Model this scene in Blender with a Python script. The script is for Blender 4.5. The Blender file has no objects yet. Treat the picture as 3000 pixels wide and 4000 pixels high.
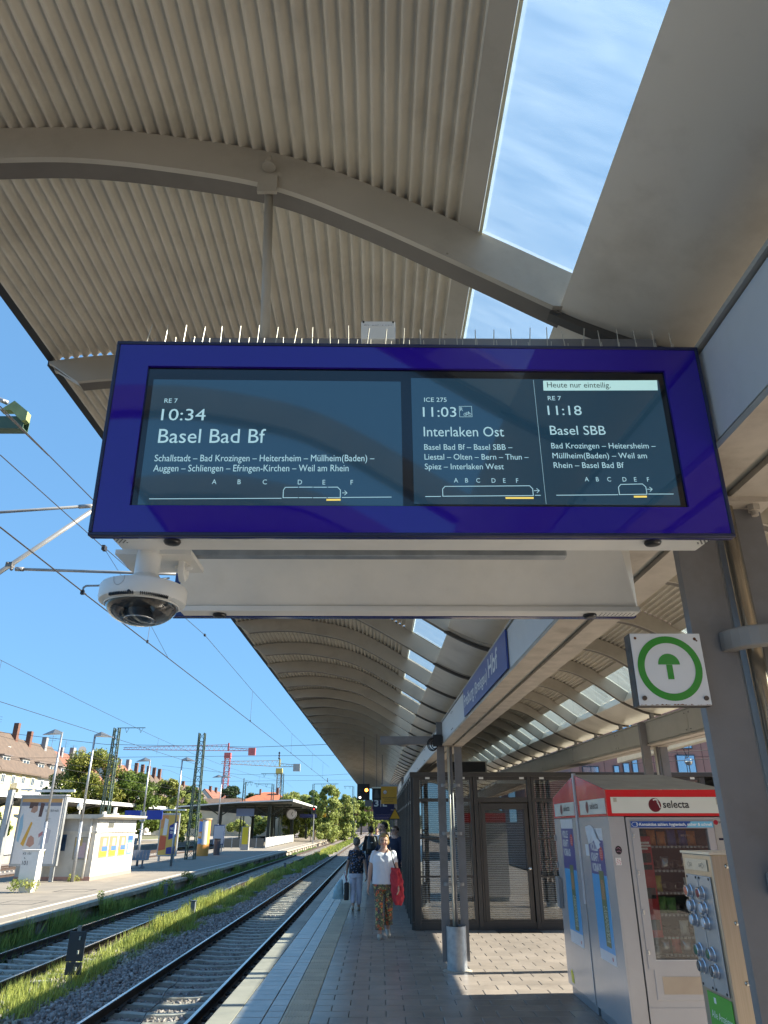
import bpy, bmesh, math, random
import numpy as np
from mathutils import Vector, Matrix, Quaternion
random.seed(7)
R = math.radians
scene = bpy.context.scene
COL = scene.collection

# ---------------------------------------------------------------- camera
cam_d = bpy.data.cameras.new('camera')
cam = bpy.data.objects.new('camera', cam_d)
COL.objects.link(cam)
cam.location = (0, 0, 1.75)
cam.rotation_euler = (R(90 + 23.9), 0, R(-0.38))
cam_d.sensor_fit = 'VERTICAL'
cam_d.sensor_height = 36.0
cam_d.sensor_width = 27.0
cam_d.lens = 36.0 * 2773 / 4000
cam_d.clip_start = 0.05
cam_d.clip_end = 3000
scene.camera = cam

# ---------------------------------------------------------------- sky, sun, exposure
SUN_EL, SUN_AZ = R(34.5), R(5.0)            # azimuth measured from +X towards +Y
sun_dir = Vector((math.cos(SUN_AZ) * math.cos(SUN_EL), math.sin(SUN_AZ) * math.cos(SUN_EL), math.sin(SUN_EL)))
world = bpy.data.worlds.new('World')
scene.world = world
world.use_nodes = True
wn = world.node_tree
sky = wn.nodes.new('ShaderNodeTexSky')
sky.sky_type = 'NISHITA'
sky.sun_disc = False
sky.sun_elevation = SUN_EL
sky.sun_rotation = R(90) - SUN_AZ
sky.air_density = 1.0
sky.dust_density = 0.0
sky.ozone_density = 3.0
bg = wn.nodes['Background']
bg.inputs['Strength'].default_value = 0.15
gm_ = wn.nodes.new('ShaderNodeGamma'); gm_.inputs['Gamma'].default_value = 0.32
tn_ = wn.nodes.new('ShaderNodeMix'); tn_.data_type = 'RGBA'; tn_.blend_type = 'MULTIPLY'
tn_.inputs['Factor'].default_value = 1.0; tn_.inputs['B'].default_value = (0.40, 0.77, 1.18, 1)
wn.links.new(sky.outputs[0], gm_.inputs['Color']); wn.links.new(gm_.outputs[0], tn_.inputs['A']); wn.links.new(tn_.outputs['Result'], bg.inputs['Color'])
sun_l = bpy.data.lights.new('sun', 'SUN')
sun_l.energy = 4.6
sun_l.angle = R(0.53)
sun_l.color = (1.0, 0.90, 0.74)
sun = bpy.data.objects.new('sun', sun_l)
COL.objects.link(sun)
sun.location = (30, 5, 40)
sun.rotation_euler = sun_dir.to_track_quat('Z', 'Y').to_euler()
scene.view_settings.view_transform = 'Standard'
scene.view_settings.look = 'None'
scene.view_settings.gamma = 1
scene.view_settings.exposure = 1.8
scene.view_settings.use_curve_mapping = False
scene.cycles.max_bounces = 8
scene.cycles.diffuse_bounces = 5
scene.cycles.transparent_max_bounces = 12

# ---------------------------------------------------------------- materials
MATS = {}
def mat(name, c, c2=None, scale=8.0, rough=0.6, metal=0.0, bump=0.0, bscale=60.0, coat=0.0, spec=0.5,
        island=0.0, rvar=0.0, emit=None, estr=0.0, stain=None, sscale=1.2, samt=0.5, trans=0.0, aniso=None, wc=False, spots=None):
    """procedural principled material: two-tone noise colour, optional large stains, bump, per-piece variation"""
    if name in MATS: return MATS[name]
    m = bpy.data.materials.new(name); m.use_nodes = True
    nt = m.node_tree; N = nt.nodes; L = nt.links
    b = N['Principled BSDF']
    b.inputs['Roughness'].default_value = rough
    b.inputs['Metallic'].default_value = metal
    b.inputs['Specular IOR Level'].default_value = spec
    b.inputs['Coat Weight'].default_value = coat
    b.inputs['Coat Roughness'].default_value = 0.03
    if trans:
        b.inputs['Transmission Weight'].default_value = trans
    if emit:
        b.inputs['Emission Color'].default_value = (*emit, 1); b.inputs['Emission Strength'].default_value = estr
    tc = N.new('ShaderNodeTexCoord'); mp = N.new('ShaderNodeMapping')
    L.new(N.new('ShaderNodeNewGeometry').outputs['Position'] if wc else tc.outputs['Object'], mp.inputs['Vector'])
    if aniso: mp.inputs['Scale'].default_value = aniso
    col = None
    if c2 is None:
        c2 = tuple(v * 0.86 for v in c)
    nz = N.new('ShaderNodeTexNoise'); nz.inputs['Scale'].default_value = scale; nz.inputs['Detail'].default_value = 5
    L.new(mp.outputs[0], nz.inputs['Vector'])
    cr = N.new('ShaderNodeValToRGB'); cr.color_ramp.elements[0].position = 0.32; cr.color_ramp.elements[1].position = 0.68
    cr.color_ramp.elements[0].color = (*c2, 1); cr.color_ramp.elements[1].color = (*c, 1)
    L.new(nz.outputs['Fac'], cr.inputs['Fac']); col = cr.outputs['Color']
    if stain:
        n2 = N.new('ShaderNodeTexNoise'); n2.inputs['Scale'].default_value = sscale; n2.inputs['Detail'].default_value = 8; n2.inputs['Roughness'].default_value = 0.65
        L.new(mp.outputs[0], n2.inputs['Vector'])
        r2 = N.new('ShaderNodeValToRGB'); r2.color_ramp.elements[0].position = 0.5; r2.color_ramp.elements[1].position = 0.72
        r2.color_ramp.elements[0].color = (0, 0, 0, 1); r2.color_ramp.elements[1].color = (samt, samt, samt, 1)
        L.new(n2.outputs['Fac'], r2.inputs['Fac'])
        mx = N.new('ShaderNodeMix'); mx.data_type = 'RGBA'
        L.new(r2.outputs['Color'], mx.inputs['Factor']); L.new(col, mx.inputs['A']); mx.inputs['B'].default_value = (*stain, 1)
        col = mx.outputs['Result']
    for (sc_, thr, sc2, pres, colr) in (spots or ()):      # small scattered marks: droppings, gum, rust
        v = N.new('ShaderNodeTexVoronoi'); v.inputs['Scale'].default_value = sc_; L.new(mp.outputs[0], v.inputs['Vector'])
        n4 = N.new('ShaderNodeTexNoise'); n4.inputs['Scale'].default_value = sc2; L.new(mp.outputs[0], n4.inputs['Vector'])
        ad = N.new('ShaderNodeMath'); ad.operation = 'MULTIPLY_ADD'; ad.inputs[1].default_value = pres; ad.inputs[2].default_value = thr - pres * .5; L.new(n4.outputs['Fac'], ad.inputs[0])
        lt = N.new('ShaderNodeMath'); lt.operation = 'LESS_THAN'; L.new(v.outputs['Distance'], lt.inputs[0]); L.new(ad.outputs[0], lt.inputs[1])
        fm = N.new('ShaderNodeMath'); fm.operation = 'MULTIPLY'; fm.inputs[1].default_value = .75; L.new(lt.outputs[0], fm.inputs[0])
        mx = N.new('ShaderNodeMix'); mx.data_type = 'RGBA'; L.new(fm.outputs[0], mx.inputs['Factor']); L.new(col, mx.inputs['A']); mx.inputs['B'].default_value = (*colr, 1); col = mx.outputs['Result']
    if island or rvar:
        src = N.new('ShaderNodeNewGeometry').outputs['Random Per Island'] if island else N.new('ShaderNodeObjectInfo').outputs['Random']
        amt = island or rvar
        mr = N.new('ShaderNodeMapRange'); mr.inputs['To Min'].default_value = 1 - amt; mr.inputs['To Max'].default_value = 1 + amt
        L.new(src, mr.inputs['Value'])
        hv = N.new('ShaderNodeHueSaturation'); L.new(mr.outputs[0], hv.inputs['Value']); L.new(col, hv.inputs['Color'])
        col = hv.outputs['Color']
    L.new(col, b.inputs['Base Color'])
    if bump:
        n3 = N.new('ShaderNodeTexNoise'); n3.inputs['Scale'].default_value = bscale; n3.inputs['Detail'].default_value = 4
        L.new(mp.outputs[0], n3.inputs['Vector'])
        bp = N.new('ShaderNodeBump'); bp.inputs['Strength'].default_value = bump; bp.inputs['Distance'].default_value = 0.01
        L.new(n3.outputs['Fac'], bp.inputs['Height']); L.new(bp.outputs[0], b.inputs['Normal'])
    MATS[name] = m
    return m

def glass_mat(name, tint, refl=0.12, rough=0.02, milk=0.0, milkc=(0.8, 0.85, 0.85)):
    """thin pane: tinted transparency + mirror reflection by Fresnel, optional milky dirt"""
    m = bpy.data.materials.new(name); m.use_nodes = True
    nt = m.node_tree; N = nt.nodes; L = nt.links; N.clear()
    out = N.new('ShaderNodeOutputMaterial')
    tr = N.new('ShaderNodeBsdfTransparent'); tr.inputs[0].default_value = (*tint, 1)
    gl = N.new('ShaderNodeBsdfGlossy'); gl.inputs['Roughness'].default_value = rough; gl.inputs[0].default_value = (0.95, 0.95, 0.95, 1)
    lw = N.new('ShaderNodeLayerWeight'); lw.inputs[0].default_value = 0.35
    mr = N.new('ShaderNodeMapRange'); mr.inputs['To Min'].default_value = refl; mr.inputs['To Max'].default_value = min(1, refl + 0.6)
    L.new(lw.outputs['Facing'], mr.inputs['Value'])
    mx = N.new('ShaderNodeMixShader'); L.new(mr.outputs[0], mx.inputs[0]); 
    base = tr.outputs[0]
    if milk:
        tl = N.new('ShaderNodeBsdfTranslucent'); tl.inputs[0].default_value = (*milkc, 1)
        df = N.new('ShaderNodeBsdfDiffuse'); df.inputs[0].default_value = (*milkc, 1)
        m0 = N.new('ShaderNodeMixShader'); m0.inputs[0].default_value = 0.25
        L.new(tl.outputs[0], m0.inputs[1]); L.new(df.outputs[0], m0.inputs[2])
        nz = N.new('ShaderNodeTexNoise'); nz.inputs['Scale'].default_value = 3; nz.inputs['Detail'].default_value = 8
        tc = N.new('ShaderNodeTexCoord'); mp = N.new('ShaderNodeMapping'); mp.inputs['Scale'].default_value = (1, 5, 1)
        L.new(tc.outputs['Object'], mp.inputs[0]); L.new(mp.outputs[0], nz.inputs['Vector'])
        r = N.new('ShaderNodeMapRange'); r.inputs['From Min'].default_value = 0.3; r.inputs['From Max'].default_value = 0.8
        r.inputs['To Min'].default_value = milk * 0.6; r.inputs['To Max'].default_value = min(1, milk * 1.3)
        L.new(nz.outputs['Fac'], r.inputs['Value'])
        m1 = N.new('ShaderNodeMixShader'); L.new(r.outputs[0], m1.inputs[0]); L.new(base, m1.inputs[1]); L.new(m0.outputs[0], m1.inputs[2])
        base = m1.outputs[0]
    L.new(base, mx.inputs[1]); L.new(gl.outputs[0], mx.inputs[2]); L.new(mx.outputs[0], out.inputs[0])
    MATS[name] = m
    return m

beige = mat('beige_canopy_paint', (0.44, 0.395, 0.33), (0.39, 0.35, 0.29), 3, 0.45, 0, 0.03, 200, stain=(0.2, 0.17, 0.13), sscale=2.5, samt=0.35, wc=True, spots=[(5, .02, 1.5, .18, (.2, .17, .13))])
sheetm = mat('corrugated_sheet_paint', (0.64, 0.58, 0.48), (0.57, 0.515, 0.425), 4, 0.22, 0.0, 0.02, 150, stain=(0.22, 0.17, 0.12), sscale=3, samt=0.3, wc=True, spots=[(11, -.06, 1.3, .45, (.13, .08, .045)), (19, -.08, 2.1, .4, (.5, .46, .4))])
troughm = mat('smooth_sheet_paint', (0.74, 0.68, 0.58), (0.68, 0.62, 0.53), 1.5, 0.3, 0.0, 0.015, 60, stain=(0.34, 0.29, 0.22), sscale=2.2, samt=0.4, wc=True, spots=[(9, -.05, 1.7, .34, (.25, .19, .13))])
steelp = mat('grey_steel_paint', (0.21, 0.205, 0.21), (0.18, 0.175, 0.18), 6, 0.42, 0.1, 0.04, 120, stain=(0.12, 0.105, 0.095), sscale=4, samt=0.5, wc=True, spots=[(14, -.03, 2, .25, (.09, .07, .06))])
steelw = mat('light_grey_panel', (0.62, 0.62, 0.62), (0.57, 0.57, 0.57), 3, 0.4, 0, 0.02, 100, stain=(0.33, 0.32, 0.3), sscale=3, samt=0.25)
greyb = mat('grey_beam_panel', (0.40, 0.395, 0.35), (0.35, 0.345, 0.305), 4, 0.45, 0, 0.03, 90, stain=(0.2, 0.19, 0.16), sscale=4, samt=0.3)
brownb = mat('dusty_beam_soffit', (0.47, 0.41, 0.34), (0.38, 0.33, 0.27), 9, 0.6, 0, 0.08, 120, stain=(0.2, 0.16, 0.13), sscale=5, samt=0.5, wc=True, spots=[(22, -.05, 3, .4, (.6, .56, .5))])
darkm = mat('dark_rubber', (0.02, 0.02, 0.022), None, 10, 0.5)
blackp = mat('black_plastic', (0.012, 0.012, 0.014), None, 10, 0.35)
galv = mat('galvanised_steel', (0.42, 0.44, 0.46), (0.30, 0.32, 0.34), 14, 0.42, 0.7, 0.03, 60)
inox = mat('brushed_stainless', (0.50, 0.44, 0.36), (0.44, 0.38, 0.30), 3, 0.30, 0.9, 0.03, 40, aniso=(60, 60, 1.5))
pipem = mat('bronze_pipe', (0.62, 0.56, 0.46), (0.52, 0.44, 0.34), 4, 0.18, 0.85)
white = mat('white_paint', (0.80, 0.77, 0.71), (0.68, 0.67, 0.64), 3, 0.4, 0, 0.015, 90, stain=(0.5, 0.46, 0.38), sscale=5, samt=0.18)
whitep = mat('white_plastic', (0.76, 0.76, 0.74), (0.72, 0.72, 0.69), 5, 0.35, 0, 0.02, 160)
blue = mat('dark_blue_enamel', (0.012, 0.014, 0.12), (0.010, 0.012, 0.105), 3, 0.16, 0, coat=0.3)
rust = mat('rust', (0.18, 0.07, 0.025), (0.08, 0.03, 0.015), 40, 0.9, 0, 0.3, 100)

# ---------------------------------------------------------------- mesh helpers
class MB:
    """collects shapes in world coordinates; build() makes ONE mesh object, stored relative to its parent"""
    def __init__(s): s.v = []; s.f = []
    def add(s, vs, fs):
        o = len(s.v); s.v += [tuple(p) for p in vs]; s.f += [tuple(i + o for i in f) for f in fs]; return s
    def box(s, x0, x1, y0, y1, z0, z1, shear=0.0):
        vs = [(x, y, z + shear * y) for z in (z0, z1) for y in (y0, y1) for x in (x0, x1)]
        return s.add(vs, [(0, 2, 3, 1), (4, 5, 7, 6), (0, 1, 5, 4), (2, 6, 7, 3), (0, 4, 6, 2), (1, 3, 7, 5)])
    def obox(s, c, u, v, w):
        """box from centre and three half-axis vectors"""
        c, u, v, w = map(Vector, (c, u, v, w))
        vs = [c + a * u + b * v + d * w for d in (-1, 1) for b in (-1, 1) for a in (-1, 1)]
        return s.add(vs, [(0, 2, 3, 1), (4, 5, 7, 6), (0, 1, 5, 4), (2, 6, 7, 3), (0, 4, 6, 2), (1, 3, 7, 5)])
    def beam(s, p0, p1, w, h, up=(0, 0, 1)):
        p0, p1 = Vector(p0), Vector(p1); d = p1 - p0
        u = d.normalized(); up = Vector(up)
        if abs(u.dot(up)) > 0.98: up = Vector((0, 1, 0))
        r = u.cross(up).normalized(); t = r.cross(u)
        return s.obox((p0 + p1) / 2, d / 2, r * w / 2, t * h / 2)
    def quad(s, a, b, c, d): return s.add([a, b, c, d], [(0, 1, 2, 3)])
    def cyl(s, p0, p1, r, n=12, r2=None, caps=True):
        p0, p1 = Vector(p0), Vector(p1); r2 = r if r2 is None else r2
        d = (p1 - p0).normalized(); a = d.cross(Vector((0, 0, 1)))
        if a.length < 1e-3: a = d.cross(Vector((0, 1, 0)))
        a.normalize(); b = d.cross(a)
        vs = []
        for p, q in ((p0, r), (p1, r2)):
            for i in range(n):
                t = 2 * math.pi * i / n
                vs.append(p + a * math.cos(t) * q + b * math.sin(t) * q)
        fs = [(i, (i + 1) % n, n + (i + 1) % n, n + i) for i in range(n)]
        if caps: fs += [tuple(range(n - 1, -1, -1)), tuple(range(n, 2 * n))]
        return s.add(vs, fs)
    def tube(s, pts, r, n=8):
        for i in range(len(pts) - 1): s.cyl(pts[i], pts[i + 1], r, n, caps=(i in (0, len(pts) - 2)))
        return s
    def lathe(s, c, prof, n=32, axis=(0, 0, 1), arc=(0, 2 * math.pi), closed=True):
        """prof = [(radius, height)]"""
        c = Vector(c); ax = Vector(axis).normalized(); a = ax.cross(Vector((0, 0, 1)))
        if a.length < 1e-3: a = Vector((1, 0, 0))
        a.normalize(); b = ax.cross(a); full = abs(arc[1] - arc[0] - 2 * math.pi) < 1e-6
        m = n if full else n + 1
        vs = []
        for r, h in prof:
            for i in range(m):
                t = arc[0] + (arc[1] - arc[0]) * i / n
                vs.append(c + ax * h + a * math.cos(t) * r + b * math.sin(t) * r)
        fs = []
        for j in range(len(prof) - 1):
            for i in range(n):
                k = (i + 1) % m
                fs.append((j * m + i, j * m + k, (j + 1) * m + k, (j + 1) * m + i))
        if closed and full:
            if prof[0][0] > 1e-4: fs.append(tuple(range(m - 1, -1, -1)))
            if prof[-1][0] > 1e-4: fs.append(tuple((len(prof) - 1) * m + i for i in range(m)))
        return s.add(vs, fs)
    def prism(s, poly, a0, a1, axis='y'):
        """extrude 2-D polygon along an axis; poly given in the two other axes (x,z)/(y,z)/(x,y)"""
        n = len(poly)
        def P(p, t):
            return {'y': (p[0], t, p[1]), 'x': (t, p[0], p[1]), 'z': (p[0], p[1], t)}[axis]
        vs = [P(p, a0) for p in poly] + [P(p, a1) for p in poly]
        fs = [(i, (i + 1) % n, n + (i + 1) % n, n + i) for i in range(n)] + [tuple(range(n - 1, -1, -1)), tuple(range(n, 2 * n))]
        return s.add(vs, fs)
    def ball(s, c, r, n=12, m=8, sc=(1, 1, 1)):
        c = Vector(c); vs = [c + Vector((0, 0, -r * sc[2]))]
        for j in range(1, m):
            ph = -math.pi / 2 + math.pi * j / m
            for i in range(n):
                t = 2 * math.pi * i / n
                vs.append(c + Vector((r * sc[0] * math.cos(ph) * math.cos(t), r * sc[1] * math.cos(ph) * math.sin(t), r * sc[2] * math.sin(ph))))
        vs.append(c + Vector((0, 0, r * sc[2])))
        fs = [(0, 1 + (i + 1) % n, 1 + i) for i in range(n)]
        for j in range(m - 2):
            for i in range(n):
                fs.append((1 + j * n + i, 1 + j * n + (i + 1) % n, 1 + (j + 1) * n + (i + 1) % n, 1 + (j + 1) * n + i))
        e = len(vs) - 1
        fs += [(e, 1 + (m - 2) * n + i, 1 + (m - 2) * n + (i + 1) % n) for i in range(n)]
        return s.add(vs, fs)
    def mesh(s, name, off=(0, 0, 0), smooth=False, fix=True):
        me = bpy.data.meshes.new(name)
        ox, oy, oz = off
        me.from_pydata([(x - ox, y - oy, z - oz) for x, y, z in s.v], [], s.f)
        if fix:
            bm = bmesh.new(); bm.from_mesh(me); bmesh.ops.recalc_face_normals(bm, faces=bm.faces); bm.to_mesh(me); bm.free()
        if smooth:
            for p in me.polygons: p.use_smooth = True
        me.update()
        return me
    def build(s, name, m, parent=None, smooth=False, bevel=0, label=None, kind=None, cat=None, group=None, auto=False):
        off = wloc(parent) if parent else (0, 0, 0)
        me = s.mesh(name, off, smooth or auto)
        me.materials.append(m)
        o = bpy.data.objects.new(name, me); COL.objects.link(o)
        if parent: o.parent = parent
        if auto:
            try: me.set_sharp_from_angle(angle=R(35))
            except Exception: pass
        if bevel:
            b = o.modifiers.new('bevel', 'BEVEL'); b.width = bevel; b.segments = 2; b.limit_method = 'ANGLE'; b.angle_limit = R(40)
        tag(o, label, cat, group, kind)
        return o
def wloc(o):
    v = Vector((0, 0, 0))
    while o: v += Vector(o.location); o = o.parent
    return tuple(v)
def tag(o, label=None, cat=None, group=None, kind=None):
    if label: o['label'] = label
    if cat: o['category'] = cat
    if group: o['group'] = group
    if kind: o['kind'] = kind
    return o
def thing(name, label, cat, loc=(0, 0, 0), group=None):
    o = bpy.data.objects.new(name, None); COL.objects.link(o)
    o.location = loc; o.empty_display_size = 0.2
    return tag(o, label, cat, group)
def dup(o, loc=None, parent=None, deep=True, rz=None, label=None):
    c = o.copy(); COL.objects.link(c)
    if parent is not None: c.parent = parent
    if loc is not None: c.location = loc
    if rz is not None: c.rotation_euler = (0, 0, rz)
    if label: c['label'] = label
    if deep:
        for ch in list(KIDS.get(o.name, o.children)): dup(ch, None, c)
    return c
KIDS = {}
_tc = {}
def textmesh(s):
    if s in _tc: return _tc[s]
    cu = bpy.data.curves.new('t', 'FONT'); cu.body = s; cu.size = 1.0; cu.resolution_u = 3
    ob = bpy.data.objects.new('t', cu); COL.objects.link(ob)
    dg = bpy.context.evaluated_depsgraph_get()
    me = bpy.data.meshes.new_from_object(ob.evaluated_get(dg))
    vs = [tuple(v.co) for v in me.vertices]; fs = [tuple(p.vertices) for p in me.polygons]
    bpy.data.objects.remove(ob); bpy.data.curves.remove(cu); bpy.data.meshes.remove(me)
    xs = [v[0] for v in vs]
    _tc[s] = (vs, fs, min(xs), max(xs))
    return _tc[s]
CAP = 0.72
def text(mb, s, org, U, V, cap, width=None, W=None, bold=0):
    """flat lettering: org = left end of baseline, U/V unit vectors, cap = capital height"""
    vs, fs, x0, x1 = textmesh(s)
    k = cap / CAP; kx = (width / (x1 - x0)) if width else k * 0.9
    org, U, V = Vector(org), Vector(U), Vector(V)
    for i, (a, b) in enumerate(((0, 0), (1, 0), (0, 1), (1, 1), (.5, .5)) if bold else ((0, 0),)):
        n_ = U.cross(V).normalized() * (.00004 * i)
        mb.add([org + U * ((x - x0) * kx + a * bold * cap) + V * (y * k + b * bold * cap) + n_ for x, y, z in vs], fs)
    return mb
def stroke(mb, pts, w, org, U, V):
    """thin flat line strip in a plane"""
    org, U, V = Vector(org), Vector(U), Vector(V)
    for (a, b), (c, d) in zip(pts[:-1], pts[1:]):
        p, q = Vector((a, b)), Vector((c, d)); t = (q - p)
        if t.length < 1e-6: continue
        t.normalize(); n = Vector((-t.y, t.x)) * w / 2; e = t * w * 0.3
        c4 = [p - e + n, p - e - n, q + e - n, q + e + n]
        mb.add([org + U * k.x + V * k.y for k in c4], [(0, 1, 2, 3)])
    return mb
def flat(mb, pts, org, U, V):
    org, U, V = Vector(org), Vector(U), Vector(V)
    mb.add([org + U * a + V * b for a, b in pts], [tuple(range(len(pts)))])
    return mb
def disc(mb, c, r, org, U, V, n=40, r0=0.0, a0=0, a1=2 * math.pi, sx=1.0):
    org, U, V = Vector(org), Vector(U), Vector(V)
    P = lambda t, q: org + U * (c[0] + q * math.cos(t) * sx) + V * (c[1] + q * math.sin(t))
    ts = [a0 + (a1 - a0) * i / n for i in range(n + 1)]
    if r0 > 0:
        for t0, t1 in zip(ts[:-1], ts[1:]): mb.add([P(t0, r), P(t1, r), P(t1, r0), P(t0, r0)], [(0, 1, 2, 3)])
    else:
        mb.add([P(t, r) for t in (ts[:-1] if abs(a1 - a0 - 2 * math.pi) < 1e-6 else ts)], [tuple(range(n if abs(a1 - a0 - 2 * math.pi) < 1e-6 else n + 1))])
    return mb
def plain(name, c, rough=0.5, metal=0.0, coat=0.0, emit=None, estr=0, spec=0.5):
    return mat(name, c, tuple(v * 0.93 for v in c), 12, rough, metal, 0, 60, coat, spec, emit=emit, estr=estr)
# ================================================================ the setting
gravelg = mat('ballast_bed', (0.28, 0.25, 0.225), (0.14, 0.125, 0.115), 22, 0.95, 0, 0.9, 30, stain=(0.11, 0.085, 0.06), sscale=0.5, samt=0.6)
asph = mat('old_asphalt', (0.25, 0.225, 0.185), (0.20, 0.18, 0.15), 1.5, 0.9, 0, 0.25, 90, stain=(0.19, 0.175, 0.155), sscale=0.7, samt=0.7)
conc = mat('weathered_concrete', (0.36, 0.33, 0.28), (0.25, 0.23, 0.2), 3, 0.85, 0, 0.2, 40, stain=(0.16, 0.14, 0.11), sscale=1.5, samt=0.7)
g = MB().box(-1200, 1200, -300, 1800, -1.5, -0.98); g.build('ground', gravelg, kind='structure')
# land beyond the railway
earth = mat('scrub_land', (0.10, 0.12, 0.05), (0.16, 0.14, 0.09), 0.08, 0.95, 0, 0.3, 3)
MB().box(-1200, -47, -200, 1700, -0.976, -0.5).build('terrain', earth, kind='structure')
street = MB().box(12, 1200, -200, 1700, -0.976, -0.1).build('street', asph, kind='structure')

# own platform: core, with slabs laid on it as parts
core = mat('platform_bedding', (0.11, 0.105, 0.10), None, 10, 0.9)
plat = MB().box(-1.60, 6.4, -14, 170, -0.98, -0.045).build('platform', core, kind='structure')
slabm = mat('grey_concrete_slab', (0.35, 0.32, 0.285), (0.29, 0.268, 0.242), 3, 0.27, 0, 0.10, 140, rvar=0.09, stain=(0.2, 0.185, 0.165), sscale=1.1, samt=0.55, wc=True, spots=[(3.2, .0, .9, .13, (.13, .12, .11)), (7, -.02, 1.5, .12, (.5, .47, .42))])
copm = mat('coping_concrete', (0.40, 0.36, 0.30), (0.33, 0.30, 0.25), 4, 0.6, 0, 0.15, 100, rvar=0.08, stain=(0.2, 0.18, 0.15), sscale=1.5, samt=0.6, wc=True)
tacm = mat('tactile_concrete', (0.62, 0.55, 0.42), (0.55, 0.485, 0.37), 5, 0.6, 0, 0.1, 100, rvar=0.08, stain=(0.34, 0.3, 0.24), sscale=2, samt=0.5, wc=True, spots=[(4, .0, 1, .12, (.2, .18, .15))])
mbw = MB().box(-1.60, -1.56, -14, 170, -0.98, -0.2)
def slab_mesh(w, l, h=0.04, ribs=False):
    e = 0.0035; b = 0.004
    m = MB()
    m.add([(e, e, -h), (w - e, e, -h), (w - e, l - e, -h), (e, l - e, -h),
           (e, e, -b), (w - e, e, -b), (w - e, l - e, -b), (e, l - e, -b),
           (e + b, e + b, 0), (w - e - b, e + b, 0), (w - e - b, l - e - b, 0), (e + b, l - e - b, 0)],
          [(0, 1, 5, 4), (1, 2, 6, 5), (2, 3, 7, 6), (3, 0, 4, 7), (4, 5, 9, 8), (5, 6, 10, 9), (6, 7, 11, 10), (7, 4, 8, 11), (8, 9, 10, 11)])
    if ribs:
        n = 8
        for i in range(n):
            x = e + 0.01 + (w - 2 * e - 0.02) * (i + 0.5) / n
            m.box(x - 0.008, x + 0.008, e + 0.006, l - e - 0.006, 0.0005, 0.005)
    return m
RL = 0.262
cols = {'coping': (-1.69, 0.25, copm, 1.05), 'a': (-1.44, 0.29, slabm, RL), 'b': (-1.15, 0.185, slabm, RL), 't': (-0.965, 0.285, tacm, RL)}
protos = {}
def place_slab(key, w, l, x, y, z, m, name, ribs=False, stuffmb=None, jit=0.0012):
    z = z + random.uniform(-jit, jit)
    if stuffmb is not None:
        s = slab_mesh(w, l, 0.04, False)
        stuffmb.add([(a + x, b + y, c + z) for a, b, c in s.v], s.f); return
    if key not in protos:
        me = slab_mesh(w, l, 0.04, ribs).mesh(name); me.materials.append(m); protos[key] = me
    o = bpy.data.objects.new(name, protos[key]); COL.objects.link(o); o.parent = plat; o.location = (x, y, z)
Y0 = 7.0
far_s, far_c, far_t, near_s = MB(), MB(), MB(), MB()
y = Y0; nslab = 0
for i in range(int((46 - Y0) / 1.05)):
    yy = Y0 + i * 1.05
    place_slab('cop', 0.25, 1.05, -1.69, yy, 0, copm, 'coping_stone', stuffmb=None if yy < 40 else far_c)
rows = int((34 - Y0) / RL)
cand = []
for r in range(rows):
    yy = Y0 + r * RL
    place_slab('tac', 0.285, RL, -0.965, yy, 0.001, tacm, 'tactile_slab', ribs=True, stuffmb=None if yy < 20 else far_t)
    cand.append(('a', 0.29, -1.44, yy)); cand.append(('b', 0.185, -1.15, yy))
    x = -0.68 if r % 2 == 0 else -0.68 - 0.19
    while x < 6.3:
        x0 = max(x, -0.68); w = round(x + 0.38 - x0, 3)
        xe = x0 + w
        if not (yy > 15.3 and x0 > 0.6):
            cand.append(('s%d' % int(w * 1000), w, x0, yy))
        x += 0.38
vis = lambda c: c[3] + 0.0 + abs(c[2]) * 0.6 + (30 if c[2] > 2.3 and c[3] < 9.8 else 0) + (50 if c[3] < 8.0 and c[2] > -0.3 and c[3] < 7.6 else 0)
cand.sort(key=vis)
for i, (k, w, x, yy) in enumerate(cand):
    place_slab(k, w, RL, x, yy, 0, slabm, 'paving_slab', stuffmb=None if i < 298 else near_s)
near_s.build('paving_slabs_beyond', slabm, plat, kind='stuff')
far_t.build('tactile_slabs_beyond', tacm, plat, kind='stuff')
far_c.build('coping_stones_beyond', copm, plat, kind='stuff')
# rest of the surface (behind the camera and far away)
restm = mat('grey_paving_far', (0.35, 0.32, 0.285), (0.29, 0.268, 0.242), 2, 0.3, 0, 0.1, 60)
MB().box(-1.69, 6.4, -14, Y0 - 0.002, -0.04, 0).build('paving_behind', restm, plat)
MB().box(-1.44, 6.4, Y0 + rows * RL + 0.002, 170, -0.04, 0).build('paving_ahead', restm, plat)
MB().box(-1.69, -1.442, 46.9, 170, -0.04, 0).build('coping_ahead', copm, plat)
mbw.build('platform_face', conc, plat)

# opposite platform, lower than ours
P2Z = -0.45
p2 = MB().box(-17.6, -9.25, 3, 190, -0.98, P2Z - 0.10).build('platform', conc, kind='structure')
MB().box(-17.7, -9.42, 3, 190, P2Z - 0.098, P2Z).build('asphalt_surface', asph, p2)
estm = mat('edge_stone', (0.42, 0.37, 0.29), (0.32, 0.28, 0.22), 3, 0.85, 0, 0.2, 50, rvar=0.1)
em = MB().box(-9.418, -9.08, 0.006, 1.394, P2Z - 0.12, P2Z + 0.003).mesh('edge_stone'); em.materials.append(estm)
for i in range(110):
    o = bpy.data.objects.new('edge_stone', em); COL.objects.link(o); o.parent = p2; o.location = (0, 10 + i * 1.4, random.uniform(-.004, .004))
MB().box(-10.08, -9.96, 3, 190, P2Z + 0.001, P2Z + 0.005).build('safety_line', mat('worn_white_line', (0.7, 0.68, 0.62), (0.5, 0.47, 0.42), 20, 0.8), p2)
pf = MB()
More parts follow.
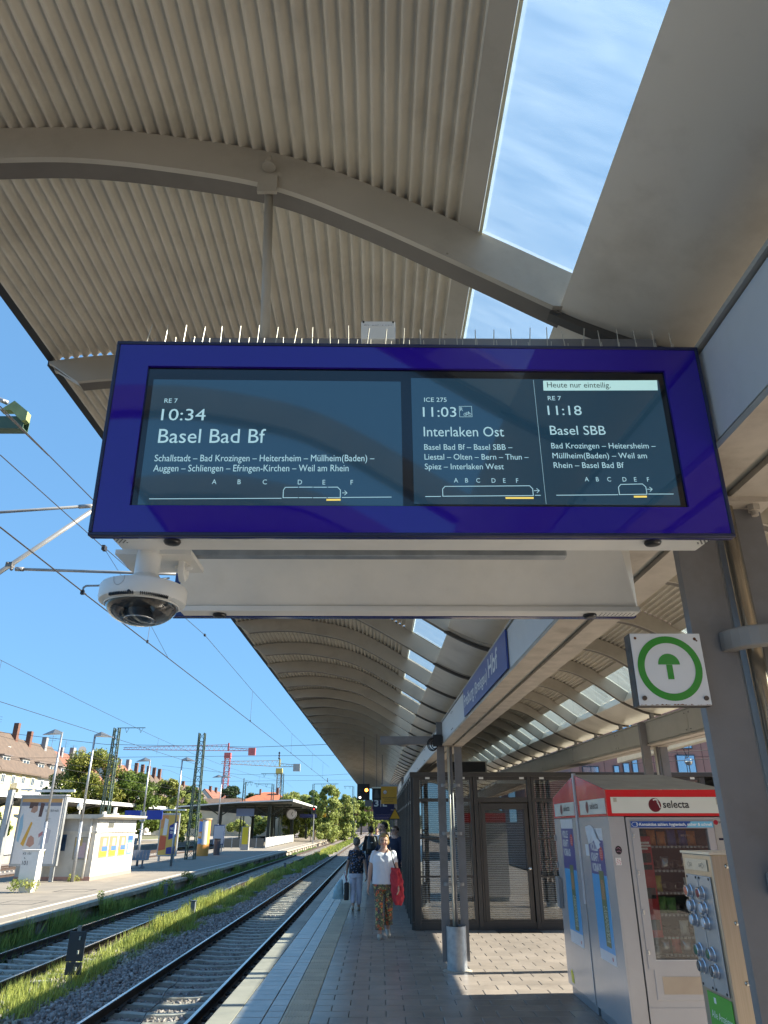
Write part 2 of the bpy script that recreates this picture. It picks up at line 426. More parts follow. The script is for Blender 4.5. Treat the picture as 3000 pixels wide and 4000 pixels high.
for i in range(60):
    yy = 8 + i * 2.8
    pf.box(-9.25, -9.16, yy, yy + 0.25, -0.98, P2Z - 0.122)
pf.build('edge_supports', conc, p2, kind='stuff')
mh = MB()
for x, y in ((-11.3, 25.6), (-11.4, 30.2)):
    mh.box(x - .6, x + .6, y - .6, y - .56, P2Z + 0.001, P2Z + 0.004).box(x - .6, x + .6, y + .56, y + .6, P2Z + 0.001, P2Z + 0.004).box(x - .6, x - .56, y - .56, y + .56, P2Z + 0.001, P2Z + 0.004).box(x + .56, x + .6, y - .56, y + .56, P2Z + 0.001, P2Z + 0.004)
mh.build('manhole_frames', darkm, p2)
# third platform
p3 = MB().box(-44, -30, 20, 230, -0.98, P2Z).build('platform', conc, kind='structure')

# ---------------------------------------------------------------- tracks
railside = mat('rusty_rail_side', (0.075, 0.05, 0.038), (0.045, 0.032, 0.026), 12, 0.8, 0.2, 0.1, 60)
railtop = mat('polished_rail_head', (0.62, 0.60, 0.58), (0.5, 0.48, 0.46), 6, 0.22, 1.0)
sleepm = mat('concrete_sleeper', (0.44, 0.41, 0.36), (0.34, 0.315, 0.275), 8, 0.85, 0, 0.2, 60, rvar=0.12, stain=(0.16, 0.12, 0.09), sscale=2.3, samt=0.8, wc=True)
clipm = mat('rail_clip', (0.04, 0.032, 0.028), None, 10, 0.7, 0.3)
def rail_prof(x, z):   # z = top
    return [(x - .062, z - .15), (x + .062, z - .15), (x + .062, z - .138), (x + .012, z - .12), (x + .010, z - .045), (x + .034, z - .032), (x + .034, z - .004), (x + .026, z),
            (x - .026, z), (x - .034, z - .004), (x - .034, z - .032), (x - .010, z - .045), (x - .012, z - .12), (x - .062, z - .138)]
def sleeper(cx):
    m = MB(); z = -0.912
    n = 10
    prof = []
    for i in range(n + 1):
        u = -1.28 + 2.56 * i / n
        dip = 0.028 * math.exp(-(u / 0.42) ** 4)
        prof.append((u, z - dip))
    vs = []
    for u, zz in prof:
        vs += [(cx + u, -0.13, -1.1), (cx + u, -0.085, zz), (cx + u, 0.085, zz), (cx + u, 0.13, -1.1)]
    fs = []
    for i in range(n):
        for k in range(3): fs.append((i * 4 + k, (i + 1) * 4 + k, (i + 1) * 4 + k + 1, i * 4 + k + 1))
    fs += [(0, 1, 2, 3), (n * 4 + 3, n * 4 + 2, n * 4 + 1, n * 4)]
    return m.add(vs, fs)
def clips(cx):
    m = MB()
    for s in (-1, 1):
        for t in (-1, 1):
            x = cx + s * 0.745 + t * 0.085
            m.box(x - .035, x + .035, -.06, .06, -0.913, -0.875)
            m.cyl((x, 0, -0.88), (x, 0, -0.855), .016, 6)
    return m
def track(cx, y0, y1, yfar, lab, name='railway_track', detail=True, ztop=-0.76):
    t = thing(name, lab, 'track', (cx, y0, -0.9))
    for s in (-1, 1):
        x = cx + s * 0.745
        r = MB().prism(rail_prof(x, ztop), y0, yfar).build('rail', railside, t)
        MB().prism([(x - .025, ztop + .0005), (x + .025, ztop + .0005), (x + .025, ztop + .0035), (x - .025, ztop + .0035)], y0, yfar).build('running_surface', railtop, r)
    sm = sleeper(0).mesh('sleeper'); sm.materials.append(sleepm)
    cm = clips(0).mesh('rail_clips'); cm.materials.append(clipm)
    y = y0 + 0.3; k = 0; far = MB()
    while y < y1:
        if k < 150:
            o = bpy.data.objects.new('sleeper', sm); COL.objects.link(o); o.parent = t; o.location = (0, y - y0, 0.9)
            o.rotation_euler = (0, 0, random.uniform(-.008, .008))
            if k < 60 and detail:
                c = bpy.data.objects.new('rail_clips', cm); COL.objects.link(c); c.parent = o
        else:
            s = sleeper(cx); far.add([(a, b + y, c) for a, b, c in s.v], s.f)
        y += 0.6; k += 1
    if far.v: far.build('sleepers_beyond', sleepm, t, kind='stuff')
    return t
track(-3.43, 6.5, 108, 420, 'near railway track between the slabbed platform edge and the gravel strip')
track(-7.43, 12, 118, 420, 'second railway track, with weeds on both sides, below the asphalt platform')
track(-20.6, 30, 90, 420, 'railway track half hidden behind the asphalt platform and its white hut', detail=False)
track(-25.6, 30, 90, 420, 'farthest railway track in front of the third platform on the left', detail=False)
# ================================================================ the wavy station canopy
SL = 0.016                                    # gentle rise along the platform
MOD = 3.08                                    # width of one wave
PITCH = 1.5; RY0 = 2.06
LIFT = lambda y: .10 * max(0, min(1, (7 - y) / 5))
PTS = [(-1.94, 4.13), (-1.72, 4.165), (-1.53, 4.18), (-1.22, 4.185), (-.86, 4.14), (-.44, 4.045), (-.09, 3.88), (.32, 3.64), (.65, 3.44), (.84, 3.345), (.99, 3.29), (1.15, 3.262), (1.22, 3.262)]
def cr(pts, n):
    out = []
    P = [pts[0]] + pts + [pts[-1]]
    for i in range(1, len(P) - 2):
        p0, p1, p2_, p3_ = [Vector(p) for p in P[i - 1:i + 3]]
        for k in range(n):
            t = k / n
            out.append(0.5 * ((2 * p1) + (-p0 + p2_) * t + (2 * p0 - 5 * p1 + 4 * p2_ - p3_) * t * t + (-p0 + 3 * p1 - 3 * p2_ + p3_) * t ** 3))
    out.append(Vector(pts[-1])); return out
PTS_B = [(-1.80, 3.56), (-1.62, 3.66), (-1.35, 3.79), (-1.05, 3.89), (-.76, 3.95), (-.5, 3.965), (-.2, 3.925), (.06, 3.83), (.32, 3.67), (.62, 3.455), (.84, 3.345), (.99, 3.29), (1.15, 3.262), (1.22, 3.262)]
def resample(curve, step):
    out = [curve[0]]; acc = 0
    for a, b in zip(curve[:-1], curve[1:]):
        d = (b - a).length
        while acc + d >= step:
            a = a + (b - a) * ((step - acc) / d); d = (b - a).length; acc = 0; out.append(a.copy())
        acc += d
    return out
def normals(c):
    n = []
    for i in range(len(c)):
        t = c[min(i + 1, len(c) - 1)] - c[max(i - 1, 0)]
        t.normalize(); n.append(Vector((-t.y, t.x)))
    return n
def strip(mb, pts, y0, y1, x_off=0.0):
    """surface through pts (x,z) between y0 and y1, sheared by the canopy's slope"""
    n = len(pts)
    vs = [(p[0] + x_off, y0, p[1] + SL * (y0 - 9)) for p in pts] + [(p[0] + x_off, y1, p[1] + SL * (y1 - 9)) for p in pts]
    mb.add(vs, [(i, i + 1, n + i + 1, n + i) for i in range(n - 1)])
def between(x0, x1, off, curve=None, step=None):
    c = curve or FINE2; n = normals(c)
    return [(p.x + q.x * off, p.y + q.y * off) for p, q in zip(c, n) if x0 - 1e-6 <= p.x <= x1 + 1e-6]
XE, XG0, XG1 = -1.94, 0.285, 0.63
D = 0.165                                     # rib depth
canopy = thing('station_canopy', 'wavy beige metal canopy with curved ribs, corrugated sheets and skylights on paired grey columns', 'canopy', (0, 0, 0))
skyglass = glass_mat('skylight_glass', (0.86, 0.95, 0.96), 0.02, 0.15, 0.13, (0.74, 0.88, 0.96))
milky = glass_mat('dirty_skylight_glass', (0.82, 0.95, 0.95), 0.06, 0.03, 0.22, (0.70, 0.90, 0.92))
WAVES = []
for wave, pts_ in enumerate((PTS, PTS_B)):
    CURVE = cr(pts_, 8); CN = normals(CURVE)
    FINE2 = resample(CURVE, 0.012)
    fine = resample(CURVE, 0.053 / 8)
    FN = normals(fine)
    corr = []
    for i, (p, q) in enumerate(zip(fine, FN)):
        if p.x > XG0 - 0.05: break
        w = math.cos(2 * math.pi * i / 8)
        w = math.copysign(abs(w) ** 0.62, w)
        corr.append((p.x + q.x * (D + 0.017 + 0.016 * w), p.y + q.y * (D + 0.017 + 0.016 * w)))
    border = between(XG0 - 0.075, XG0 + 0.010, D - 0.004)
    # one bay of each element, built from y = 0 to PITCH at slope reference
    def base_y(): return RY0
    m_sheet = MB(); strip(m_sheet, corr, RY0, RY0 + PITCH)
    bo = [(p[0], p[1]) for p in border]
    m_bord = MB(); strip(m_bord, [(bo[0][0], bo[0][1] + 0.02)] + bo + [(bo[-1][0] + 0.002, bo[-1][1] + 0.035)], RY0, RY0 + PITCH)
    eg = MB()
    e0 = corr[0]
    eg.prism([(e0[0] - 0.03, e0[1] - 0.022), (e0[0] + 0.035, e0[1] - 0.018), (e0[0] + 0.035, e0[1] - 0.012), (e0[0] - 0.02, e0[1] - 0.014), (e0[0] - 0.02, e0[1] + 0.05), (e0[0] - 0.03, e0[1] + 0.05)], 0, 1)
    eg.v = [(x, RY0 + y * PITCH, z + SL * (RY0 + y * PITCH - 9)) for x, y, z in eg.v]
    gp = between(XG0 - .03, XG1 + 0.16, D + 0.012)
    m_glass = MB(); strip(m_glass, gp, RY0 + 0.012, RY0 + PITCH - 0.012)
    gt = between(XG0, XG1 + 0.06, D - 0.012)
    gbars = []
    for (a, b) in ((0.0, 0.03), (PITCH - 0.03, PITCH)):
        m_gbar = MB()
        vs = [(p[0], RY0 + a, p[1] + SL * (RY0 + a - 9)) for p in gt] + [(p[0], RY0 + b, p[1] + SL * (RY0 + b - 9)) for p in gt]
        n = len(gt); m_gbar.add(vs, [(i, i + 1, n + i + 1, n + i) for i in range(n - 1)])
        vs2 = [(p[0], RY0 + (b if a == 0 else a), p[1] + SL * (RY0 - 9)) for p in gt] + [(p[0], RY0 + (b if a == 0 else a), p[1] + 0.02 + SL * (RY0 - 9)) for p in gp]
        m_gbar.add(vs2, [(i, i + 1, n + i + 1, n + i) for i in range(n - 1)])
        gbars.append(m_gbar)
    tp = between(XG1, 1.22, 0.016)
    top = between(XG1, XG1 + 0.02, D + 0.004)[0]
    m_tr0 = MB(); strip(m_tr0, tp + [(1.235, tp[-1][1] + 0.012), (1.235, tp[-1][1] + 0.16)], RY0 + 0.001, RY0 + PITCH - 0.001)
    m_tr = MB(); strip(m_tr, [(top[0], top[1])] + tp + [(1.235, tp[-1][1] + 0.012), (1.235, tp[-1][1] + 0.16)], RY0 + 0.001, RY0 + PITCH - 0.001)
    m_lip = MB()                                   # bright sheet-metal edge beside the glass
    lp = between(XG0 - 0.002, XG0 + 0.03, D - 0.006)[0]
    m_lip.box(lp[0] + .004, lp[0] + 0.013, RY0, RY0 + PITCH, lp[1] - 0.006, lp[1] + 0.012)
    m_lip.v = [(x, y, z + SL * (y - 9)) for x, y, z in m_lip.v]
    def rib_mesh():
        m = MB(); hw, fl = 0.006, 0.042
        B0 = [(p.x, p.y) for p in CURVE]; B1 = [(p.x + q.x * 0.010, p.y + q.y * 0.010) for p, q in zip(CURVE, CN)]
        T0 = [(p.x + q.x * (D - 0.010), p.y + q.y * (D - 0.010)) for p, q in zip(CURVE, CN)]; T1 = [(p.x + q.x * D, p.y + q.y * D) for p, q in zip(CURVE, CN)]
        def sweep(lo, hi, y0, y1):
            n = len(lo)
            vs = [(p[0], y0, p[1]) for p in lo] + [(p[0], y0, p[1]) for p in hi] + [(p[0], y1, p[1]) for p in lo] + [(p[0], y1, p[1]) for p in hi]
            fs = []
            for i in range(n - 1):
                fs += [(i, i + 1, n + i + 1, n + i), (2 * n + i + 1, 2 * n + i, 3 * n + i, 3 * n + i + 1), (i + 1, i, 2 * n + i, 2 * n + i + 1), (n + i, n + i + 1, 3 * n + i + 1, 3 * n + i)]
            fs += [(0, n, 3 * n, 2 * n), (n - 1, 3 * n - 1, 4 * n - 1, 2 * n - 1)]
            m.add(vs, fs)
        def off(p, o):
            k = max(0.0, min(1.0, (-1.78 - p.x) / .15)) if wave == 0 else 0; o = o + (D - .012 - o) * k
            return max(o, .0185) if p.x > XG1 + .012 else o
        B0 = [(p.x + q.x * off(p, 0), p.y + q.y * off(p, 0)) for p, q in zip(CURVE, CN)]; B1 = [(p.x + q.x * (off(p, 0) + .010), p.y + q.y * (off(p, 0) + .010)) for p, q in zip(CURVE, CN)]
        T0 = [(p.x + q.x * (D + .018), p.y + q.y * (D + .018)) for p, q in zip(CURVE, CN)]; T1 = [(p.x + q.x * (D + .040), p.y + q.y * (D + .040)) for p, q in zip(CURVE, CN)]
        U0 = [(p.x + q.x * off(p, .022), p.y + q.y * off(p, .022)) for p, q in zip(CURVE, CN)]; U1 = [(p.x + q.x * (off(p, .022) + .010), p.y + q.y * (off(p, .022) + .010)) for p, q in zip(CURVE, CN)]
        F0 = [(p.x + q.x * D, p.y + q.y * D) for p, q in zip(CURVE, CN)]; F1 = [(p.x + q.x * (D + .006), p.y + q.y * (D + .006)) for p, q in zip(CURVE, CN)]
        sweep(B0, F0, RY0 - .050, RY0 - .043)      # front plate with a small inward lip
        sweep(B0, B1, RY0 - .0428, RY0 - .026)
        sweep(U0, T1, RY0 + .046, RY0 + .052)      # rear plate, its lower edge a little higher
        sweep(U0, U1, RY0 + .022, RY0 + .0458)
        sweep(F0, F1, RY0 - .050, RY0 + .045)
        m.v = [(x, y, z + SL * (y - 9)) for x, y, z in m.v]
        return m
    def slot_shade_mesh():  # dark band closing the rib's open slot, standing in for the shade inside
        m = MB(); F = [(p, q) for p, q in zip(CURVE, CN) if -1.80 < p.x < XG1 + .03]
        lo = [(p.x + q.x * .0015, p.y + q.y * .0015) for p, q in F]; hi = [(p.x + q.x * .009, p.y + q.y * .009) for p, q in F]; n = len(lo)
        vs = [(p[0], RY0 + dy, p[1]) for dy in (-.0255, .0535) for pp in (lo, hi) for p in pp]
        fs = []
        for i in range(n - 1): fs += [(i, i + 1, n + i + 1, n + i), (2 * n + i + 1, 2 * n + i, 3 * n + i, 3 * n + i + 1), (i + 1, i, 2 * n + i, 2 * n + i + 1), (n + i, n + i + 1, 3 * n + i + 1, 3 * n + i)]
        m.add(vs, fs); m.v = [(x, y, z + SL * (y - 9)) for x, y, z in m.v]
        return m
    def edge_shade_mesh():  # dark line below the trough ribs, the shade of their underside as colour
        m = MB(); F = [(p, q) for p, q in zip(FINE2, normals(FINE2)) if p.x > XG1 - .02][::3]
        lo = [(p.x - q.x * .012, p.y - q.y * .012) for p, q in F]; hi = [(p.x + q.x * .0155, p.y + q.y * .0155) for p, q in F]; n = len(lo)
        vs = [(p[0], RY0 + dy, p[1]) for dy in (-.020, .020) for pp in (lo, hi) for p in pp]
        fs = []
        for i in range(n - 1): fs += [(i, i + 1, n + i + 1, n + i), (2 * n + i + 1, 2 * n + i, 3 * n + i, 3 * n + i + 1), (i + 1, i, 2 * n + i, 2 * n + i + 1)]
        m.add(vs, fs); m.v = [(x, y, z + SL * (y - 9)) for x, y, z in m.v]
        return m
    stub = MB().box(1.02, 1.075, RY0 - .025, RY0 + .025, 3.13, 3.275).box(0.985, 1.11, RY0 - .04, RY0 + .04, 3.168, 3.182)
    stub.v = [(x, y, z + SL * (y - 9)) for x, y, z in stub.v]
    els = [('rib_slot_shade', slot_shade_mesh().mesh('rib_slot_shade'), mat('slot_shade_paint', (.15, .13, .11), None, 8, .6)), ('rib_edge_shade', edge_shade_mesh().mesh('rib_edge_shade'), mat('edge_shade_paint', (.085, .075, .065), None, 8, .5)), ('rib', rib_mesh().mesh('rib', smooth=False), beige), ('corrugated_sheet', m_sheet.mesh('corrugated_sheet', smooth=True, fix=False), sheetm), ('sheet_border', m_bord.mesh('sheet_border', smooth=False, fix=False), beige),
           ('eaves_trim', eg.mesh('eaves_trim'), darkm), ('glass_pane', m_glass.mesh('glass_pane', smooth=True, fix=False), skyglass if wave == 0 else milky), ('glazing_bar', gbars[0].mesh('glazing_bar'), mat('mossy_glazing_bar', (0.03, 0.05, 0.02), (0.012, 0.016, 0.01), 30, 0.9)), ('glazing_bar', gbars[1].mesh('glazing_bar'), mat('mossy_glazing_bar', (0.03, 0.05, 0.02), (0.012, 0.016, 0.01), 30, 0.9)),
           ('trough_panel', m_tr.mesh('trough_panel', smooth=True, fix=False), troughm), ('sheet_lip', m_lip.mesh('sheet_lip'), mat('yellowed_edge', (0.62, 0.60, 0.44), None, 20, 0.5)), ('bracket', stub.mesh('bracket'), steelp)]
    for n_, me, m in els:
        me.materials.append(m)
        if n_ == 'trough_panel':
            try: me.set_sharp_from_angle(angle=R(40))
            except Exception: pass
    TR0 = m_tr0.mesh('trough_panel', smooth=True, fix=False); TR0.materials.append(troughm)

    WAVES.append(els)
JMIN, JMAX = -7, 50
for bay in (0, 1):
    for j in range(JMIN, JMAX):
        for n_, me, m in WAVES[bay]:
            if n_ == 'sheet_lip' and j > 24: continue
            if bay == 0 and (j in (-3, -2)) and n_ not in ('bracket', 'trough_panel', 'rib'): continue   # made-up roof gap behind the viewer, so the display mirrors sky
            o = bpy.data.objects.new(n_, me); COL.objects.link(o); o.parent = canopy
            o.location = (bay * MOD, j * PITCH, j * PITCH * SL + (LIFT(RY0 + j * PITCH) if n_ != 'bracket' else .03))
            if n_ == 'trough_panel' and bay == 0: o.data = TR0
yA, yB = RY0 + JMIN * PITCH - 0.3, RY0 + JMAX * PITCH
for bay in (0, 1):
    dx = bay * MOD
    sh = lambda mb: setattr(mb, 'v', [(x + dx, y, z + SL * (y - 9)) for x, y, z in mb.v]) or mb
    pm = steelw if bay == 0 else greyb
    # face panels, one per 3 m, proud of the beam core
    core_ = sh(MB().box(.965, 1.225, yA, yB, 2.845, 3.155)); core_.build('spine_core', greyb, canopy)
    pmesh = MB().box(.950, .964, 0.004, 2.996, 2.862, 3.15); pmesh.v = [(x, y, z + SL * y) for x, y, z in pmesh.v]
    bolts = MB()
    for yy in (0.07, 2.93):
        for zz in (2.90, 3.11): bolts.cyl((.950, yy, zz + SL * yy), (.944, yy, zz + SL * yy), .008, 8)
    pme = pmesh.mesh('fascia_panel'); pme.materials.append(pm); bme = bolts.mesh('panel_bolts'); bme.materials.append(darkm)
    for k in range(int((yB - yA) / 3)):
        yy = yA + 0.3 + k * 3.0
        o = bpy.data.objects.new('fascia_panel', pme); COL.objects.link(o); o.parent = canopy; o.location = (dx, yy, SL * (yy - 9))
        if k < 9:
            b_ = bpy.data.objects.new('panel_bolts', bme); COL.objects.link(b_); b_.parent = o
    sh(MB().box(.935, 1.255, yA, yB, 3.156, 3.172)).build('spine_top_flange', beige if bay == 0 else greyb, canopy)
    sh(MB().box(.935, 1.072, yA, yB, 2.822, 2.842)).build('spine_bottom_flange', brownb, canopy)
    sh(MB().box(1.118, 1.255, yA, yB, 2.822, 2.842)).build('spine_bottom_flange', brownb, canopy)
    sh(MB().box(1.226, 1.238, yA, yB, 2.862, 3.15)).build('spine_back_panel', pm, canopy)
# strip added along the street side to block sun and shape the floor shadow
gg = MB().prism([(5.22, 3.02), (5.36, 3.02), (5.36, 3.6), (5.34, 3.6), (5.34, 3.04), (5.24, 3.04), (5.24, 3.5), (5.22, 3.5)], yA, 16.4)
gg.build('sun_block_strip', mat('pale_block_strip', (0.5, 0.47, 0.38), None, 5, 0.5), canopy)
ga = MB()
for yy in (2.1, 5.1, 8.1, 11.1, 14.1): ga.beam((4.31, yy, 3.12 + SL * (yy - 9)), (5.24, yy, 3.1), .05, .08)
ga.build('block_strip_arms', greyb, canopy)  # arms added to carry the sun-blocking strip
# columns
def column_parts(cx, cy, zt):
    """cx = left edge of the spine, cy = front plane"""
    t = []
    if cy > 3:
        cx = cx - .085
        t.append(('column_member', MB().box(cx, cx + .112, cy, cy + .012, .10, zt + .36).box(cx + .006, cx + .018, cy + .012, cy + .11, .10, zt + .36), steelp, {}))
        t.append(('column_member', MB().box(cx + .26, cx + .368, cy, cy + .012, .10, zt).box(cx + .268, cx + .280, cy + .012, cy + .11, .10, zt), steelp, {}))
        t.append(('drain_pipe', MB().cyl((cx + .165, cy - .03, 0.3), (cx + .165, cy - .03, zt), .017, 14), mat('cream_pipe', (.70, .66, .55), None, 5, .35, .2), {'smooth': True}))
        t.append(('conduit', MB().cyl((cx + .205, cy - .02, 0.12), (cx + .205, cy - .02, zt), .020, 14), steelp, {'smooth': True}))
        for zz in (1.02, 1.66, 2.30):
            for s_ in (-1, 1):
                q = cx + .185 + s_ * .085
                pts = [(q + .058 * math.cos(a), cy - .004 - .055 * math.sin(a)) for a in [math.pi * i / 10 for i in range(11)]]; inner = [(q + .036 * math.cos(a), cy - .004 - .033 * math.sin(a)) for a in [math.pi * i / 10 for i in range(10, -1, -1)]]
                t.append(('clamp', MB().prism(pts + inner, zz - .022, zz + .022, 'z'), mat('clamp_cast', (.30, .28, .26), (.25, .235, .22), 10, .5, .1, .05, 90), {}))
        t.append(('base_sleeve', MB().lathe((cx + .19, cy - .03, 0), [(.135, 0), (.135, .52), (.130, .52), (.130, 0), (.135, 0)], 28), galv, {'auto': True}))
        t.append(('mortar_ring', MB().lathe((cx + .19, cy - .03, 0), [(.135, .012), (.17, .008), (.20, .001)], 22, closed=False), mat('mortar', (.45, .42, .36), (.3, .28, .24), 30, .9, 0, .8, 60), {}))
        t.append(('cap_plate', MB().box(cx + .12, cx + .38, cy - .03, cy + .16, zt, zt + .018), brownb, {}))
        return t
    m = MB().box(cx, cx + .126, cy, cy + .012, .10, zt).box(cx + .006, cx + .020, cy + .012, cy + .05, .10, zt).box(cx + .106, cx + .120, cy + .012, cy + .10, .10, zt)
    t.append(('column_member', m, steelp, {}))
    m = MB().box(cx + .175, cx + .29, cy, cy + .012, .10, zt).box(cx + .182, cx + .194, cy + .012, cy + .10, .10, zt)
    t.append(('column_member', m, steelp, {}))
    t.append(('edge_strip', MB().box(cx + .1265, cx + .142, cy + .02, cy + .032, .10, zt), galv, {}))
    t.append(('drain_pipe', MB().cyl((cx + .172, cy - .01, 0.3), (cx + .172, cy - .01, zt + .1), .024, 20), pipem, {'smooth': True}))
    for zz in (0.98, 1.61, 2.255):
        c = MB()
        pts = [(cx + .20 + .125 * math.cos(a), cy - .002 - .115 * math.sin(a)) for a in [math.pi * i / 14 for i in range(15)]]
        inner = [(cx + .20 + .080 * math.cos(a), cy - .002 - .070 * math.sin(a)) for a in [math.pi * i / 14 for i in range(14, -1, -1)]]
        c.prism(pts + inner, zz - .030, zz + .030, 'z')
        t.append(('clamp', c, mat('clamp_cast', (.30, .28, .26), (.25, .235, .22), 10, .5, .1, .05, 90), {'bevel': .006}))
    m = MB().lathe((cx + .165, cy + .02, 0), [(.132, 0), (.132, .50), (.127, .50), (.127, 0), (.132, 0)], 28)
    t.append(('base_sleeve', m, galv, {'auto': True}))
    m = MB().box(cx - .0, cx + .31, cy - .06, cy + .16, zt, zt + .018)
    t.append(('cap_plate', m, brownb, {}))
    b = MB()
    for px in (cx + .05, cx + .255):
        for py in (cy - .03, cy + .12):
            b.cyl((px, py, zt - .020), (px, py, zt), .020, 6); b.cyl((px, py, zt - .036), (px, py, zt - .020), .011, 10)
    t.append(('bolts', b, brownb, {}))
    return t
base_c = None
for bay in (0, 1):
    for k in range(-1, 8):
        if k == 2: continue                     # stands inside the glazed kiosk
        cy = 2.10 + 9.0 * k; zt = 2.822 + SL * (cy - 9) - .018
        if k > 4: 
            m = MB()
            m.box(.945 + bay * MOD, 1.07 + bay * MOD, cy, cy + .1, 0, zt).box(1.12 + bay * MOD, 1.235 + bay * MOD, cy, cy + .1, 0, zt)
            m.build('column_member', steelp, canopy); continue
        for nm, m, mt, kw in column_parts(.945 + bay * MOD, cy, zt): m.build(nm, mt, canopy, **kw)
# diagonal drainage tube fixed to the first rib and going down to the display beam
z1 = lambda z, y: z + SL * (y - 9)
MB().cyl((-.435, 2.03, 4.02), (-.402, 2.03, 3.26), .017, 16).build('hanger_tube', beige, canopy, smooth=True)
hb = MB().box(-.475, -.40, 1.995, 2.01, 3.98, 4.07).cyl((-.435, 1.985, 4.10), (-.435, 1.985, 4.125), .02, 6).cyl((-.435, 1.985, 4.12), (-.435, 1.985, 4.155), .009, 10).lathe((-.435, 1.985, 4.095), [(0, 0), (.027, 0), (.027, .006), (0, .006)], 16)
hb.build('hanger_bracket', beige, canopy)
# station name board on the spine's left face
nb = thing('name_board', 'long blue station name board Freiburg (Breisgau) Hbf on the spine beam', 'sign', (.95, 5.2, 2.9))
zz0 = lambda y: 2.862 + SL * (y - 9)
y0, y1 = 5.17, 8.0
m = MB(); m.add([(.944, y0, zz0(y0) + .0), (.944, y1, zz0(y1)), (.944, y1, zz0(y1) + .285), (.944, y0, zz0(y0) + .285), (.930, y0, zz0(y0)), (.930, y1, zz0(y1)), (.930, y1, zz0(y1) + .285), (.930, y0, zz0(y0) + .285)],
      [(0, 1, 2, 3), (4, 5, 6, 7), (0, 1, 5, 4), (1, 2, 6, 5), (2, 3, 7, 6), (3, 0, 4, 7)])
m.build('panel', plain('db_blue', (0.05, 0.085, 0.32), 0.35, coat=0.2), nb)
tw = plain('sign_white', (0.72, 0.73, 0.74), 0.4)
U = Vector((0, -1, -SL)).normalized(); V = Vector((0, 0, 1))
t = MB(); x = .9285
text(t, 'Freiburg', (x, 7.93, zz0(7.93) + .085), U, V, .130, .82, bold=.05)
text(t, '(Breisgau)', (x, 7.03, zz0(7.03) + .085), U, V, .110, .86, bold=.04)
text(t, 'Hbf', (x, 6.08, zz0(6.08) + .085), U, V, .160, .50, bold=.06)
t.build('lettering', tw, nb)
# bracket with loudspeaker arm on the second column, left side
ar = thing('bracket_arm', 'dark grey arm with cable loops reaching left from the column before the kiosk', 'arm', (.95, 11.1, 2.9))
MB().box(.02, .97, 11.0, 11.07, 2.86, 2.98).build('bar', steelp, ar, bevel=.006)
MB().box(.80, .93, 10.97, 11.1, 2.84, 3.0).build('joint', darkm, ar)
MB().lathe((.35, 11.03, 2.835), [(0, 0), (.03, 0), (.09, .02), (.09, .024), (0, .024)], 20).build('disc', steelp, ar, smooth=True)
cl = MB()
for r_, cx_ in ((.065, .80), (.05, .82), (.075, .79)):
    cl.tube([(cx_ + r_ * math.cos(a), 10.98, 2.80 + r_ * 1.2 * math.sin(a) + .06) for a in [i * math.pi / 8 for i in range(17)]], .008, 6)
cl.build('cable', blackp, ar, smooth=True)
# ================================================================ hanging departure display (two cabinets back to back)
BL = Vector((-.861, 1.947, 2.533)); U = Vector((0.99967, 0.0237, 0.0098)).normalized()
V0 = Vector((-0.0090, -0.0369, 0.9993)); V = (V0 - U * V0.dot(U)).normalized(); NRM = U.cross(V).normalized()   # points to the viewer
if NRM.y > 0: NRM = -NRM
W, Hh = 1.942, 0.683
disp = thing('departure_display', 'large blue-framed departure display hung from the canopy, Basel Bad Bf 10:34 on its screen', 'departure display', (0.1, 2.0, 2.53))
def P(u, v, d=0.0): return BL + U * u + V * v + NRM * d
def cab(mb, u0, u1, v0, v1, d0, d1):
    c = (P(u0, v0, d0) + P(u1, v1, d1)) / 2
    return mb.obox(c, U * (u1 - u0) / 2, V * (v1 - v0) / 2, NRM * (d1 - d0) / 2)
cab(MB(), 0, W, 0, Hh, -.030, -.012).build('front_frame_body', blue, disp, bevel=.004)
rim = MB()
cab(rim, 0, W, 0, .012, -.012, .004); cab(rim, 0, W, Hh - .012, Hh, -.012, .004); cab(rim, 0, .012, .012, Hh - .012, -.012, .004); cab(rim, W - .012, W, .012, Hh - .012, -.012, .004)
rim.build('rim', mat('dark_blue_rim', (0.018, 0.022, 0.07), None, 8, 0.3), disp, bevel=.003)
# blue glass border around the screens: one printed panel with an opening
blueg = mat('blue_glass_border', (0.026, 0.008, 0.33), (0.024, 0.007, 0.30), 1.0, 0.04, 0, coat=0.45, spec=0.4)
u0, u1, v0, v1 = 0.110, 1.816, .098, .590
bp = MB()
for a in ((.012, u0, .012, Hh - .012), (u1, W - .012, .012, Hh - .012), (u0, u1, .012, v0), (u0, u1, v1, Hh - .012)):
    cab(bp, a[0], a[1], a[2], a[3], -.0118, 0)
bp.build('blue_border_glass', blueg, disp)
scrback = plain('screen_surround', (0.006, 0.007, 0.010), 0.12, coat=0.6)
cab(MB(), u0, u1, v0, v1, -.0116, -.010).build('screen_surround', scrback, disp)
scr = mat('screen_glass', (0.010, 0.030, 0.052), (0.009, 0.026, 0.047), 2, 0.07, 0, coat=.8, spec=0.7, emit=(0.03, 0.10, 0.17), estr=0.09)
s1 = cab(MB(), .132, .934, .102, .542, -.0098, -.006).build('screen', scr, disp)
s2 = cab(MB(), .968, 1.793, .108, .556, -.0098, -.006).build('screen', scr, disp)
ink = plain('screen_text', (0.30, 0.42, 0.46), 0.4, emit=(0.42, 0.68, 0.74), estr=0.20)
yel = plain('screen_yellow', (0.5, 0.38, 0.08), 0.4, emit=(0.75, 0.55, 0.12), estr=0.30)
dZ = -.0048
o_ = P(0, 0, dZ)
TU = (U + V * 0.0065).normalized()               # text lines rise a touch to the right like the cabinet
def T(mb, s, u, v, cap, width, right=None): text(mb, s, P(u, v, dZ), TU, V, cap, width)
g = MB()
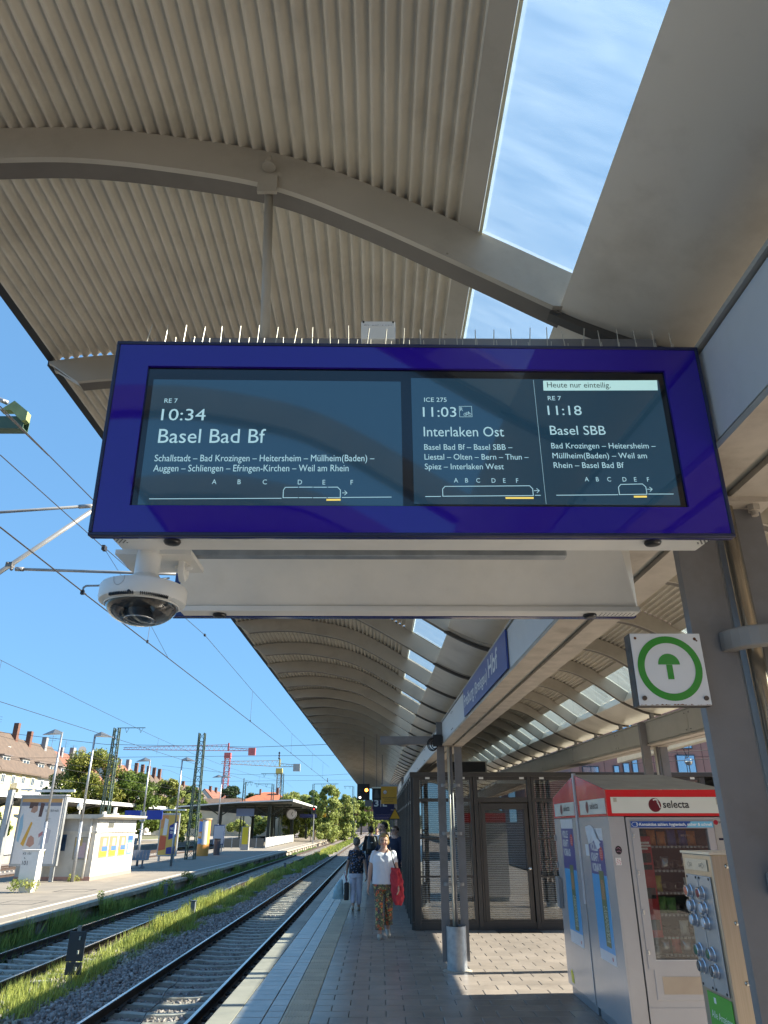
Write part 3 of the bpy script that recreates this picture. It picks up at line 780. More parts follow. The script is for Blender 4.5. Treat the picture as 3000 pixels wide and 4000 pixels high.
T(g, 'RE 7', .175, .4545, .0165, .0415); T(g, '10:34', .171, .391, .043, .139); T(g, 'Basel Bad Bf', .170, .311, .0515, .334)
T(g, 'Schallstadt – Bad Krozingen – Heitersheim – Müllheim(Baden) –', .1665, .247, .0235, .680)
T(g, 'Auggen – Schliengen – Efringen-Kirchen – Weil am Rhein', .1665, .2125, .0235, .600)
for c_, u in zip('ABCDEF', (.349, .427, .5035, .611, .687, .773)): T(g, c_, u, .171, .0165, None)
stroke(g, [(.1655, .1210), (.5627, .1245)], .0022, o_, U, V)
stroke(g, [(.568, .1265), (.568, .152), (.5735, .1610), (.612, .1615)], .0022, o_, U, V); stroke(g, [(.568, .1265), (.612, .1268)], .0022, o_, U, V)
for a in (.616, .660): stroke(g, [(a, .1618), (a + .040, .162)], .0022, o_, U, V); stroke(g, [(a, .1268), (a + .040, .127)], .0022, o_, U, V)
stroke(g, [(.704, .162), (.733, .1625), (.742, .153), (.742, .1275), (.704, .1273)], .0022, o_, U, V)
stroke(g, [(.748, .1433), (.762, .1434)], .0018, o_, U, V); stroke(g, [(.755, .1505), (.7625, .1434), (.755, .1363)], .0018, o_, U, V)
stroke(g, [(.7475, .1280), (.898, .1300)], .0022, o_, U, V)
g.build('train_information', ink, s1, label='departures text Basel Bad Bf 10:34 RE 7', kind='stuff')
flat(MB(), [(.700, .1170), (.743, .1175), (.743, .1235), (.700, .123)], o_, U, V).build('first_class_bar', yel, s1)
g = MB()
T(g, 'ICE 275', 1.009, .466, .0165, .073); T(g, '11:03', 1.0035, .411, .037, .108); T(g, 'Interlaken Ost', 1.004, .340, .036, .257)
T(g, 'Basel Bad Bf – Basel SBB –', 1.004, .2925, .0205, .280); T(g, 'Liestal – Olten – Bern – Thun –', 1.004, .258, .0205, .329); T(g, 'Spiez – Interlaken West', 1.004, .2245, .0205, .248)
for c_, u in zip('ABCDEF', (1.093, 1.128, 1.1625, 1.2105, 1.2465, 1.287)): T(g, c_, u, .180, .0155, None)
# reservation box with bicycle
stroke(g, [(1.122, .4115), (1.162, .412), (1.162, .4505), (1.122, .450), (1.122, .4115)], .0013, o_, U, V)
T(g, 'R', 1.1245, .4335, .0135, None)
for c_ in ((1.1405, .4205), (1.1545, .4208)): disc(g, c_, .0055, o_, U, V, 16, .0044)
stroke(g, [(1.1405, .4205), (1.145, .4285), (1.1525, .4285), (1.1475, .4208), (1.1405, .4205)], .0011, o_, U, V); stroke(g, [(1.1545, .4208), (1.1515, .432)], .0011, o_, U, V)
stroke(g, [(1.003, .1322), (1.050, .1328)], .0022, o_, U, V)
stroke(g, [(1.0565, .1335), (1.0565, .1575), (1.064, .1665), (1.328, .170), (1.3365, .160), (1.3365, .137), (1.0565, .1335)], .0022, o_, U, V)
stroke(g, [(1.340, .1535), (1.356, .1537)], .0018, o_, U, V); stroke(g, [(1.349, .1608), (1.3565, .1537), (1.349, .1466)], .0018, o_, U, V); stroke(g, [(1.342, .138), (1.359, .138)], .0022, o_, U, V)
stroke(g, [(1.374, .109), (1.373, .552)], .0009, o_, U, V)
stroke(g, [(1.409, .1385), (1.6013, .141)], .0022, o_, U, V)
stroke(g, [(1.606, .1415), (1.606, .1665), (1.6145, .176), (1.683, .178), (1.6925, .168), (1.6925, .143), (1.606, .1415)], .0022, o_, U, V)
stroke(g, [(1.696, .160), (1.711, .1602)], .0018, o_, U, V); stroke(g, [(1.704, .1673), (1.7115, .1602), (1.704, .153)], .0018, o_, U, V); stroke(g, [(1.697, .1437), (1.7756, .1442)], .0022, o_, U, V)
T(g, 'RE 7', 1.4145, .4757, .0165, .0435); T(g, '11:18', 1.4095, .421, .036, .111); T(g, 'Basel SBB', 1.410, .349, .034, .180)
T(g, 'Bad Krozingen – Heitersheim –', 1.409, .300, .0205, .336); T(g, 'Müllheim(Baden) – Weil am', 1.4095, .265, .0205, .302); T(g, 'Rhein – Basel Bad Bf', 1.410, .2315, .0205, .223)
for c_, u in zip('ABCDEF', (1.503, 1.5385, 1.574, 1.6225, 1.659, 1.7)): T(g, c_, u, .186, .0155, None)
g.build('train_information', ink, s2, label='departures text Interlaken Ost 11:03 and Basel SBB 11:18', kind='stuff')
flat(MB(), [(1.2496, .1255), (1.337, .126), (1.337, .132), (1.2496, .1315)], o_, U, V).build('first_class_bar', yel, s2)
flat(MB(), [(1.650, .1315), (1.691, .132), (1.691, .138), (1.650, .1375)], o_, U, V).build('first_class_bar', yel, s2)
flat(MB(), [(1.403, .512), (1.784, .517), (1.787, .5555), (1.405, .5495)], o_, U, V).build('notice_strip', plain('notice_cyan', (0.35, 0.48, 0.48), 0.4, emit=(0.38, 0.62, 0.60), estr=0.26), s2)
g = MB(); text(g, 'Heute nur einteilig.', P(1.4165, .5235, dZ + .0008), TU, V, .0215, .211)
g.build('notice_text', plain('notice_ink', (0.01, 0.02, 0.03), 0.5), s2)
# white housing behind the front frame, its underside flange with vent holes and rubber feet
cab(MB(), .055, W - .055, .006, Hh - .01, -.15, -.031).build('front_housing', white, disp, bevel=.006)
ven = MB()
for sgn, ub in ((0, .075), (1, W - .075)):
    for i in range(3):
        for j in range(4):
            c = P(ub + (i - 1) * .012 + (j % 2) * .006, .0055, -.045 - j * .010)
            ven.cyl(c, c - V * .001, .0028, 6)
ven.build('vent_holes', blackp, disp, kind='stuff')
for ub in (.235, W - .235):
    c = P(ub, .006, -.052); MB().lathe(c - V * .016, [(.012, 0), (.022, .003), (.026, .010), (.024, .016)], 20, axis=tuple(V)).build('rubber_foot', blackp, disp, smooth=True)
# rear cabinet
RY = 2.80; RX0, RX1 = -.80, 1.045; RZ = 2.532
rear = MB(); tw_ = .022
rear.box(RX0 - .045, RX1 + .0, RY, RY + .035, RZ - .006, RZ + .67)
rear.build('rear_frame', blue, disp, bevel=.004)
# housing of the rear cabinet, tapering towards the suspension beam
hx0, hx1 = RX0 + .01, RX1 - .01
tp0, tp1 = hx0 + .0, hx1
vs = [(hx0, RY, RZ), (hx1, RY, RZ), (hx1, RY - .05, RZ + .004), (hx0, RY - .05, RZ + .004),
      (hx0 + .035, RY - .42, RZ + .40), (hx1 - .20, RY - .42, RZ + .40), (hx0 + .035, RY - .42, RZ + .65), (hx1 - .20, RY - .42, RZ + .65),
      (hx0, RY, RZ + .66), (hx1, RY, RZ + .66), (hx1, RY - .05, RZ + .42), (hx0, RY - .05, RZ + .42)]
fs = [(0, 1, 2, 3), (3, 2, 5, 4), (4, 5, 7, 6), (6, 7, 9, 8), (0, 3, 11, 8), (1, 9, 10, 2), (3, 4, 11), (2, 10, 5), (11, 4, 6, 8), (10, 9, 7, 5), (0, 8, 9, 1)]
MB().add(vs, fs).build('rear_housing', white, disp, bevel=.004)
fl = MB().box(hx0, hx1, RY - .075, RY - .002, RZ - .004, RZ + .018); fl.build('rear_flange', white, disp, bevel=.003)
for ub in (RX0 + .16, RX1 - .20):
    MB().lathe((ub, RY - .03, RZ - .018), [(.012, 0), (.024, .003), (.028, .010), (.025, .016)], 20).build('rubber_foot', blackp, disp, smooth=True)
ven = MB()
for i in range(9):
    for j in range(3):
        ven.cyl((hx1 - .02 - i * .016, RY - .02 - j * .017, RZ - .0042), (hx1 - .02 - i * .016, RY - .02 - j * .017, RZ - .0052), .003, 6)
ven.build('vent_holes', blackp, disp, kind='stuff')
# suspension: box beam above, aluminium rail and flanges below the front housing
MB().box(-.75, .075, 2.30, 2.42, 3.28, 3.525).build('suspension_beam', steelp, disp, bevel=.004)
MB().box(.079, 1.10, 2.30, 2.42, 3.28, 3.527).build('suspension_beam', steelp, disp, bevel=.004)
MB().box(-.632, .62, 2.20, 2.235, 2.565, 2.60).build('support_rail', galv, disp, bevel=.004)
MB().box(-.655, -.634, 2.18, 2.25, 2.505, 2.64).prism([(2.18, 2.505), (2.25, 2.505), (2.215, 2.478)], -.655, -.634, 'x').build('rail_flange', whitep, disp, bevel=.003)
nb_ = MB()
for zz in (2.522, 2.556):
    nb_.cyl((-.634, 2.20, zz), (-.622, 2.20, zz), .010, 6); nb_.ball((-.619, 2.20, zz), .008, 10, 6); nb_.cyl((-.667, 2.20, zz), (-.655, 2.20, zz), .009, 6)
nb_.build('flange_nuts', whitep, disp, smooth=False)
MB().box(-.84, -.60, 2.12, 2.30, 2.540, 2.556).build('mounting_plate', white, disp)
# small cover box clipped on the beam, with its printed strip
jb = MB().box(-.075, .060, 2.26, 2.30, 3.49, 3.577).build('junction_box', whitep, disp, bevel=.005)
MB().box(-.066, .050, 2.2585, 2.2598, 3.549, 3.562).build('label_strip', plain('label_white', (.8, .8, .8)), jb)
text(MB(), 'ZIM 3.1  von AVT 1 - 6   1 F 6.1 1', (-.063, 2.2580, 3.5525), (1, 0, 0), (0, 0, 1), .0056, .108).build('label_text', blackp, jb)
sc_ = MB()
for x in (-.066, .051): sc_.cyl((x, 2.2595, 3.570), (x, 2.256, 3.570), .004, 8)
sc_.build('screws', blackp, jb)
# bird spikes standing on the top edge
spk = MB().cyl((0, 0, 0), (0, 0, .082), .0019, 6, .0014).mesh('bird_spike'); spk.materials.append(mat('spike_steel', (0.50, 0.46, 0.38), None, 10, 0.35, 0.2))
spk.transform(Matrix.Identity(4))
n = 30
for i in range(n):
    for r_, (hh, d_) in enumerate(((1.0, -.02), (.76, -.06))):
        u = .085 + i * (W - .16) / (n - 1) + (0.022 if r_ else 0) * (1 if i % 3 else .6)
        if u > W - .02: continue
        o = bpy.data.objects.new('bird_spike', spk); COL.objects.link(o); o.parent = disp
        p = P(u, Hh, d_); o.location = p - disp.location
        o.scale = (1, 1, hh * random.uniform(.93, 1.08)); o.rotation_euler = (random.uniform(-.08, .08), random.gauss(.03, .07), 0)
MB().obox(P(W / 2, Hh + .003, -.04), U * (W / 2 - .03), NRM * .03, V * .0025).build('spike_base', plain('clear_strip', (.35, .35, .36), .2), disp)

disp.scale = (.87,) * 3; disp.location = (.087, 1.74, 2.429)          # real size of the cabinets: 1.69 m wide

# ---------------------------------------------------------------- dome camera under the display
dc = thing('dome_camera', 'white dome security camera with clear bubble hanging at the left end of the display', 'camera', (-.735, 2.13, 2.55))
cx, cy = -.735, 2.13
MB().lathe((cx, cy, 2.470), [(.038, 0), (.038, .070), (.036, .072), (.036, .085)], 40).build('stem', whitep, dc, auto=True)
MB().lathe((cx, cy, 2.440), [(.062, 0), (.052, .012), (.042, .030), (.036, .034)], 40).build('stem_collar', whitep, dc, auto=True)
hs = MB().lathe((cx, cy, 2.375), [(.112, 0), (.128, .006), (.131, .014), (.131, .050), (.128, .056), (.10, .064), (.06, .067), (0, .068)], 64).build('housing', whitep, dc, auto=True)
MB().lathe((cx, cy, 2.373), [(.108, .004), (.112, 0), (.110, -.002)], 64, closed=False).build('trim_ring', whitep, dc, smooth=True)
v_ = MB()
for i in range(34):
    a = -math.pi / 2 + (i - 12) * .043
    if 15 <= i <= 17: continue
    c = Vector((cx + .1255 * math.cos(a), cy + .1255 * math.sin(a), 2.378))
    v_.obox(c, Vector((math.cos(a), math.sin(a), 0)) * .004, Vector((-math.sin(a), math.cos(a), 0)) * .0011, Vector((0, 0, 1)) * .0045)
v_.build('vent_slots', blackp, hs, kind='stuff')
MB().cyl((cx, cy - .125, 2.382), (cx, cy - .1325, 2.382), .004, 10).build('screw', darkm, hs)
# notch outline on the housing front
nt = MB(); pts = []
for i in range(13):
    a = math.pi * i / 12
    th = -math.pi / 2 - .28 + .14 * math.cos(a); zz = 2.424 - .022 * math.sin(a)
    pts.append((cx + .1316 * math.cos(th), cy + .1316 * math.sin(th), zz))
nt.tube([(pts[0][0], pts[0][1], 2.431)] + pts + [(pts[-1][0], pts[-1][1], 2.431)], .0006, 4).build('notch_seam', plain('seam_grey', (.3, .3, .3)), hs)
dglass = bpy.data.materials.new('clear_dome'); dglass.use_nodes = True
b = dglass.node_tree.nodes['Principled BSDF']; b.inputs['Transmission Weight'].default_value = 1; b.inputs['Roughness'].default_value = 0.0; b.inputs['IOR'].default_value = 1.12; b.inputs['Specular IOR Level'].default_value = 1.0; b.inputs['Coat Weight'].default_value = 1.0
MB().lathe((cx, cy, 2.375), [(.107 * math.cos(a), -.062 * math.sin(a)) for a in [i * math.pi / 2 / 14 for i in range(15)]], 48, closed=False).build('dome', dglass, dc, smooth=True)
MB().lathe((cx, cy, 2.376), [(.106, 0), (.098, .001), (.09, -.012), (.045, -.018), (0, -.018)], 48, closed=False).build('inner_plate', mat('inner_plate', (0.03, 0.028, 0.026), (0.016, 0.015, 0.014), 30, 0.35), dc, smooth=True)
for i, (dx_, dy_) in enumerate(((-.055, -.03), (.055, -.03), (0, .06))):
    MB().cyl((cx + dx_, cy + dy_, 2.365), (cx + dx_ * 1.2, cy + dy_ * 1.2, 2.345), .024, 24, .019).build('lens_module', mat('lens_housing', (0.13, 0.12, 0.11), None, 20, 0.25, 0.4), dc, auto=True)
lm = MB().cyl((cx, cy - .01, 2.365), (cx, cy - .01, 2.332), .044, 32, .040).build('lens_module', blackp, dc, auto=True)
MB().lathe((cx, cy - .01, 2.3315), [(.047, .003), (.047, -.002), (.040, -.004), (.038, 0)], 32).build('lens_ring', mat('chrome_ring', (0.7, 0.7, 0.7), None, 10, 0.12, 1.0), lm, smooth=True)
MB().lathe((cx, cy - .01, 2.329), [(.036, 0), (.020, -.006), (0, -.008)], 32, closed=False).build('lens_glass', mat('lens_glass', (0.01, 0.01, 0.012), None, 10, 0.03, coat=1), lm, smooth=True)

dc.scale = (.87,) * 3; dc.location = (-.639, 1.853, 2.446)

# ---------------------------------------------------------------- green ring sign on the near column
gs = thing('enamel_sign', 'square white enamel sign with green ring and mushroom-shaped symbol on the near column', 'sign', (.84, 2.05, 2.17))
q = [(.727, 2.075, 2.272), (.945, 2.02, 2.268), (.945, 2.02, 2.056), (.727, 2.075, 2.050)]
sgU = Vector((1, 0, 0)); sgV = Vector((0, 0, 1)); sgN = Vector((sgU.y, -sgU.x, 0)); sgN = sgN if sgN.y < 0 else -sgN
so = Vector((.734, 2.045, 2.062)); sw, shh = .205, .206
def SP(a, b, d=0): return so + sgU * a + sgV * b + sgN * d
bd = MB().obox(SP(sw / 2, shh / 2, -.024), sgU * (sw / 2 + .002), sgV * shh / 2, sgN * .022).build('backing_block', mat('rusty_edge', (0.10, 0.095, 0.09), (0.05, 0.045, 0.04), 30, 0.7, stain=(.2, .09, .03), sscale=20, samt=.5), gs)
en = mat('white_enamel', (0.74, 0.74, 0.75), (0.70, 0.70, 0.71), 4, 0.2, coat=.3)
pl = MB().obox(SP(sw / 2, shh / 2, -.0005), sgU * (sw / 2), sgV * (shh / 2), sgN * .0015).build('plate', en, gs, bevel=.001)
grn = plain('enamel_green', (0.035, 0.28, 0.03), 0.22, coat=.3)
gm = MB(); O = SP(0, 0, .0018)
disc(gm, (.1025, .105), .0925, O, sgU, sgV, 64, .0725)
gm.build('ring', grn, gs)
gm = MB()
disc(gm, (.1015, .115), .0315, O, sgU, sgV, 32, 0, 0, math.pi)
flat(gm, [(.0925, .1145), (.1105, .1145), (.1105, .073), (.0925, .073)], O, sgU, sgV)
gm.build('symbol', grn, gs)
for a, b_ in ((.012, .016), (.187, .016)):
    MB().cyl(SP(a + .004, b_ + .004, .001), SP(a + .004, b_ + .004, .006), .0065, 16).build('bolt', mat('rusty_bolt', (.13, .11, .10), (.09, .05, .03), 60, .6, .5), gs)
for a, b_, r_ in ((.014, .192, .0042), (.188, .190, .0048), (.193, .185, .0028)):
    disc(MB(), (a, b_), r_, SP(0, 0, .0014), sgU, sgV, 10).build('rust_hole', rust, gs)
rs = MB(); random.seed(3)
for i in range(46):
    a = random.random() * sw * .98; h_ = random.uniform(.0006, .0035) * (1.6 if .05 < a < .16 else 1)
    flat(rs, [(a, .0006), (a + random.uniform(.002, .012), .0006), (a + .005, h_)], SP(0, 0, .0015), sgU, sgV)
rs.build('rust_edge', mat('light_rust', (.36, .17, .06), (.18, .08, .03), 60, .9), gs, kind='stuff')
MB().beam(SP(.13, .11, -.05), SP(.225, .11, .0-.06), .02, .12).build('sign_bracket', steelp, gs)

# ---------------------------------------------------------------- control pillar (stainless, with push buttons)
cp = thing('control_pillar', 'stainless control pillar with two columns of round push buttons and a green sticker', 'control pillar', (1.35, 3.0, 0))
X = 1.2; yn, yf, zt = 2.85, 3.113, 1.656
MB().box(X, 1.52, yn, yf, 0, zt).build('cabinet', inox, cp, bevel=.004)
MB().box(X - .004, 1.524, yn - .004, yf + .004, zt, zt + .008).build('lid', mat('lid_steel', (.75, .72, .62), None, 5, .3, .6), cp)
U2 = Vector((0, -1, 0)); V2 = Vector((0, 0, 1)); Op = Vector((X - .001, 3.113, 0))
lp_ = MB().box(X - .003, X - .0005, 2.885, 3.085, 1.600, 1.638).build('label_plate', mat('plate_steel', (.66, .60, .50), None, 8, .35, .6), cp)
m = MB(); Ot = Vector((X - .0042, 3.113, 0))
stroke(m, [(.068, 1.628), (.050, 1.618), (.068, 1.608), (.068, 1.613), (.095, 1.613), (.095, 1.623), (.068, 1.623), (.068, 1.628)], .0012, Ot, U2, V2)
stroke(m, [(.186, 1.628), (.204, 1.618), (.186, 1.608), (.186, 1.613), (.159, 1.613), (.159, 1.623), (.186, 1.623), (.186, 1.628)], .0012, Ot, U2, V2)
text(m, 'Offenb', (X - .0042, 3.113 - .070, 1.6155), U2, V2, .0055, .022); text(m, 'Basel', (X - .0042, 3.113 - .163, 1.6155), U2, V2, .0055, .018)
m.build('arrow_print', blackp, lp_)
for k_, (ya, yb) in enumerate(((2.986, 3.091), (2.873, 2.980))):
    pn = MB().box(X - .005, X - .0005, ya, yb, 1.215, 1.583).build('button_panel', mat('panel_alu', (.48, .49, .52), (.42, .43, .46), 6, .38, .7), cp, bevel=.0015)
    sm_ = MB()
    for yy in (ya + .012, yb - .012):
        for zz in (1.575, 1.223): sm_.cyl((X - .005, yy, zz), (X - .007, yy, zz), .0045, 8)
    sm_.build('panel_screws', darkm, pn)
bcol = {'o': plain('button_orange', (.75, .16, .07), .3), 'r': plain('button_red', (.22, .01, .02), .3), 'w': plain('button_white', (.62, .64, .70), .35), 'g': plain('button_green', (.02, .13, .06), .3), 'k': plain('button_key', (.06, .06, .07), .3)}
collar = mat('chrome_collar', (.62, .62, .66), None, 8, .22, .9)
for (yy, zz, c_) in ((3.062, 1.526, 'o'), (2.952, 1.526, 'r'), (3.058, 1.477, 'w'), (2.950, 1.477, 'w'), (3.054, 1.431, 'w'), (2.948, 1.431, 'w'), (3.052, 1.333, 'g'), (2.945, 1.333, 'g'), (3.045, 1.283, 'k'), (2.937, 1.283, 'k')):
    bt = MB().lathe((X - .005, yy, zz), [(.024, 0), (.024, .004), (.0205, .006), (.0205, .020), (.018, .022), (.0155, .022), (.0155, .016)], 28, axis=(-1, 0, 0)).build('push_button', collar, cp, auto=True)
    MB().lathe((X - .005, yy, zz), [(.0150, .012), (.0150, .0205), (.012, .022), (0, .022)], 24, axis=(-1, 0, 0)).build('button_cap', bcol[c_], bt, auto=True)
    if c_ == 'k': MB().box(X - .0285, X - .0268, yy - .0025, yy + .0025, zz - .008, zz + .008).build('key_slot', collar, bt)
for i, zz in enumerate((1.619, 1.440, 1.261, 1.08)):
    MB().lathe((1.255, yn, zz), [(.0085, 0), (.0085, .0015), (.005, .004), (0, .0045)], 14, axis=(0, -1, 0)).build('screw', mat('screw_head', (.6, .58, .52), None, 8, .2, 1), cp, smooth=True)
gst = MB().box(X - .0022, X - .0008, 2.868, 3.065, .98, 1.206).build('green_sticker', plain('sticker_green', (.10, .42, .03), .4), cp)
m = MB()
text(m, 'Alle Anzeiger', (X - .0028, 3.05, 1.128), U2, V2, .024, .165); text(m, 'dunkel?', (X - .0028, 3.02, 1.085), U2, V2, .024, .10)
flat(m, [(.10, 1.175), (.118, 1.175), (.118, 1.193), (.10, 1.193)], (X - .0028, 3.113, 0), U2, V2)
m.build('sticker_text', plain('sticker_white', (.85, .9, .8), .4), gst)
# ================================================================ glazed kiosk on the platform
anth = mat('anthracite_frame', (0.06, 0.055, 0.052), (0.05, 0.046, 0.043), 4, 0.38, 0.1, 0.02, 80, stain=(.07, .065, .06), sscale=6, samt=.3)
kglass = glass_mat('kiosk_glass', (0.80, 0.83, 0.83), 0.14, 0.01)
kio = thing('glazed_kiosk', 'dark-framed glass kiosk with venetian blinds and a closed glass door on the platform', 'kiosk', (3.2, 15.13, 0))
KX0, KX1, KY0, KY1, KT = .67, 7.2, 15.13, 26.2, 2.745
inside = plain('kiosk_inside', (0.05, 0.045, 0.04), .8)
MB().box(KX0 + .25, KX1 - .1, 16.6, 16.66, 0.02, 2.6).build('inner_wall', mat('kiosk_inner_wall', (.16, .12, .09), (.06, .05, .05), 1.2, .7), kio)
MB().box(KX0 + .05, KX1, KY0 + .05, KY1, 0.004, 0.03).build('floor', inside, kio)
MB().box(KX0 - .06, KX1 + .06, KY0 - .08, KY1 + .05, 2.66, KT).build('roof', anth, kio, bevel=.006)
MB().box(KX0 - .03, KX1, KY0 - .04, KY0 + .04, .0, .13).build('plinth', anth, kio)
fr = lambda n, *b, **k: MB().box(*b).build(n, anth, kio, bevel=.004, **k)
# front verticals
for x0, x1, d in ((.67, .80, .06), (1.80, 1.86, .045), (1.87, 1.95, .06), (2.94, 3.01, .06), (3.02, 3.08, .045), (4.16, 4.26, .05), (5.3, 5.4, .05), (6.4, 6.5, .05)):
    fr('mullion', x0, x1, KY0 - d, KY0 + .06, .13 if d < .06 else .0, 2.66)
bays = [(.80, 1.80), (3.08, 4.16), (4.26, 5.3), (5.4, 6.4)]
slat_m = mat('blind_slat', (.80, .80, .78), (.74, .74, .72), 6, .35)
def blind(x0, x1, z0, z1, y, tilt=.55, pitch=.036, axis='x'):
    m = MB(); z = z0
    w = .013
    while z < z1:
        tt = tilt + random.uniform(-.07, .07)
        dy, dz = w * math.cos(tt), w * math.sin(tt)
        sg = random.uniform(-.0015, .0015)
        if axis == 'x': m.add([(x0, y - dy, z - dz), (x1, y - dy, z - dz + sg), (x1, y + dy, z + dz + sg), (x0, y + dy, z + dz)], [(0, 1, 2, 3)])
        else: m.add([(y - dy, x0, z - dz), (y - dy, x1, z - dz + sg), (y + dy, x1, z + dz + sg), (y + dy, x0, z + dz)], [(0, 1, 2, 3)])
        z += pitch
    return m
for x0, x1 in bays:
    fr('transom', x0, x1, KY0 - .03, KY0 + .04, 2.20, 2.26); fr('transom', x0, x1, KY0 - .03, KY0 + .04, 2.60, 2.665)
    fr('window_bar', x0, x1, KY0 - .02, KY0 + .03, 1.525, 1.555); fr('window_bar', x0, x1, KY0 - .02, KY0 + .03, .865, .895)
    fr('window_sill', x0, x1, KY0 - .03, KY0 + .04, .13, .17)
    for z0, z1 in ((.17, .865), (.895, 1.525), (1.555, 2.20), (2.26, 2.60)):
        m = MB().box(x0, x1, KY0 + .004, KY0 + .010, z0, z1).build('pane', kglass, kio)
    blind(x0 + .03, x1 - .03, .2, 2.58, KY0 + .11).build('venetian_blind', slat_m, kio, kind='stuff')
    for xx in (x0 + .12, x1 - .18):
        MB().box(xx, xx + .09, KY0 - .036, KY0 - .031, 2.615, 2.655).build('white_tag', whitep, kio, bevel=.002)
# door bay
fr('transom', 1.95, 2.94, KY0 - .035, KY0 + .04, 2.19, 2.28); fr('transom', 1.95, 2.94, KY0 - .035, KY0 + .04, 2.60, 2.665)
MB().box(1.95, 2.94, KY0 + .004, KY0 + .01, 2.28, 2.60).build('pane', kglass, kio)
MB().box(2.02, 2.90, KY0 + .30, KY0 + .9, 2.3, 2.55).build('cupboard', mat('wood_box', (.22, .10, .05), (.14, .06, .03), 5, .6), kio)
door = MB().box(2.0, 2.08, KY0 - .03, KY0 + .03, .03, 2.17).box(2.84, 2.92, KY0 - .03, KY0 + .03, .03, 2.17).box(2.08, 2.84, KY0 - .03, KY0 + .03, 2.06, 2.17).box(2.08, 2.84, KY0 - .03, KY0 + .03, .03, .17).build('door', anth, kio, bevel=.004)
MB().box(2.08, 2.84, KY0 - .004, KY0 + .004, .17, 2.06).build('pane', kglass, door)
blind(2.09, 2.83, .2, 2.05, KY0 + .05, .7, .03).build('venetian_blind', slat_m, door, kind='stuff')
MB().ball((2.88, KY0 - .065, 1.02), .032, 16, 10).cyl((2.88, KY0 - .06, 1.02), (2.88, KY0 - .03, 1.02), .012, 10).build('knob', mat('door_knob', (.75, .73, .7), None, 8, .15, 1), door, smooth=True)
MB().box(1.96, 1.995, KY0 - .035, KY0 + .03, .03, 2.19).build('door_jamb', anth, kio)
for xx in (1.99, 2.80): MB().box(xx, xx + .09, KY0 - .041, KY0 - .036, 2.615, 2.655).build('white_tag', whitep, kio)
MB().box(2.15, 2.95, 14.72, 15.05, .003, .012).build('door_mat', mat('mat_brush', (.05, .045, .04), (.03, .03, .03), 60, .95), kio)
# long side towards the track
yy = KY0; k = 0
while yy < KY1:
    MB().box(KX0 - .05, KX0 + .05, yy, yy + .07, 0, 2.66).build('side_mullion', anth, kio, bevel=.004)
    MB().box(KX0 - .002, KX0 + .004, yy + .07, yy + .92, .12, 2.6).build('side_pane', kglass, kio)
    MB().box(KX0 - .02, KX0 + .02, yy + .07, yy + .92, 2.20, 2.25).build('side_transom', anth, kio)
    MB().box(KX0 - .02, KX0 + .02, yy + .07, yy + .92, 0, .12).build('side_sill', anth, kio)
    MB().box(KX0 - .056, KX0 - .051, yy + .0, yy + .06, 2.575, 2.63).build('white_tag', whitep, kio)
    MB().box(KX0 - .056, KX0 - .051, yy + .0, yy + .06, 2.16, 2.21).build('white_tag', whitep, kio)
    blind(yy + .1, yy + .9, .2, 2.55, KX0 + .11, .55, .05, 'y').build('side_blind', slat_m, kio, kind='stuff')
    yy += .92; k += 1
MB().box(KX1 - .05, KX1, KY0, KY1, 0, 2.66).build('back_wall', anth, kio)
# small display on the kiosk roof
mo = thing('monitor_box', 'dark monitor with pale frame above the kiosk roof behind the column', 'monitor', (2.0, 16.6, 2.75))
MB().box(1.6, 2.35, 16.6, 16.75, 2.80, 3.06).build('screen', blackp, mo)
MB().box(1.57, 2.38, 16.62, 16.78, 2.78, 3.08).build('frame', beige, mo)
# hanging signs and signals beyond
sgc = {'box': mat('signal_black', (.012, .013, .014), None, 9, .45)}
gl_ = thing('platform_signal', 'dark platform signal box with orange light and small white light under the eaves', 'signal', (-.45, 22, 2.9))
MB().box(-.63, -.27, 22, 22.25, 2.45, 2.88).build('case', sgc['box'], gl_, bevel=.01)
MB().cyl((-.36, 21.995, 2.71), (-.36, 21.93, 2.71), .062, 20).build('lamp_hood', sgc['box'], gl_)
MB().lathe((-.36, 21.925, 2.71), [(.046, 0), (.03, .012), (0, .016)], 20, axis=(0, -1, 0)).build('orange_light', plain('orange_light', (.8, .25, .05), .3, emit=(1, .22, .03), estr=4), gl_)
MB().cyl((-.545, 21.995, 2.515), (-.545, 21.985, 2.515), .028, 16).build('white_light', plain('white_light', (.9, .9, .85), .3, emit=(1, .97, .85), estr=2), gl_)
MB().cyl((-.54, 21.998, 2.71), (-.54, 21.97, 2.71), .055, 20).build('dark_lens', plain('dark_lens', (.02, .02, .02), .1), gl_)
MB().box(-.46, -.43, 22.1, 22.13, 2.88, 4.2).build('hanger', steelp, gl_); MB().box(-.40, -.20, 22.02, 22.2, 2.28, 2.45).build('lower_box', plain('grey_box', (.18, .18, .18)), gl_)
g2 = thing('signal_box', 'small dark hooded signal with a pale top edge beside the orange sign', 'signal', (-.06, 21, 2.7))
MB().prism([(-.19, 2.42), (.06, 2.42), (.06, 2.72), (-.19, 2.72)], 21, 21.2).build('case', sgc['box'], g2, bevel=.01)
MB().box(-.20, .07, 20.93, 21.0, 2.715, 2.745).build('hood', plain('pale_hood', (.8, .8, .68)), g2)
flat(MB(), [(-.14, 2.46), (.01, 2.46), (-.03, 2.68), (-.10, 2.68)], (0, 20.997, 0), (1, 0, 0), (0, 0, 1)).build('reflector', plain('refl_grey', (.08, .08, .08), .2), g2)
MB().box(-.075, -.055, 21.08, 21.1, 2.72, 4.2).build('hanger', steelp, g2)
os_ = thing('smoking_area_sign', 'yellow-orange sign with round ashtray pictogram and small print hanging beside the kiosk', 'sign', (.26, 20, 2.5))
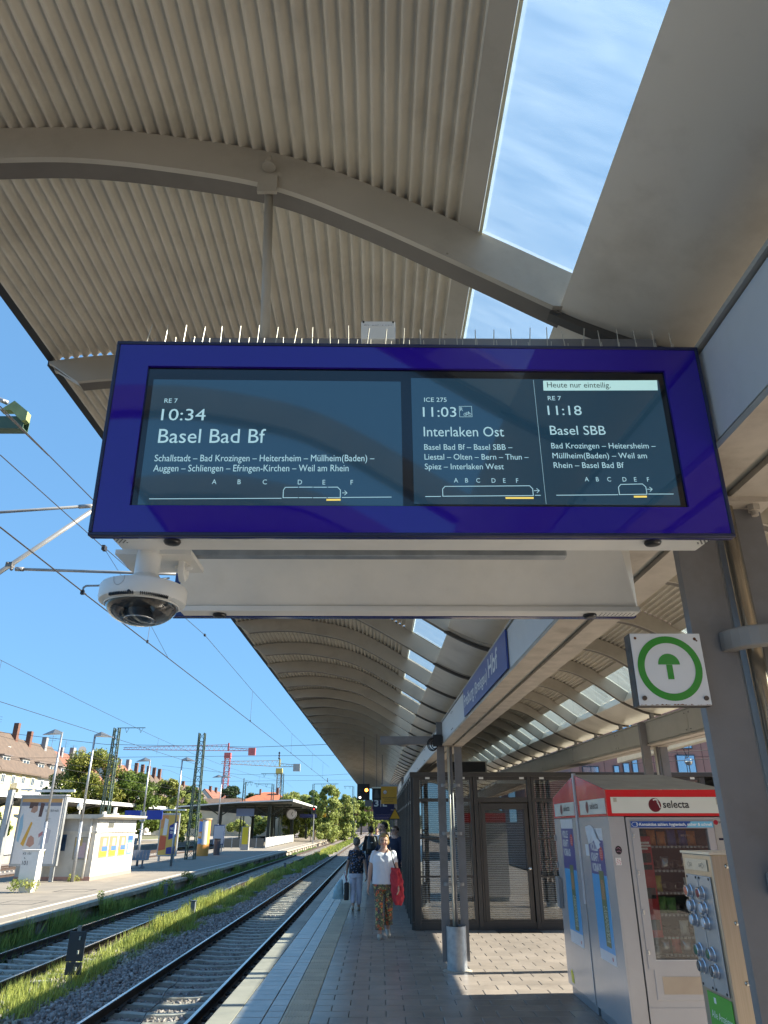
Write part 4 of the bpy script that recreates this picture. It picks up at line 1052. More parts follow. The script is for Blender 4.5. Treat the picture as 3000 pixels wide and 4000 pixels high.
MB().box(.055, .47, 20, 20.05, 2.29, 2.715).build('panel', plain('sign_orange', (.62, .32, .03), .4), os_)
MB().box(.05, .52, 20.0, 20.06, 2.72, 2.76).build('rail', galv, os_)
O = Vector((0, 19.998, 0)); ux = Vector((1, 0, 0)); vz = Vector((0, 0, 1))
disc(MB(), (.16, 2.575), .052, O, ux, vz, 24).build('ring', plain('sign_red', (.35, .08, .05)), os_)
disc(MB(), (.16, 2.575), .042, O + Vector((0, -.001, 0)), ux, vz, 24).build('pictogram', plain('sign_pale', (.7, .7, .68)), os_)
m = MB(); stroke(m, [(.145, 2.55), (.175, 2.55), (.165, 2.59), (.155, 2.59), (.145, 2.55)], .006, O + Vector((0, -.002, 0)), ux, vz)
text(m, 'Raucherbereich', (.095, 19.998, 2.425), ux, vz, .034, .34, bold=.05); text(m, 'Smoking Area', (.15, 19.998, 2.385), ux, vz, .020, .22); text(m, 'Espace fumeurs', (.14, 19.998, 2.345), ux, vz, .020, .24)
m.build('lettering', plain('sign_ink', (.10, .04, .02)), os_)
ps = thing('platform_number_sign', 'dark blue hanging sign reading 3 and E half behind the orange sign', 'sign', (.1, 26, 2.4))
dbb = plain('sign_dark_blue', (.010, .012, .07), .35)
MB().prism([(-.22, 2.60), (.52, 2.60), (.52, 2.27), (.40, 2.27), (.40, 2.12), (-.10, 2.12), (-.22, 2.30)], 26, 26.12).build('panel', dbb, ps)
m = MB(); text(m, '3', (-.16, 25.995, 2.37), ux, vz, .20, .13, bold=.07); text(m, 'E', (.13, 25.995, 2.37), ux, vz, .20, .13, bold=.07); flat(m, [(.055, 2.36), (.075, 2.36), (.075, 2.57), (.055, 2.57)], (0, 25.995, 0), ux, vz)
m.build('lettering', tw, ps); MB().box(.1, .13, 26.05, 26.08, 2.6, 4.25).build('hanger', steelp, ps)
dw = thing('warning_sign', 'yellow triangular warning sign on the kiosk edge beyond the number sign', 'sign', (.5, 24, 2.1))
m = MB(); flat(m, [(.30, 1.95), (.70, 1.95), (.50, 2.30)], (0, 23.99, 0), ux, vz); flat(m, [(.30, 1.95), (.70, 1.95), (.50, 2.30)], (0, 24.01, 0), ux, vz); m.build('panel', plain('warn_black', (.02, .02, .02)), dw)
m = MB(); flat(m, [(.345, 1.975), (.655, 1.975), (.50, 2.25)], (0, 23.985, 0), ux, vz); m.build('yellow_field', plain('warn_yellow', (.75, .38, .02)), dw)
for i, (yy, lab) in enumerate(((34, 'blue hanging sign with white edge, nearest of the row of small far signs'), (41, 'small blue hanging board in the middle of the far row under the eaves'), (48, 'tiny blue hanging board with pale underside, farthest of the far row'))):
    fs_ = thing('hanging_sign', lab, 'sign', (.0, yy, 2.4), 'far hanging signs along the platform')
    MB().box(-.25, .62, yy, yy + .3, 2.12, 2.42).build('panel', dbb, fs_); MB().box(-.27, .64, yy - .02, yy + .32, 2.42, 2.50).build('top_edge', plain('pale_edge', (.55, .6, .62)), fs_)
    MB().box(.15, .18, yy + .1, yy + .13, 2.5, 4.3).build('hanger', steelp, fs_)
# ================================================================ snack machines back to back
alu = mat('machine_grey_paint', (0.46, 0.46, 0.48), (0.42, 0.42, 0.44), 1.5, 0.24, 0.3, 0.01, 60, stain=(.28, .26, .25), sscale=3, samt=.2)
alud = mat('machine_grey_dark', (0.26, 0.27, 0.29), (0.23, 0.24, 0.26), 3, 0.35, 0.2)
red = mat('machine_red', (0.62, 0.012, 0.018), (0.56, 0.01, 0.016), 4, 0.25, 0, coat=.2, stain=(.4, .05, .04), sscale=9, samt=.25)
paleg = mat('pale_sign_panel', (0.66, 0.68, 0.64), (0.62, 0.64, 0.60), 3, 0.25, coat=.2)
dustroof = mat('dusty_machine_roof', (0.40, 0.36, 0.30), (0.33, 0.295, 0.25), 5, 0.85, 0, 0.15, 80)
maroon = mat('maroon_ball', (0.16, 0.006, 0.02), (0.10, 0.004, 0.012), 6, .3)
seli = plain('selecta_ink', (.03, .03, .035), .4)
logow = plain('logo_white', (.8, .8, .8), .4)
VX0, VX1, VY0, VY1, VYM = 2.20, 3.38, 7.4, 9.70, 8.55
def machine(lab, ya, yb, front):
    """ya = glazed front plane, yb = back; front=+1 when the front faces the camera (-Y)"""
    t = thing('snack_machine', lab, 'vending machine', ((VX0 + VX1) / 2, (ya + yb) / 2, 0))
    lo, hi = min(ya, yb), max(ya, yb)
    return t, lo, hi
va, lo, hi = machine('grey snack vending machine with red top, glass front towards the camera, behind the control pillar', VY0, 8.53, 1)
MB().box(VX0, VX0 + .015, lo + .0, hi, .10, 1.838).build('side_panel', alu, va)
MB().box(VX1 - .015, VX1, lo, hi, .10, 1.838).build('side_panel', alu, va)
MB().box(VX0 + .015, VX1 - .015, hi - .02, hi, .10, 1.838).build('back_panel', alu, va)
MB().box(VX0 + .03, VX1 - .03, lo + .05, hi - .02, .004, .10).build('base', alud, va)
MB().box(VX0 + .015, 2.352, lo, lo + .03, .10, 1.838).build('front_strip', alu, va, bevel=.003)
MB().box(VX0, VX1, lo + .001, hi, 1.8385, 1.842).build('top_seam', blackp, va)
MB().box(2.354, 2.362, lo + .012, lo + .03, .10, 1.838).build('door_gap', blackp, va)
# door
WX0, WX1, WZ0, WZ1 = 2.475, 3.128, .665, 1.735
dr = MB().box(2.364, WX0, lo - .006, lo + .04, .12, 1.832).box(WX1, 3.372, lo - .006, lo + .04, .12, 1.832).box(WX0, WX1, lo - .006, lo + .04, WZ1, 1.832).box(WX0, WX1, lo - .006, lo + .04, .12, WZ0).build('door', alu, va)
rimm = MB()
e = .012
for b in ((2.40, WX0, WZ0 - .075, 1.80), (WX1, 3.19, WZ0 - .075, 1.80), (WX0, WX1, WZ0 - .075, WZ0), (WX0, WX1, WZ1, 1.80)): rimm.box(b[0], b[1], lo - .018, lo - .0065, b[2], b[3])
rimm.build('window_frame', alu, dr)
MB().box(WX0 - .004, WX1 + .004, lo - .0195, lo - .0182, WZ0 - .006, WZ0).build('frame_edge', plain('bright_edge', (.6, .6, .6), .3), dr)
vgl = glass_mat('machine_glass', (0.80, 0.83, 0.83), 0.045, 0.01, 0.02, (.5, .48, .45))
MB().box(WX0, WX1, lo + .004, lo + .009, WZ0, WZ1).build('window_glass', vgl, dr)
for i, zz in enumerate((1.675, 1.357, 1.039, .721)):
    MB().box(2.408, 2.424, lo - .030, lo - .019, zz - .018, zz + .018).build('hinge_clip', mat('clip_steel', (.7, .7, .66), None, 8, .2, .9), dr, bevel=.002)
ban = MB().box(2.403, 3.188, lo - .0215, lo - .019, 1.742, 1.796).build('banner', plain('banner_blue', (.012, .07, .32), .3), dr)
m = MB()
flat(m, [(2.93, 1.743), (3.187, 1.743), (3.187, 1.795), (2.98, 1.795)], (0, lo - .0222, 0), ux, vz); m.build('banner_light_part', plain('banner_cyan', (.16, .48, .72), .3), ban)
m = MB(); text(m, 'Kontaktlos zahlen: hygienisch, sicher & schnell', (2.483, lo - .0230, 1.757), ux, vz, .026, .69, bold=.06)
for r_ in (.010, .017): disc(m, (2.448, 1.769), r_, (0, lo - .0230, 0), ux, vz, 20, r_ - .003, R(-60), R(60), 1.3)
disc(m, (2.441, 1.769), .021, (0, lo - .0226, 0), ux, vz, 28, .0185, sx=1.5)
m.build('banner_text', plain('banner_white', (.75, .8, .85), .4), ban)
# delivery tray and recess
MB().box(2.445, 3.10, lo - .016, lo - .0065, .36, .60).build('tray_surround', alu, dr, bevel=.006)
MB().box(2.508, 3.02, lo - .0185, lo - .0165, .405, .537).build('tray_flap', mat('tray_flap', (.42, .37, .31), (.36, .31, .26), 6, .3, .6), dr)
MB().box(2.36, 3.37, lo - .010, lo - .0066, .12, .305).build('kick_panel', alu, dr, bevel=.003)
# payment column
MB().box(3.20, 3.368, lo - .012, lo - .0066, .95, 1.815).build('payment_panel', plain('payment_beige', (.36, .34, .32), .35), dr)
MB().box(3.225, 3.322, lo - .0145, lo - .0122, 1.632, 1.650).build('payment_display', plain('lcd', (.01, .012, .04), .15), dr)
MB().box(3.235, 3.335, lo - .016, lo - .0122, 1.475, 1.500).build('coin_slot', plain('slot', (.62, .62, .66), .3), dr)
m = MB(); text(m, 'selecta', (3.248, lo - .0125, 1.780), ux, vz, .028, .112); m.build('small_name', seli, dr)
disc(MB(), (3.222, 1.787), .022, (0, lo - .0126, 0), ux, vz, 28).build('small_logo', plain('logo_red', (.35, .01, .03), .3), dr)
disc(MB(), (2.262, 1.547), .037, (0, lo - .0012, 0), ux, vz, 32, sx=.85).build('round_sticker', plain('black_sticker', (.02, .012, .02), .3), va)
m = MB(); stroke(m, [(2.245, 1.56), (2.262, 1.57), (2.280, 1.555)], .003, (0, lo - .002, 0), ux, vz); stroke(m, [(2.243, 1.535), (2.265, 1.54), (2.283, 1.53)], .003, (0, lo - .002, 0), ux, vz); m.build('sticker_print', plain('pink_print', (.5, .25, .35), .4), va)
MB().box(2.222, 2.275, lo - .0022, lo - .0008, 1.42, 1.482).build('white_sticker', plain('sticker_paper', (.7, .68, .68), .5), va)
m = MB()
for i in range(7): flat(m, [(2.226 + i * .007, 1.425 + (i * 37 % 5) * .009), (2.231 + i * .007, 1.425 + (i * 37 % 5) * .009), (2.231 + i * .007, 1.437 + (i * 37 % 5) * .009), (2.226 + i * .007, 1.437 + (i * 37 % 5) * .009)], (0, lo - .0028, 0), ux, vz)
m.build('sticker_marks', plain('magenta_print', (.45, .05, .15), .4), va)
# inside: cabinet, shelves, coils, goods
MB().box(2.38, 3.19, lo + .62, lo + .64, .60, 1.80).build('inner_back', plain('machine_inside', (.09, .082, .07), .7), va)
MB().box(2.38, 2.39, lo + .05, lo + .62, .60, 1.80).build('inner_side', plain('machine_inside', (.09, .082, .07), .7), va)
MB().box(3.18, 3.19, lo + .05, lo + .62, .60, 1.80).build('inner_side', plain('machine_inside', (.09, .082, .07), .7), va)
MB().box(2.38, 3.19, lo + .05, lo + .62, .595, .605).build('inner_floor', plain('machine_inside', (.09, .082, .07), .7), va)
MB().box(2.44, 3.12, lo + .02, lo + .06, 1.745, 1.76).build('lamp_strip', plain('tube_strip', (.6, .62, .55), .4), va)
rp = MB().box(2.470, 2.585, lo + .03, lo + .036, .83, 1.665).build('red_price_card', plain('card_red', (.42, .012, .02), .4), va)
m = MB()
for zz, ww in ((1.60, .09), (1.575, .10), (1.55, .07)): flat(m, [(2.48, zz), (2.48 + ww, zz), (2.48 + ww, zz + .018), (2.48, zz + .018)], (0, lo + .0285, 0), ux, vz)
m.build('card_print', plain('card_white', (.7, .62, .6), .5), rp)
m = MB()
for z0, z1 in ((1.44, 1.52), (1.38, 1.42), (1.14, 1.23), (.89, .97)): flat(m, [(2.49, z0), (2.57, z0), (2.57, z1), (2.49, z1)], (0, lo + .0285, 0), ux, vz)
m.build('card_black', blackp, rp)
tick = mat('price_tag', (.5, .5, .48), (.2, .2, .2), 30, .5)
coilm = mat('coil_wire', (.6, .58, .54), None, 8, .2, .9)
pack = [plain('pack_orange', (.55, .18, .03), .35), plain('pack_blue', (.02, .05, .22), .3), plain('pack_dark', (.04, .02, .02), .3), plain('pack_yellow', (.5, .42, .05), .35), plain('pack_green', (.14, .28, .07), .4),
        plain('pack_white', (.55, .55, .5), .35), plain('pack_red', (.45, .03, .03), .3), mat('pack_silver', (.5, .5, .5), None, 12, .2, .8)]
def bag(mb, x, y, z, w, h, d):
    n = 6; vs = []; fs = []
    for j in range(n + 1):
        v_ = j / n; b = math.sin(math.pi * v_) ** .5 * d
        for i in range(n + 1):
            u_ = i / n; bb = b * math.sin(math.pi * u_) ** .6
            vs.append((x + (u_ - .5) * w * (1 - .08 * math.sin(math.pi * v_)), y - bb + random.uniform(-.002, .002), z + v_ * h))
    for j in range(n):
        for i in range(n): a = j * (n + 1) + i; fs.append((a, a + 1, a + n + 2, a + n + 1))
    return mb.add(vs, fs)
shelves = [1.577, 1.372, 1.188, 1.009, .828, .69]
layout = [[0, 0, 1, 1, 0, None], [None, 7, None, 7, 3, 5], [3, None, None, 5, None, None], [4, 4, None, 5, 6, None], [None, None, 5, None, None, 7], [7, 6, 7, None, 7, None]]
for si, z in enumerate(shelves):
    MB().box(2.40, 3.17, lo + .07, lo + .60, z - .010, z).build('shelf', plain('shelf_steel', (.10, .10, .10), .4), va)
    m = MB()
    for i in range(15): m.box(2.60 + i * .037, 2.622 + i * .037, lo + .062, lo + .068, z - .014, z + .006)
    m.build('price_tags', tick, va, kind='stuff')
    for ci in range(6):
        x = 2.63 + ci * .098
        cz = z + .048
        m = MB(); pts = [(x + .038 * math.cos(a), lo + .085 + .04 * a / (2 * math.pi), cz + .038 * math.sin(a)) for a in [i * math.pi / 7 for i in range(14 * (3 if si < 5 else 2))]]
        m.tube(pts, .0018, 4).build('coil', coilm, va)
        kx = layout[si][ci]
        if kx is not None:
            bag(MB(), x + random.uniform(-.01, .01), lo + .12, z + .004, .085 if kx not in (3, 4) else .095, random.uniform(.11, .15), .03).build('snack_bag', pack[kx], va, smooth=True)
m = MB(); text(m, 'BEEF JERKY', (2.905, lo + .084, 1.665), ux, vz, .016, .09); m.build('pack_print', plain('pack_print', (.6, .5, .4)), va)
# red header
def header(va, ylo, yhi, peak, front):
    # side gable profile in (y,z)
    yf = ylo if front else yhi; yb = yhi if front else ylo
    prof = [(yf, 1.842), (yf, 2.078), (peak, 2.275), (peak, 1.842)]
    MB().prism(prof, VX0, VX0 + .02, 'x').build('header_gable', red, va)
    MB().prism([(yf, 1.842), (yf, 2.078), (peak, 2.078), (peak, 1.842)], VX1 - .025, VX1 - .005, 'x').build('header_gable', red, va)
    dy = .02 if front else -.02
    a, b = sorted((yf, yf + dy)); MB().box(VX0 + .02, VX1 - .025, a, b, 1.842, 2.078).build('header_front', red, va)
    m = MB(); m.add([(VX0 + .006, yf, 2.080), (VX1 - .008, yf, 2.080), (VX1 - .20, peak, 2.277), (VX0 + .006, peak, 2.277), (VX0 + .006, yf, 2.086), (VX1 - .008, yf, 2.086), (VX1 - .20, peak, 2.284), (VX0 + .006, peak, 2.284)],
                    [(0, 1, 2, 3), (4, 5, 6, 7), (0, 1, 5, 4), (1, 2, 6, 5), (2, 3, 7, 6), (3, 0, 4, 7)]); m.build('header_roof', dustroof, va)
header(va, VY0, 8.53, 8.50, True)
pn = MB().box(2.242, VX1 - .03, lo - .004, lo - .0005, 1.868, 2.012).build('name_panel', paleg, va)
disc(MB(), (2.664, 1.940), .062, (0, lo - .005, 0), ux, vz, 40, sx=.98).build('logo_ball', maroon, pn)
m = MB()
pts = [(2.655, 1.985), (2.675, 1.992), (2.694, 1.982), (2.693, 1.965), (2.702, 1.945), (2.712, 1.915)]
for (a, b), (c, d), w in zip(pts[:-1], pts[1:], (.010, .014, .014, .012, .008)): stroke(m, [(a, b), (c, d)], w, (0, lo - .0056, 0), ux, vz)
m.build('logo_swirl', logow, pn)
m = MB(); text(m, 'selecta', (2.742, lo - .005, 1.915), ux, vz, .066, .250, bold=.05); m.build('name', seli, pn)
MB().box(3.262, 3.318, lo - .0052, lo - .004, 1.945, 2.004).build('tape_residue', plain('residue', (.42, .40, .33), .7), pn)
MB().box(2.268, 2.300, lo - .0052, lo - .004, 1.968, 2.004).build('tape_residue', plain('residue', (.42, .40, .33), .7), pn)
Us, Vs = Vector((0, -1, 0)), Vector((0, 0, 1))
def side_art(t, ya, yb, who):
    """ya>yb : far and near ends of this machine's side (y); panels on the left side"""
    X = VX0
    w0, w1 = (8.391, 7.445) if who == 0 else (9.607, 8.64)
    p = MB().box(X - .004, X - .0005, w1, w0, 1.865, 2.005).build('side_name_panel', paleg, t)
    disc(MB(), (8.391 - 8.095 if who == 0 else .36, 1.935), .056, (X - .005, w0, 0), Us, Vs, 30).build('logo_ball', maroon, p)
    m = MB(); text(m, 'selecta', (X - .005, w0 - (.40 if who == 0 else .46), 1.915), Us, Vs, .062, .30, bold=.06); m.build('name', seli, p)
    q0, q1 = (8.175, 7.66) if who == 0 else (9.36, 8.80)
    zt_, zs, zc, zw, zb = (1.73, 1.625, 1.313, .655, .565) if who == 0 else (1.828, 1.729, 1.304, .68, .557)
    zt2 = zt_ if who else 1.735
    MB().box(X - .0025, X - .0005, q1, q0, zb, zt2).build('poster', plain('poster_white', (.66, .68, .72), .35), t)
    pb = MB().box(X - .0035, X - .0026, q1, q0, zc, zs + .0).build('poster_blue', plain('poster_blue', (.035, .045, .26), .3), t)
    pc = MB().box(X - .0035, X - .0026, q1, q0, zw, zc).build('poster_cyan', plain('poster_cyan', (.03, .35, .72), .3), t)
    m = MB(); W_ = .30
    for i, s in enumerate(('VOLLE', 'KRAFT', 'VORAUS')): text(m, s, (X - .0042, q0 - .04, zs - .10 - i * .095), Us, Vs, .074, W_ * len(s) / 5.8, bold=.09)
    m.build('poster_words', plain('poster_letters', (.62, .64, .66), .4), pb)
    disc(MB(), (q0 - q1 - .10, zs - .12), .062, (X - .0046, q0, 0), Us, Vs, 28).build('red_seal', plain('seal_red', (.55, .03, .04), .4), pb)
    m = MB()
    for i in range(4): text(m, ('OHNE', 'ZUCKER', 'ZU', 'SATZ')[i], (X - .005, q0 - (q0 - q1 - .14), zs - .10 - i * .02), Us, Vs, .012, .07)
    m.build('seal_print', plain('seal_print', (.75, .6, .6)), pb)
    # granola pack: rounded box standing slightly proud of the print
    a0, a1 = q0 - .26, q0 - .42
    bg_ = MB().prism([(a1, .70), (a0, .70), (a0, 1.35), (a1, 1.35)], X - .0048, X - .0036, 'x').build('bar_pack', plain('pack_olive', (.10, .15, .05), .35), pc)
    MB().box(X - .0054, X - .005, a1 + .03, a0 - .03, 1.10, 1.27).build('pack_picture', mat('granola', (.45, .28, .14), (.25, .12, .05), 60, .6), pc)
    m = MB()
    for i in range(3): text(m, ('CORNY', 'PROTEIN', 'CRUNCH')[i] if False else ('PROTEIN', 'RIEGEL', 'CRUNCH')[i], (X - .0056, a0 - .045 - i * .040, .74), Vs, Us, .028, .30, bold=.08)
    m.build('pack_letters', plain('pack_letters', (.6, .62, .5)), pc)
    m = MB(); random.seed(5 + who)
    for i in range(16):
        aa, zz, rr = random.uniform(.02, q0 - q1 - .02), random.uniform(zw + .05, zc - .02), random.uniform(.004, .010)
        disc(m, (aa, zz), rr, (X - .0042, q0, 0), Us, Vs, 10)
    m.build('droplets', plain('droplets', (.12, .5, .85)), pc, kind='stuff')
    disc(MB(), (q0 - q1 - .1, zb + .045), .018, (X - .0034, q0, 0), Us, Vs, 18).build('poster_logo', plain('logo_red', (.35, .01, .03), .3), t)
side_art(va, 8.53, 7.4, 0)
# torn paper hanging over the poster
vs, fs = [], []
out = [(8.24, 1.70), (8.20, 1.75), (8.10, 1.765), (8.00, 1.755), (7.90, 1.72), (7.80, 1.64), (7.70, 1.585), (7.755, 1.565), (7.835, 1.54), (7.90, 1.575), (7.98, 1.60), (8.06, 1.60), (8.13, 1.585), (8.20, 1.63)]
m = MB(); m.add([(VX0 - .007 - .012 * math.sin(i * 1.7), a, b) for i, (a, b) in enumerate(out)] + [(VX0 - .02, 7.98, 1.67)], [(i, (i + 1) % len(out), len(out)) for i in range(len(out))])
m.build('torn_paper', plain('paper_white', (.66, .68, .72), .7), va)
MB().box(VX0 - .003, VX0 - .0005, 8.21, 8.33, 1.47, 1.58).build('paper_scrap', plain('paper_white', (.66, .68, .72), .7), va)
MB().box(VX0 - .002, VX0 - .0005, VYM - .03, VYM - .022, .1, 1.84).build('side_seam', alud, va)
vb, lo2, hi2 = machine('second grey snack machine with red top, standing back to back behind the front one', 9.70, 8.57, -1)
MB().box(VX0, VX1, 8.57, 9.70, .10, 1.838).build('cabinet', alu, vb, bevel=.004)
MB().box(VX0 + .03, VX1 - .03, 8.60, 9.65, .004, .10).build('base', alud, vb)
MB().box(VX0, VX1, 8.57, 9.70, 1.8385, 1.842).build('top_seam', blackp, vb)
header(vb, 8.57, 9.68, 8.60, False)
MB().box(VX0 - .012, VX0 + .02, 8.52, 8.58, 1.0, 2.30).build('ridge_strip', plain('ridge_strip', (.5, .5, .54), .35), vb)
side_art(vb, 9.7, 8.57, 1)
for z in (1.32, 1.62, 1.02): MB().box(VX0 - .014, VX0 + .002, 9.66, 9.71, z - .03, z + .03).build('door_hinge', alud, vb)
hb_ = MB().prism([(9.55, 1.18), (9.70, 1.20), (9.70, .88), (9.58, .86)], VX0 - .05, VX0 - .002, 'x').build('lock_bracket', alud, vb, bevel=.006)
MB().prism([(9.40, .14), (9.50, .14), (9.52, .24), (9.47, .27), (9.40, .22)], VX0 - .003, VX0 - .0006, 'x').build('yellow_sticker', plain('sticker_yellow', (.75, .65, .03)), vb)
random.seed(11)
# ================================================================ ballast stones, weeds, small trackside things
rng = np.random.default_rng(4)
def bulk(name, V, F, m, parent=None, kind='stuff', label=None, cat=None, smooth=False):
    me = bpy.data.meshes.new(name)
    nf = len(F); k = F.shape[1]
    me.vertices.add(len(V)); me.vertices.foreach_set('co', V.astype(np.float32).ravel())
    me.loops.add(nf * k); me.loops.foreach_set('vertex_index', F.astype(np.int32).ravel())
    me.polygons.add(nf); me.polygons.foreach_set('loop_start', np.arange(0, nf * k, k, dtype=np.int32)); me.polygons.foreach_set('loop_total', np.full(nf, k, dtype=np.int32))
    me.update(calc_edges=True); me.materials.append(m)
    o = bpy.data.objects.new(name, me); COL.objects.link(o)
    if parent: o.parent = parent
    return tag(o, label, cat, None, kind)
CUBEV = np.array([(-1, -1, -1), (1, -1, -1), (1, 1, -1), (-1, 1, -1), (-.7, -.8, 1), (.8, -.6, 1), (.6, .8, 1), (-.8, .6, 1)], float)
CUBEF = np.array([(0, 3, 2, 1), (4, 5, 6, 7), (0, 1, 5, 4), (1, 2, 6, 5), (2, 3, 7, 6), (3, 0, 4, 7)])
def stones(name, boxes, m, label):
    VV, FF = [], []; off = 0
    for (x0, x1, y0, y1, z, dens, s0, s1) in boxes:
        n = int((x1 - x0) * (y1 - y0) * dens)
        c = np.stack([rng.uniform(x0, x1, n), y0 + (y1 - y0) * rng.random(n) ** 1.0, np.full(n, z) + rng.uniform(-.01, .03, n)], 1)
        s = rng.uniform(s0, s1, (n, 1)) * rng.uniform(.55, 1.2, (n, 3))
        v = CUBEV[None] * s[:, None, :] * rng.uniform(.75, 1.2, (n, 8, 1))
        q = rng.normal(size=(n, 4)); q /= np.linalg.norm(q, axis=1, keepdims=True)
        w, x, y, zz = q.T
        Rm = np.stack([1 - 2 * (y * y + zz * zz), 2 * (x * y - zz * w), 2 * (x * zz + y * w), 2 * (x * y + zz * w), 1 - 2 * (x * x + zz * zz), 2 * (y * zz - x * w), 2 * (x * zz - y * w), 2 * (y * zz + x * w), 1 - 2 * (x * x + y * y)], 1).reshape(n, 3, 3)
        v = np.einsum('nij,nkj->nki', Rm, v) + c[:, None, :]
        VV.append(v.reshape(-1, 3)); FF.append((CUBEF[None] + (np.arange(n) * 8)[:, None, None]).reshape(-1, 4) + off); off += n * 8
    return bulk(name, np.concatenate(VV), np.concatenate(FF), m, label=label, cat='gravel')
stm = mat('ballast_stone', (0.37, 0.315, 0.295), (0.24, 0.20, 0.19), 6, 0.9, 0, 0.2, 80, island=0.45)
stm2 = mat('ballast_stone_warm', (0.42, 0.36, 0.28), (0.25, 0.205, 0.165), 6, 0.9, 0, 0.2, 80, island=0.45)
stones('ballast', [(-5.35, -4.45, 9, 22, -.94, 420, .016, .038), (-5.3, -4.5, 22, 45, -.94, 220, .022, .042), (-5.2, -4.5, 45, 75, -.94, 110, .03, .05),
                   (-4.12, -2.75, 7.5, 22, -1.003, 420, .014, .030), (-4.1, -2.8, 22, 45, -1.003, 160, .02, .032), (-2.62, -1.75, 8, 30, -.95, 130, .018, .034)], stm,
       'loose grey railway ballast stones around and left of the near track')
stones('ballast', [(-8.05, -6.8, 16, 40, -1.003, 200, .018, .034), (-6.7, -5.35, 12, 34, -.955, 200, .016, .036), (-9.0, -8.1, 16, 40, -.955, 90, .02, .04), (-8.05, -6.8, 40, 70, -.99, 60, .03, .045)], stm2,
       'brownish ballast stones around the second track and between its weeds')
def blades(name, zones, m, label, cat='weeds'):
    VV = []; FF = []; off = 0
    for (x0, x1, y0, y1, z, n, h0, h1, w, clump) in zones:
        if clump:
            k = max(3, int(n / clump)); cc = np.stack([rng.uniform(x0, x1, k), rng.uniform(y0, y1, k)], 1); hs = rng.uniform(.35, 1.0, k) ** 1.2
            idx = rng.integers(0, k, n); xy = cc[idx] + rng.normal(size=(n, 2)) * np.array([.10, .20]); hh = hs[idx]
        else:
            xy = np.stack([rng.uniform(x0, x1, n), rng.uniform(y0, y1, n)], 1); hh = rng.uniform(.5, 1, n)
        h = (h0 + (h1 - h0) * rng.random(n)) * hh
        a = rng.uniform(0, 2 * np.pi, n); lean = rng.normal(size=(n, 2)) * .22 * h[:, None]
        d = np.stack([np.cos(a), np.sin(a)], 1) * (w * rng.uniform(.6, 1.4, n))[:, None] / 2
        p = np.zeros((n, 5, 3))
        p[:, 0, :2] = xy - d; p[:, 1, :2] = xy + d; p[:, 2, :2] = xy + d * .8 + lean * .45; p[:, 3, :2] = xy - d * .8 + lean * .45; p[:, 4, :2] = xy + lean
        p[:, 0:2, 2] = z; p[:, 2:4, 2] = (z + h * .55)[:, None]; p[:, 4, 2] = z + h
        VV.append(p.reshape(-1, 3)); b = (np.arange(n) * 5)[:, None] + off
        FF.append(np.concatenate([b + np.array([[0, 1, 2]]), b + np.array([[0, 2, 3]]), b + np.array([[3, 2, 4]])])); off += n * 5
    return bulk(name, np.concatenate(VV), np.concatenate(FF), m, label=label, cat=cat)
def leafmat(name, c, c2, rough=.55, tr=.35, island=.45, scale=1.5):
    m = mat(name, c, c2, scale, rough, island=island, spec=.3)
    nt = m.node_tree; N = nt.nodes; L = nt.links; b = N['Principled BSDF']; out = N['Material Output']
    t = N.new('ShaderNodeBsdfTranslucent'); mx = N.new('ShaderNodeMixShader'); mx.inputs[0].default_value = tr
    L.new(b.inputs['Base Color'].links[0].from_socket, t.inputs[0]); L.new(b.outputs[0], mx.inputs[1]); L.new(t.outputs[0], mx.inputs[2]); L.new(mx.outputs[0], out.inputs[0])
    return m
wg = leafmat('weed_green', (0.34, 0.40, 0.10), (0.21, 0.27, 0.065))
wg2 = leafmat('weed_yellow_green', (0.50, 0.50, 0.13), (0.30, 0.34, 0.08))
wg3 = leafmat('weed_deep_green', (0.20, 0.28, 0.08), (0.13, 0.20, 0.055))
blades('grass', [(-6.35, -5.45, 12, 20, -.96, 4600, .05, .20, .010, 190), (-6.35, -5.25, 20, 45, -.96, 12500, .08, .36, .012, 210), (-6.3, -5.0, 45, 90, -.96, 11000, .18, .42, .03, 130), (-6.3, -4.9, 90, 200, -.96, 9000, .25, .5, .08, 50)], wg,
       'light green grass growing in the gravel strip between the two tracks', 'grass')
blades('grass', [(-6.6, -5.5, 11.5, 20, -.96, 5000, .10, .42, .014, 90), (-6.5, -5.7, 20, 50, -.96, 9000, .25, .6, .02, 120), (-6.45, -5.9, 50, 110, -.96, 5000, .3, .55, .05, 100)], wg2,
       'taller yellow green weeds beside the right rail of the second track', 'grass')
blades('grass', [(-9.1, -8.25, 14, 30, -.96, 16000, .08, .34, .012, 90), (-9.1, -8.3, 30, 60, -.96, 14000, .12, .36, .02, 90), (-9.1, -8.4, 60, 110, -.96, 6000, .15, .3, .05, 90)], wg3,
       'dark green weeds along the foot of the asphalt platform edge', 'grass')
blades('grass', [(-9.05, -8.75, 14, 30, -.96, 2600, .35, .85, .02, 110), (-9.0, -8.8, 30, 55, -.96, 2200, .3, .75, .03, 120)], wg,
       'tall leafy weeds reaching above the asphalt platform edge', 'grass')
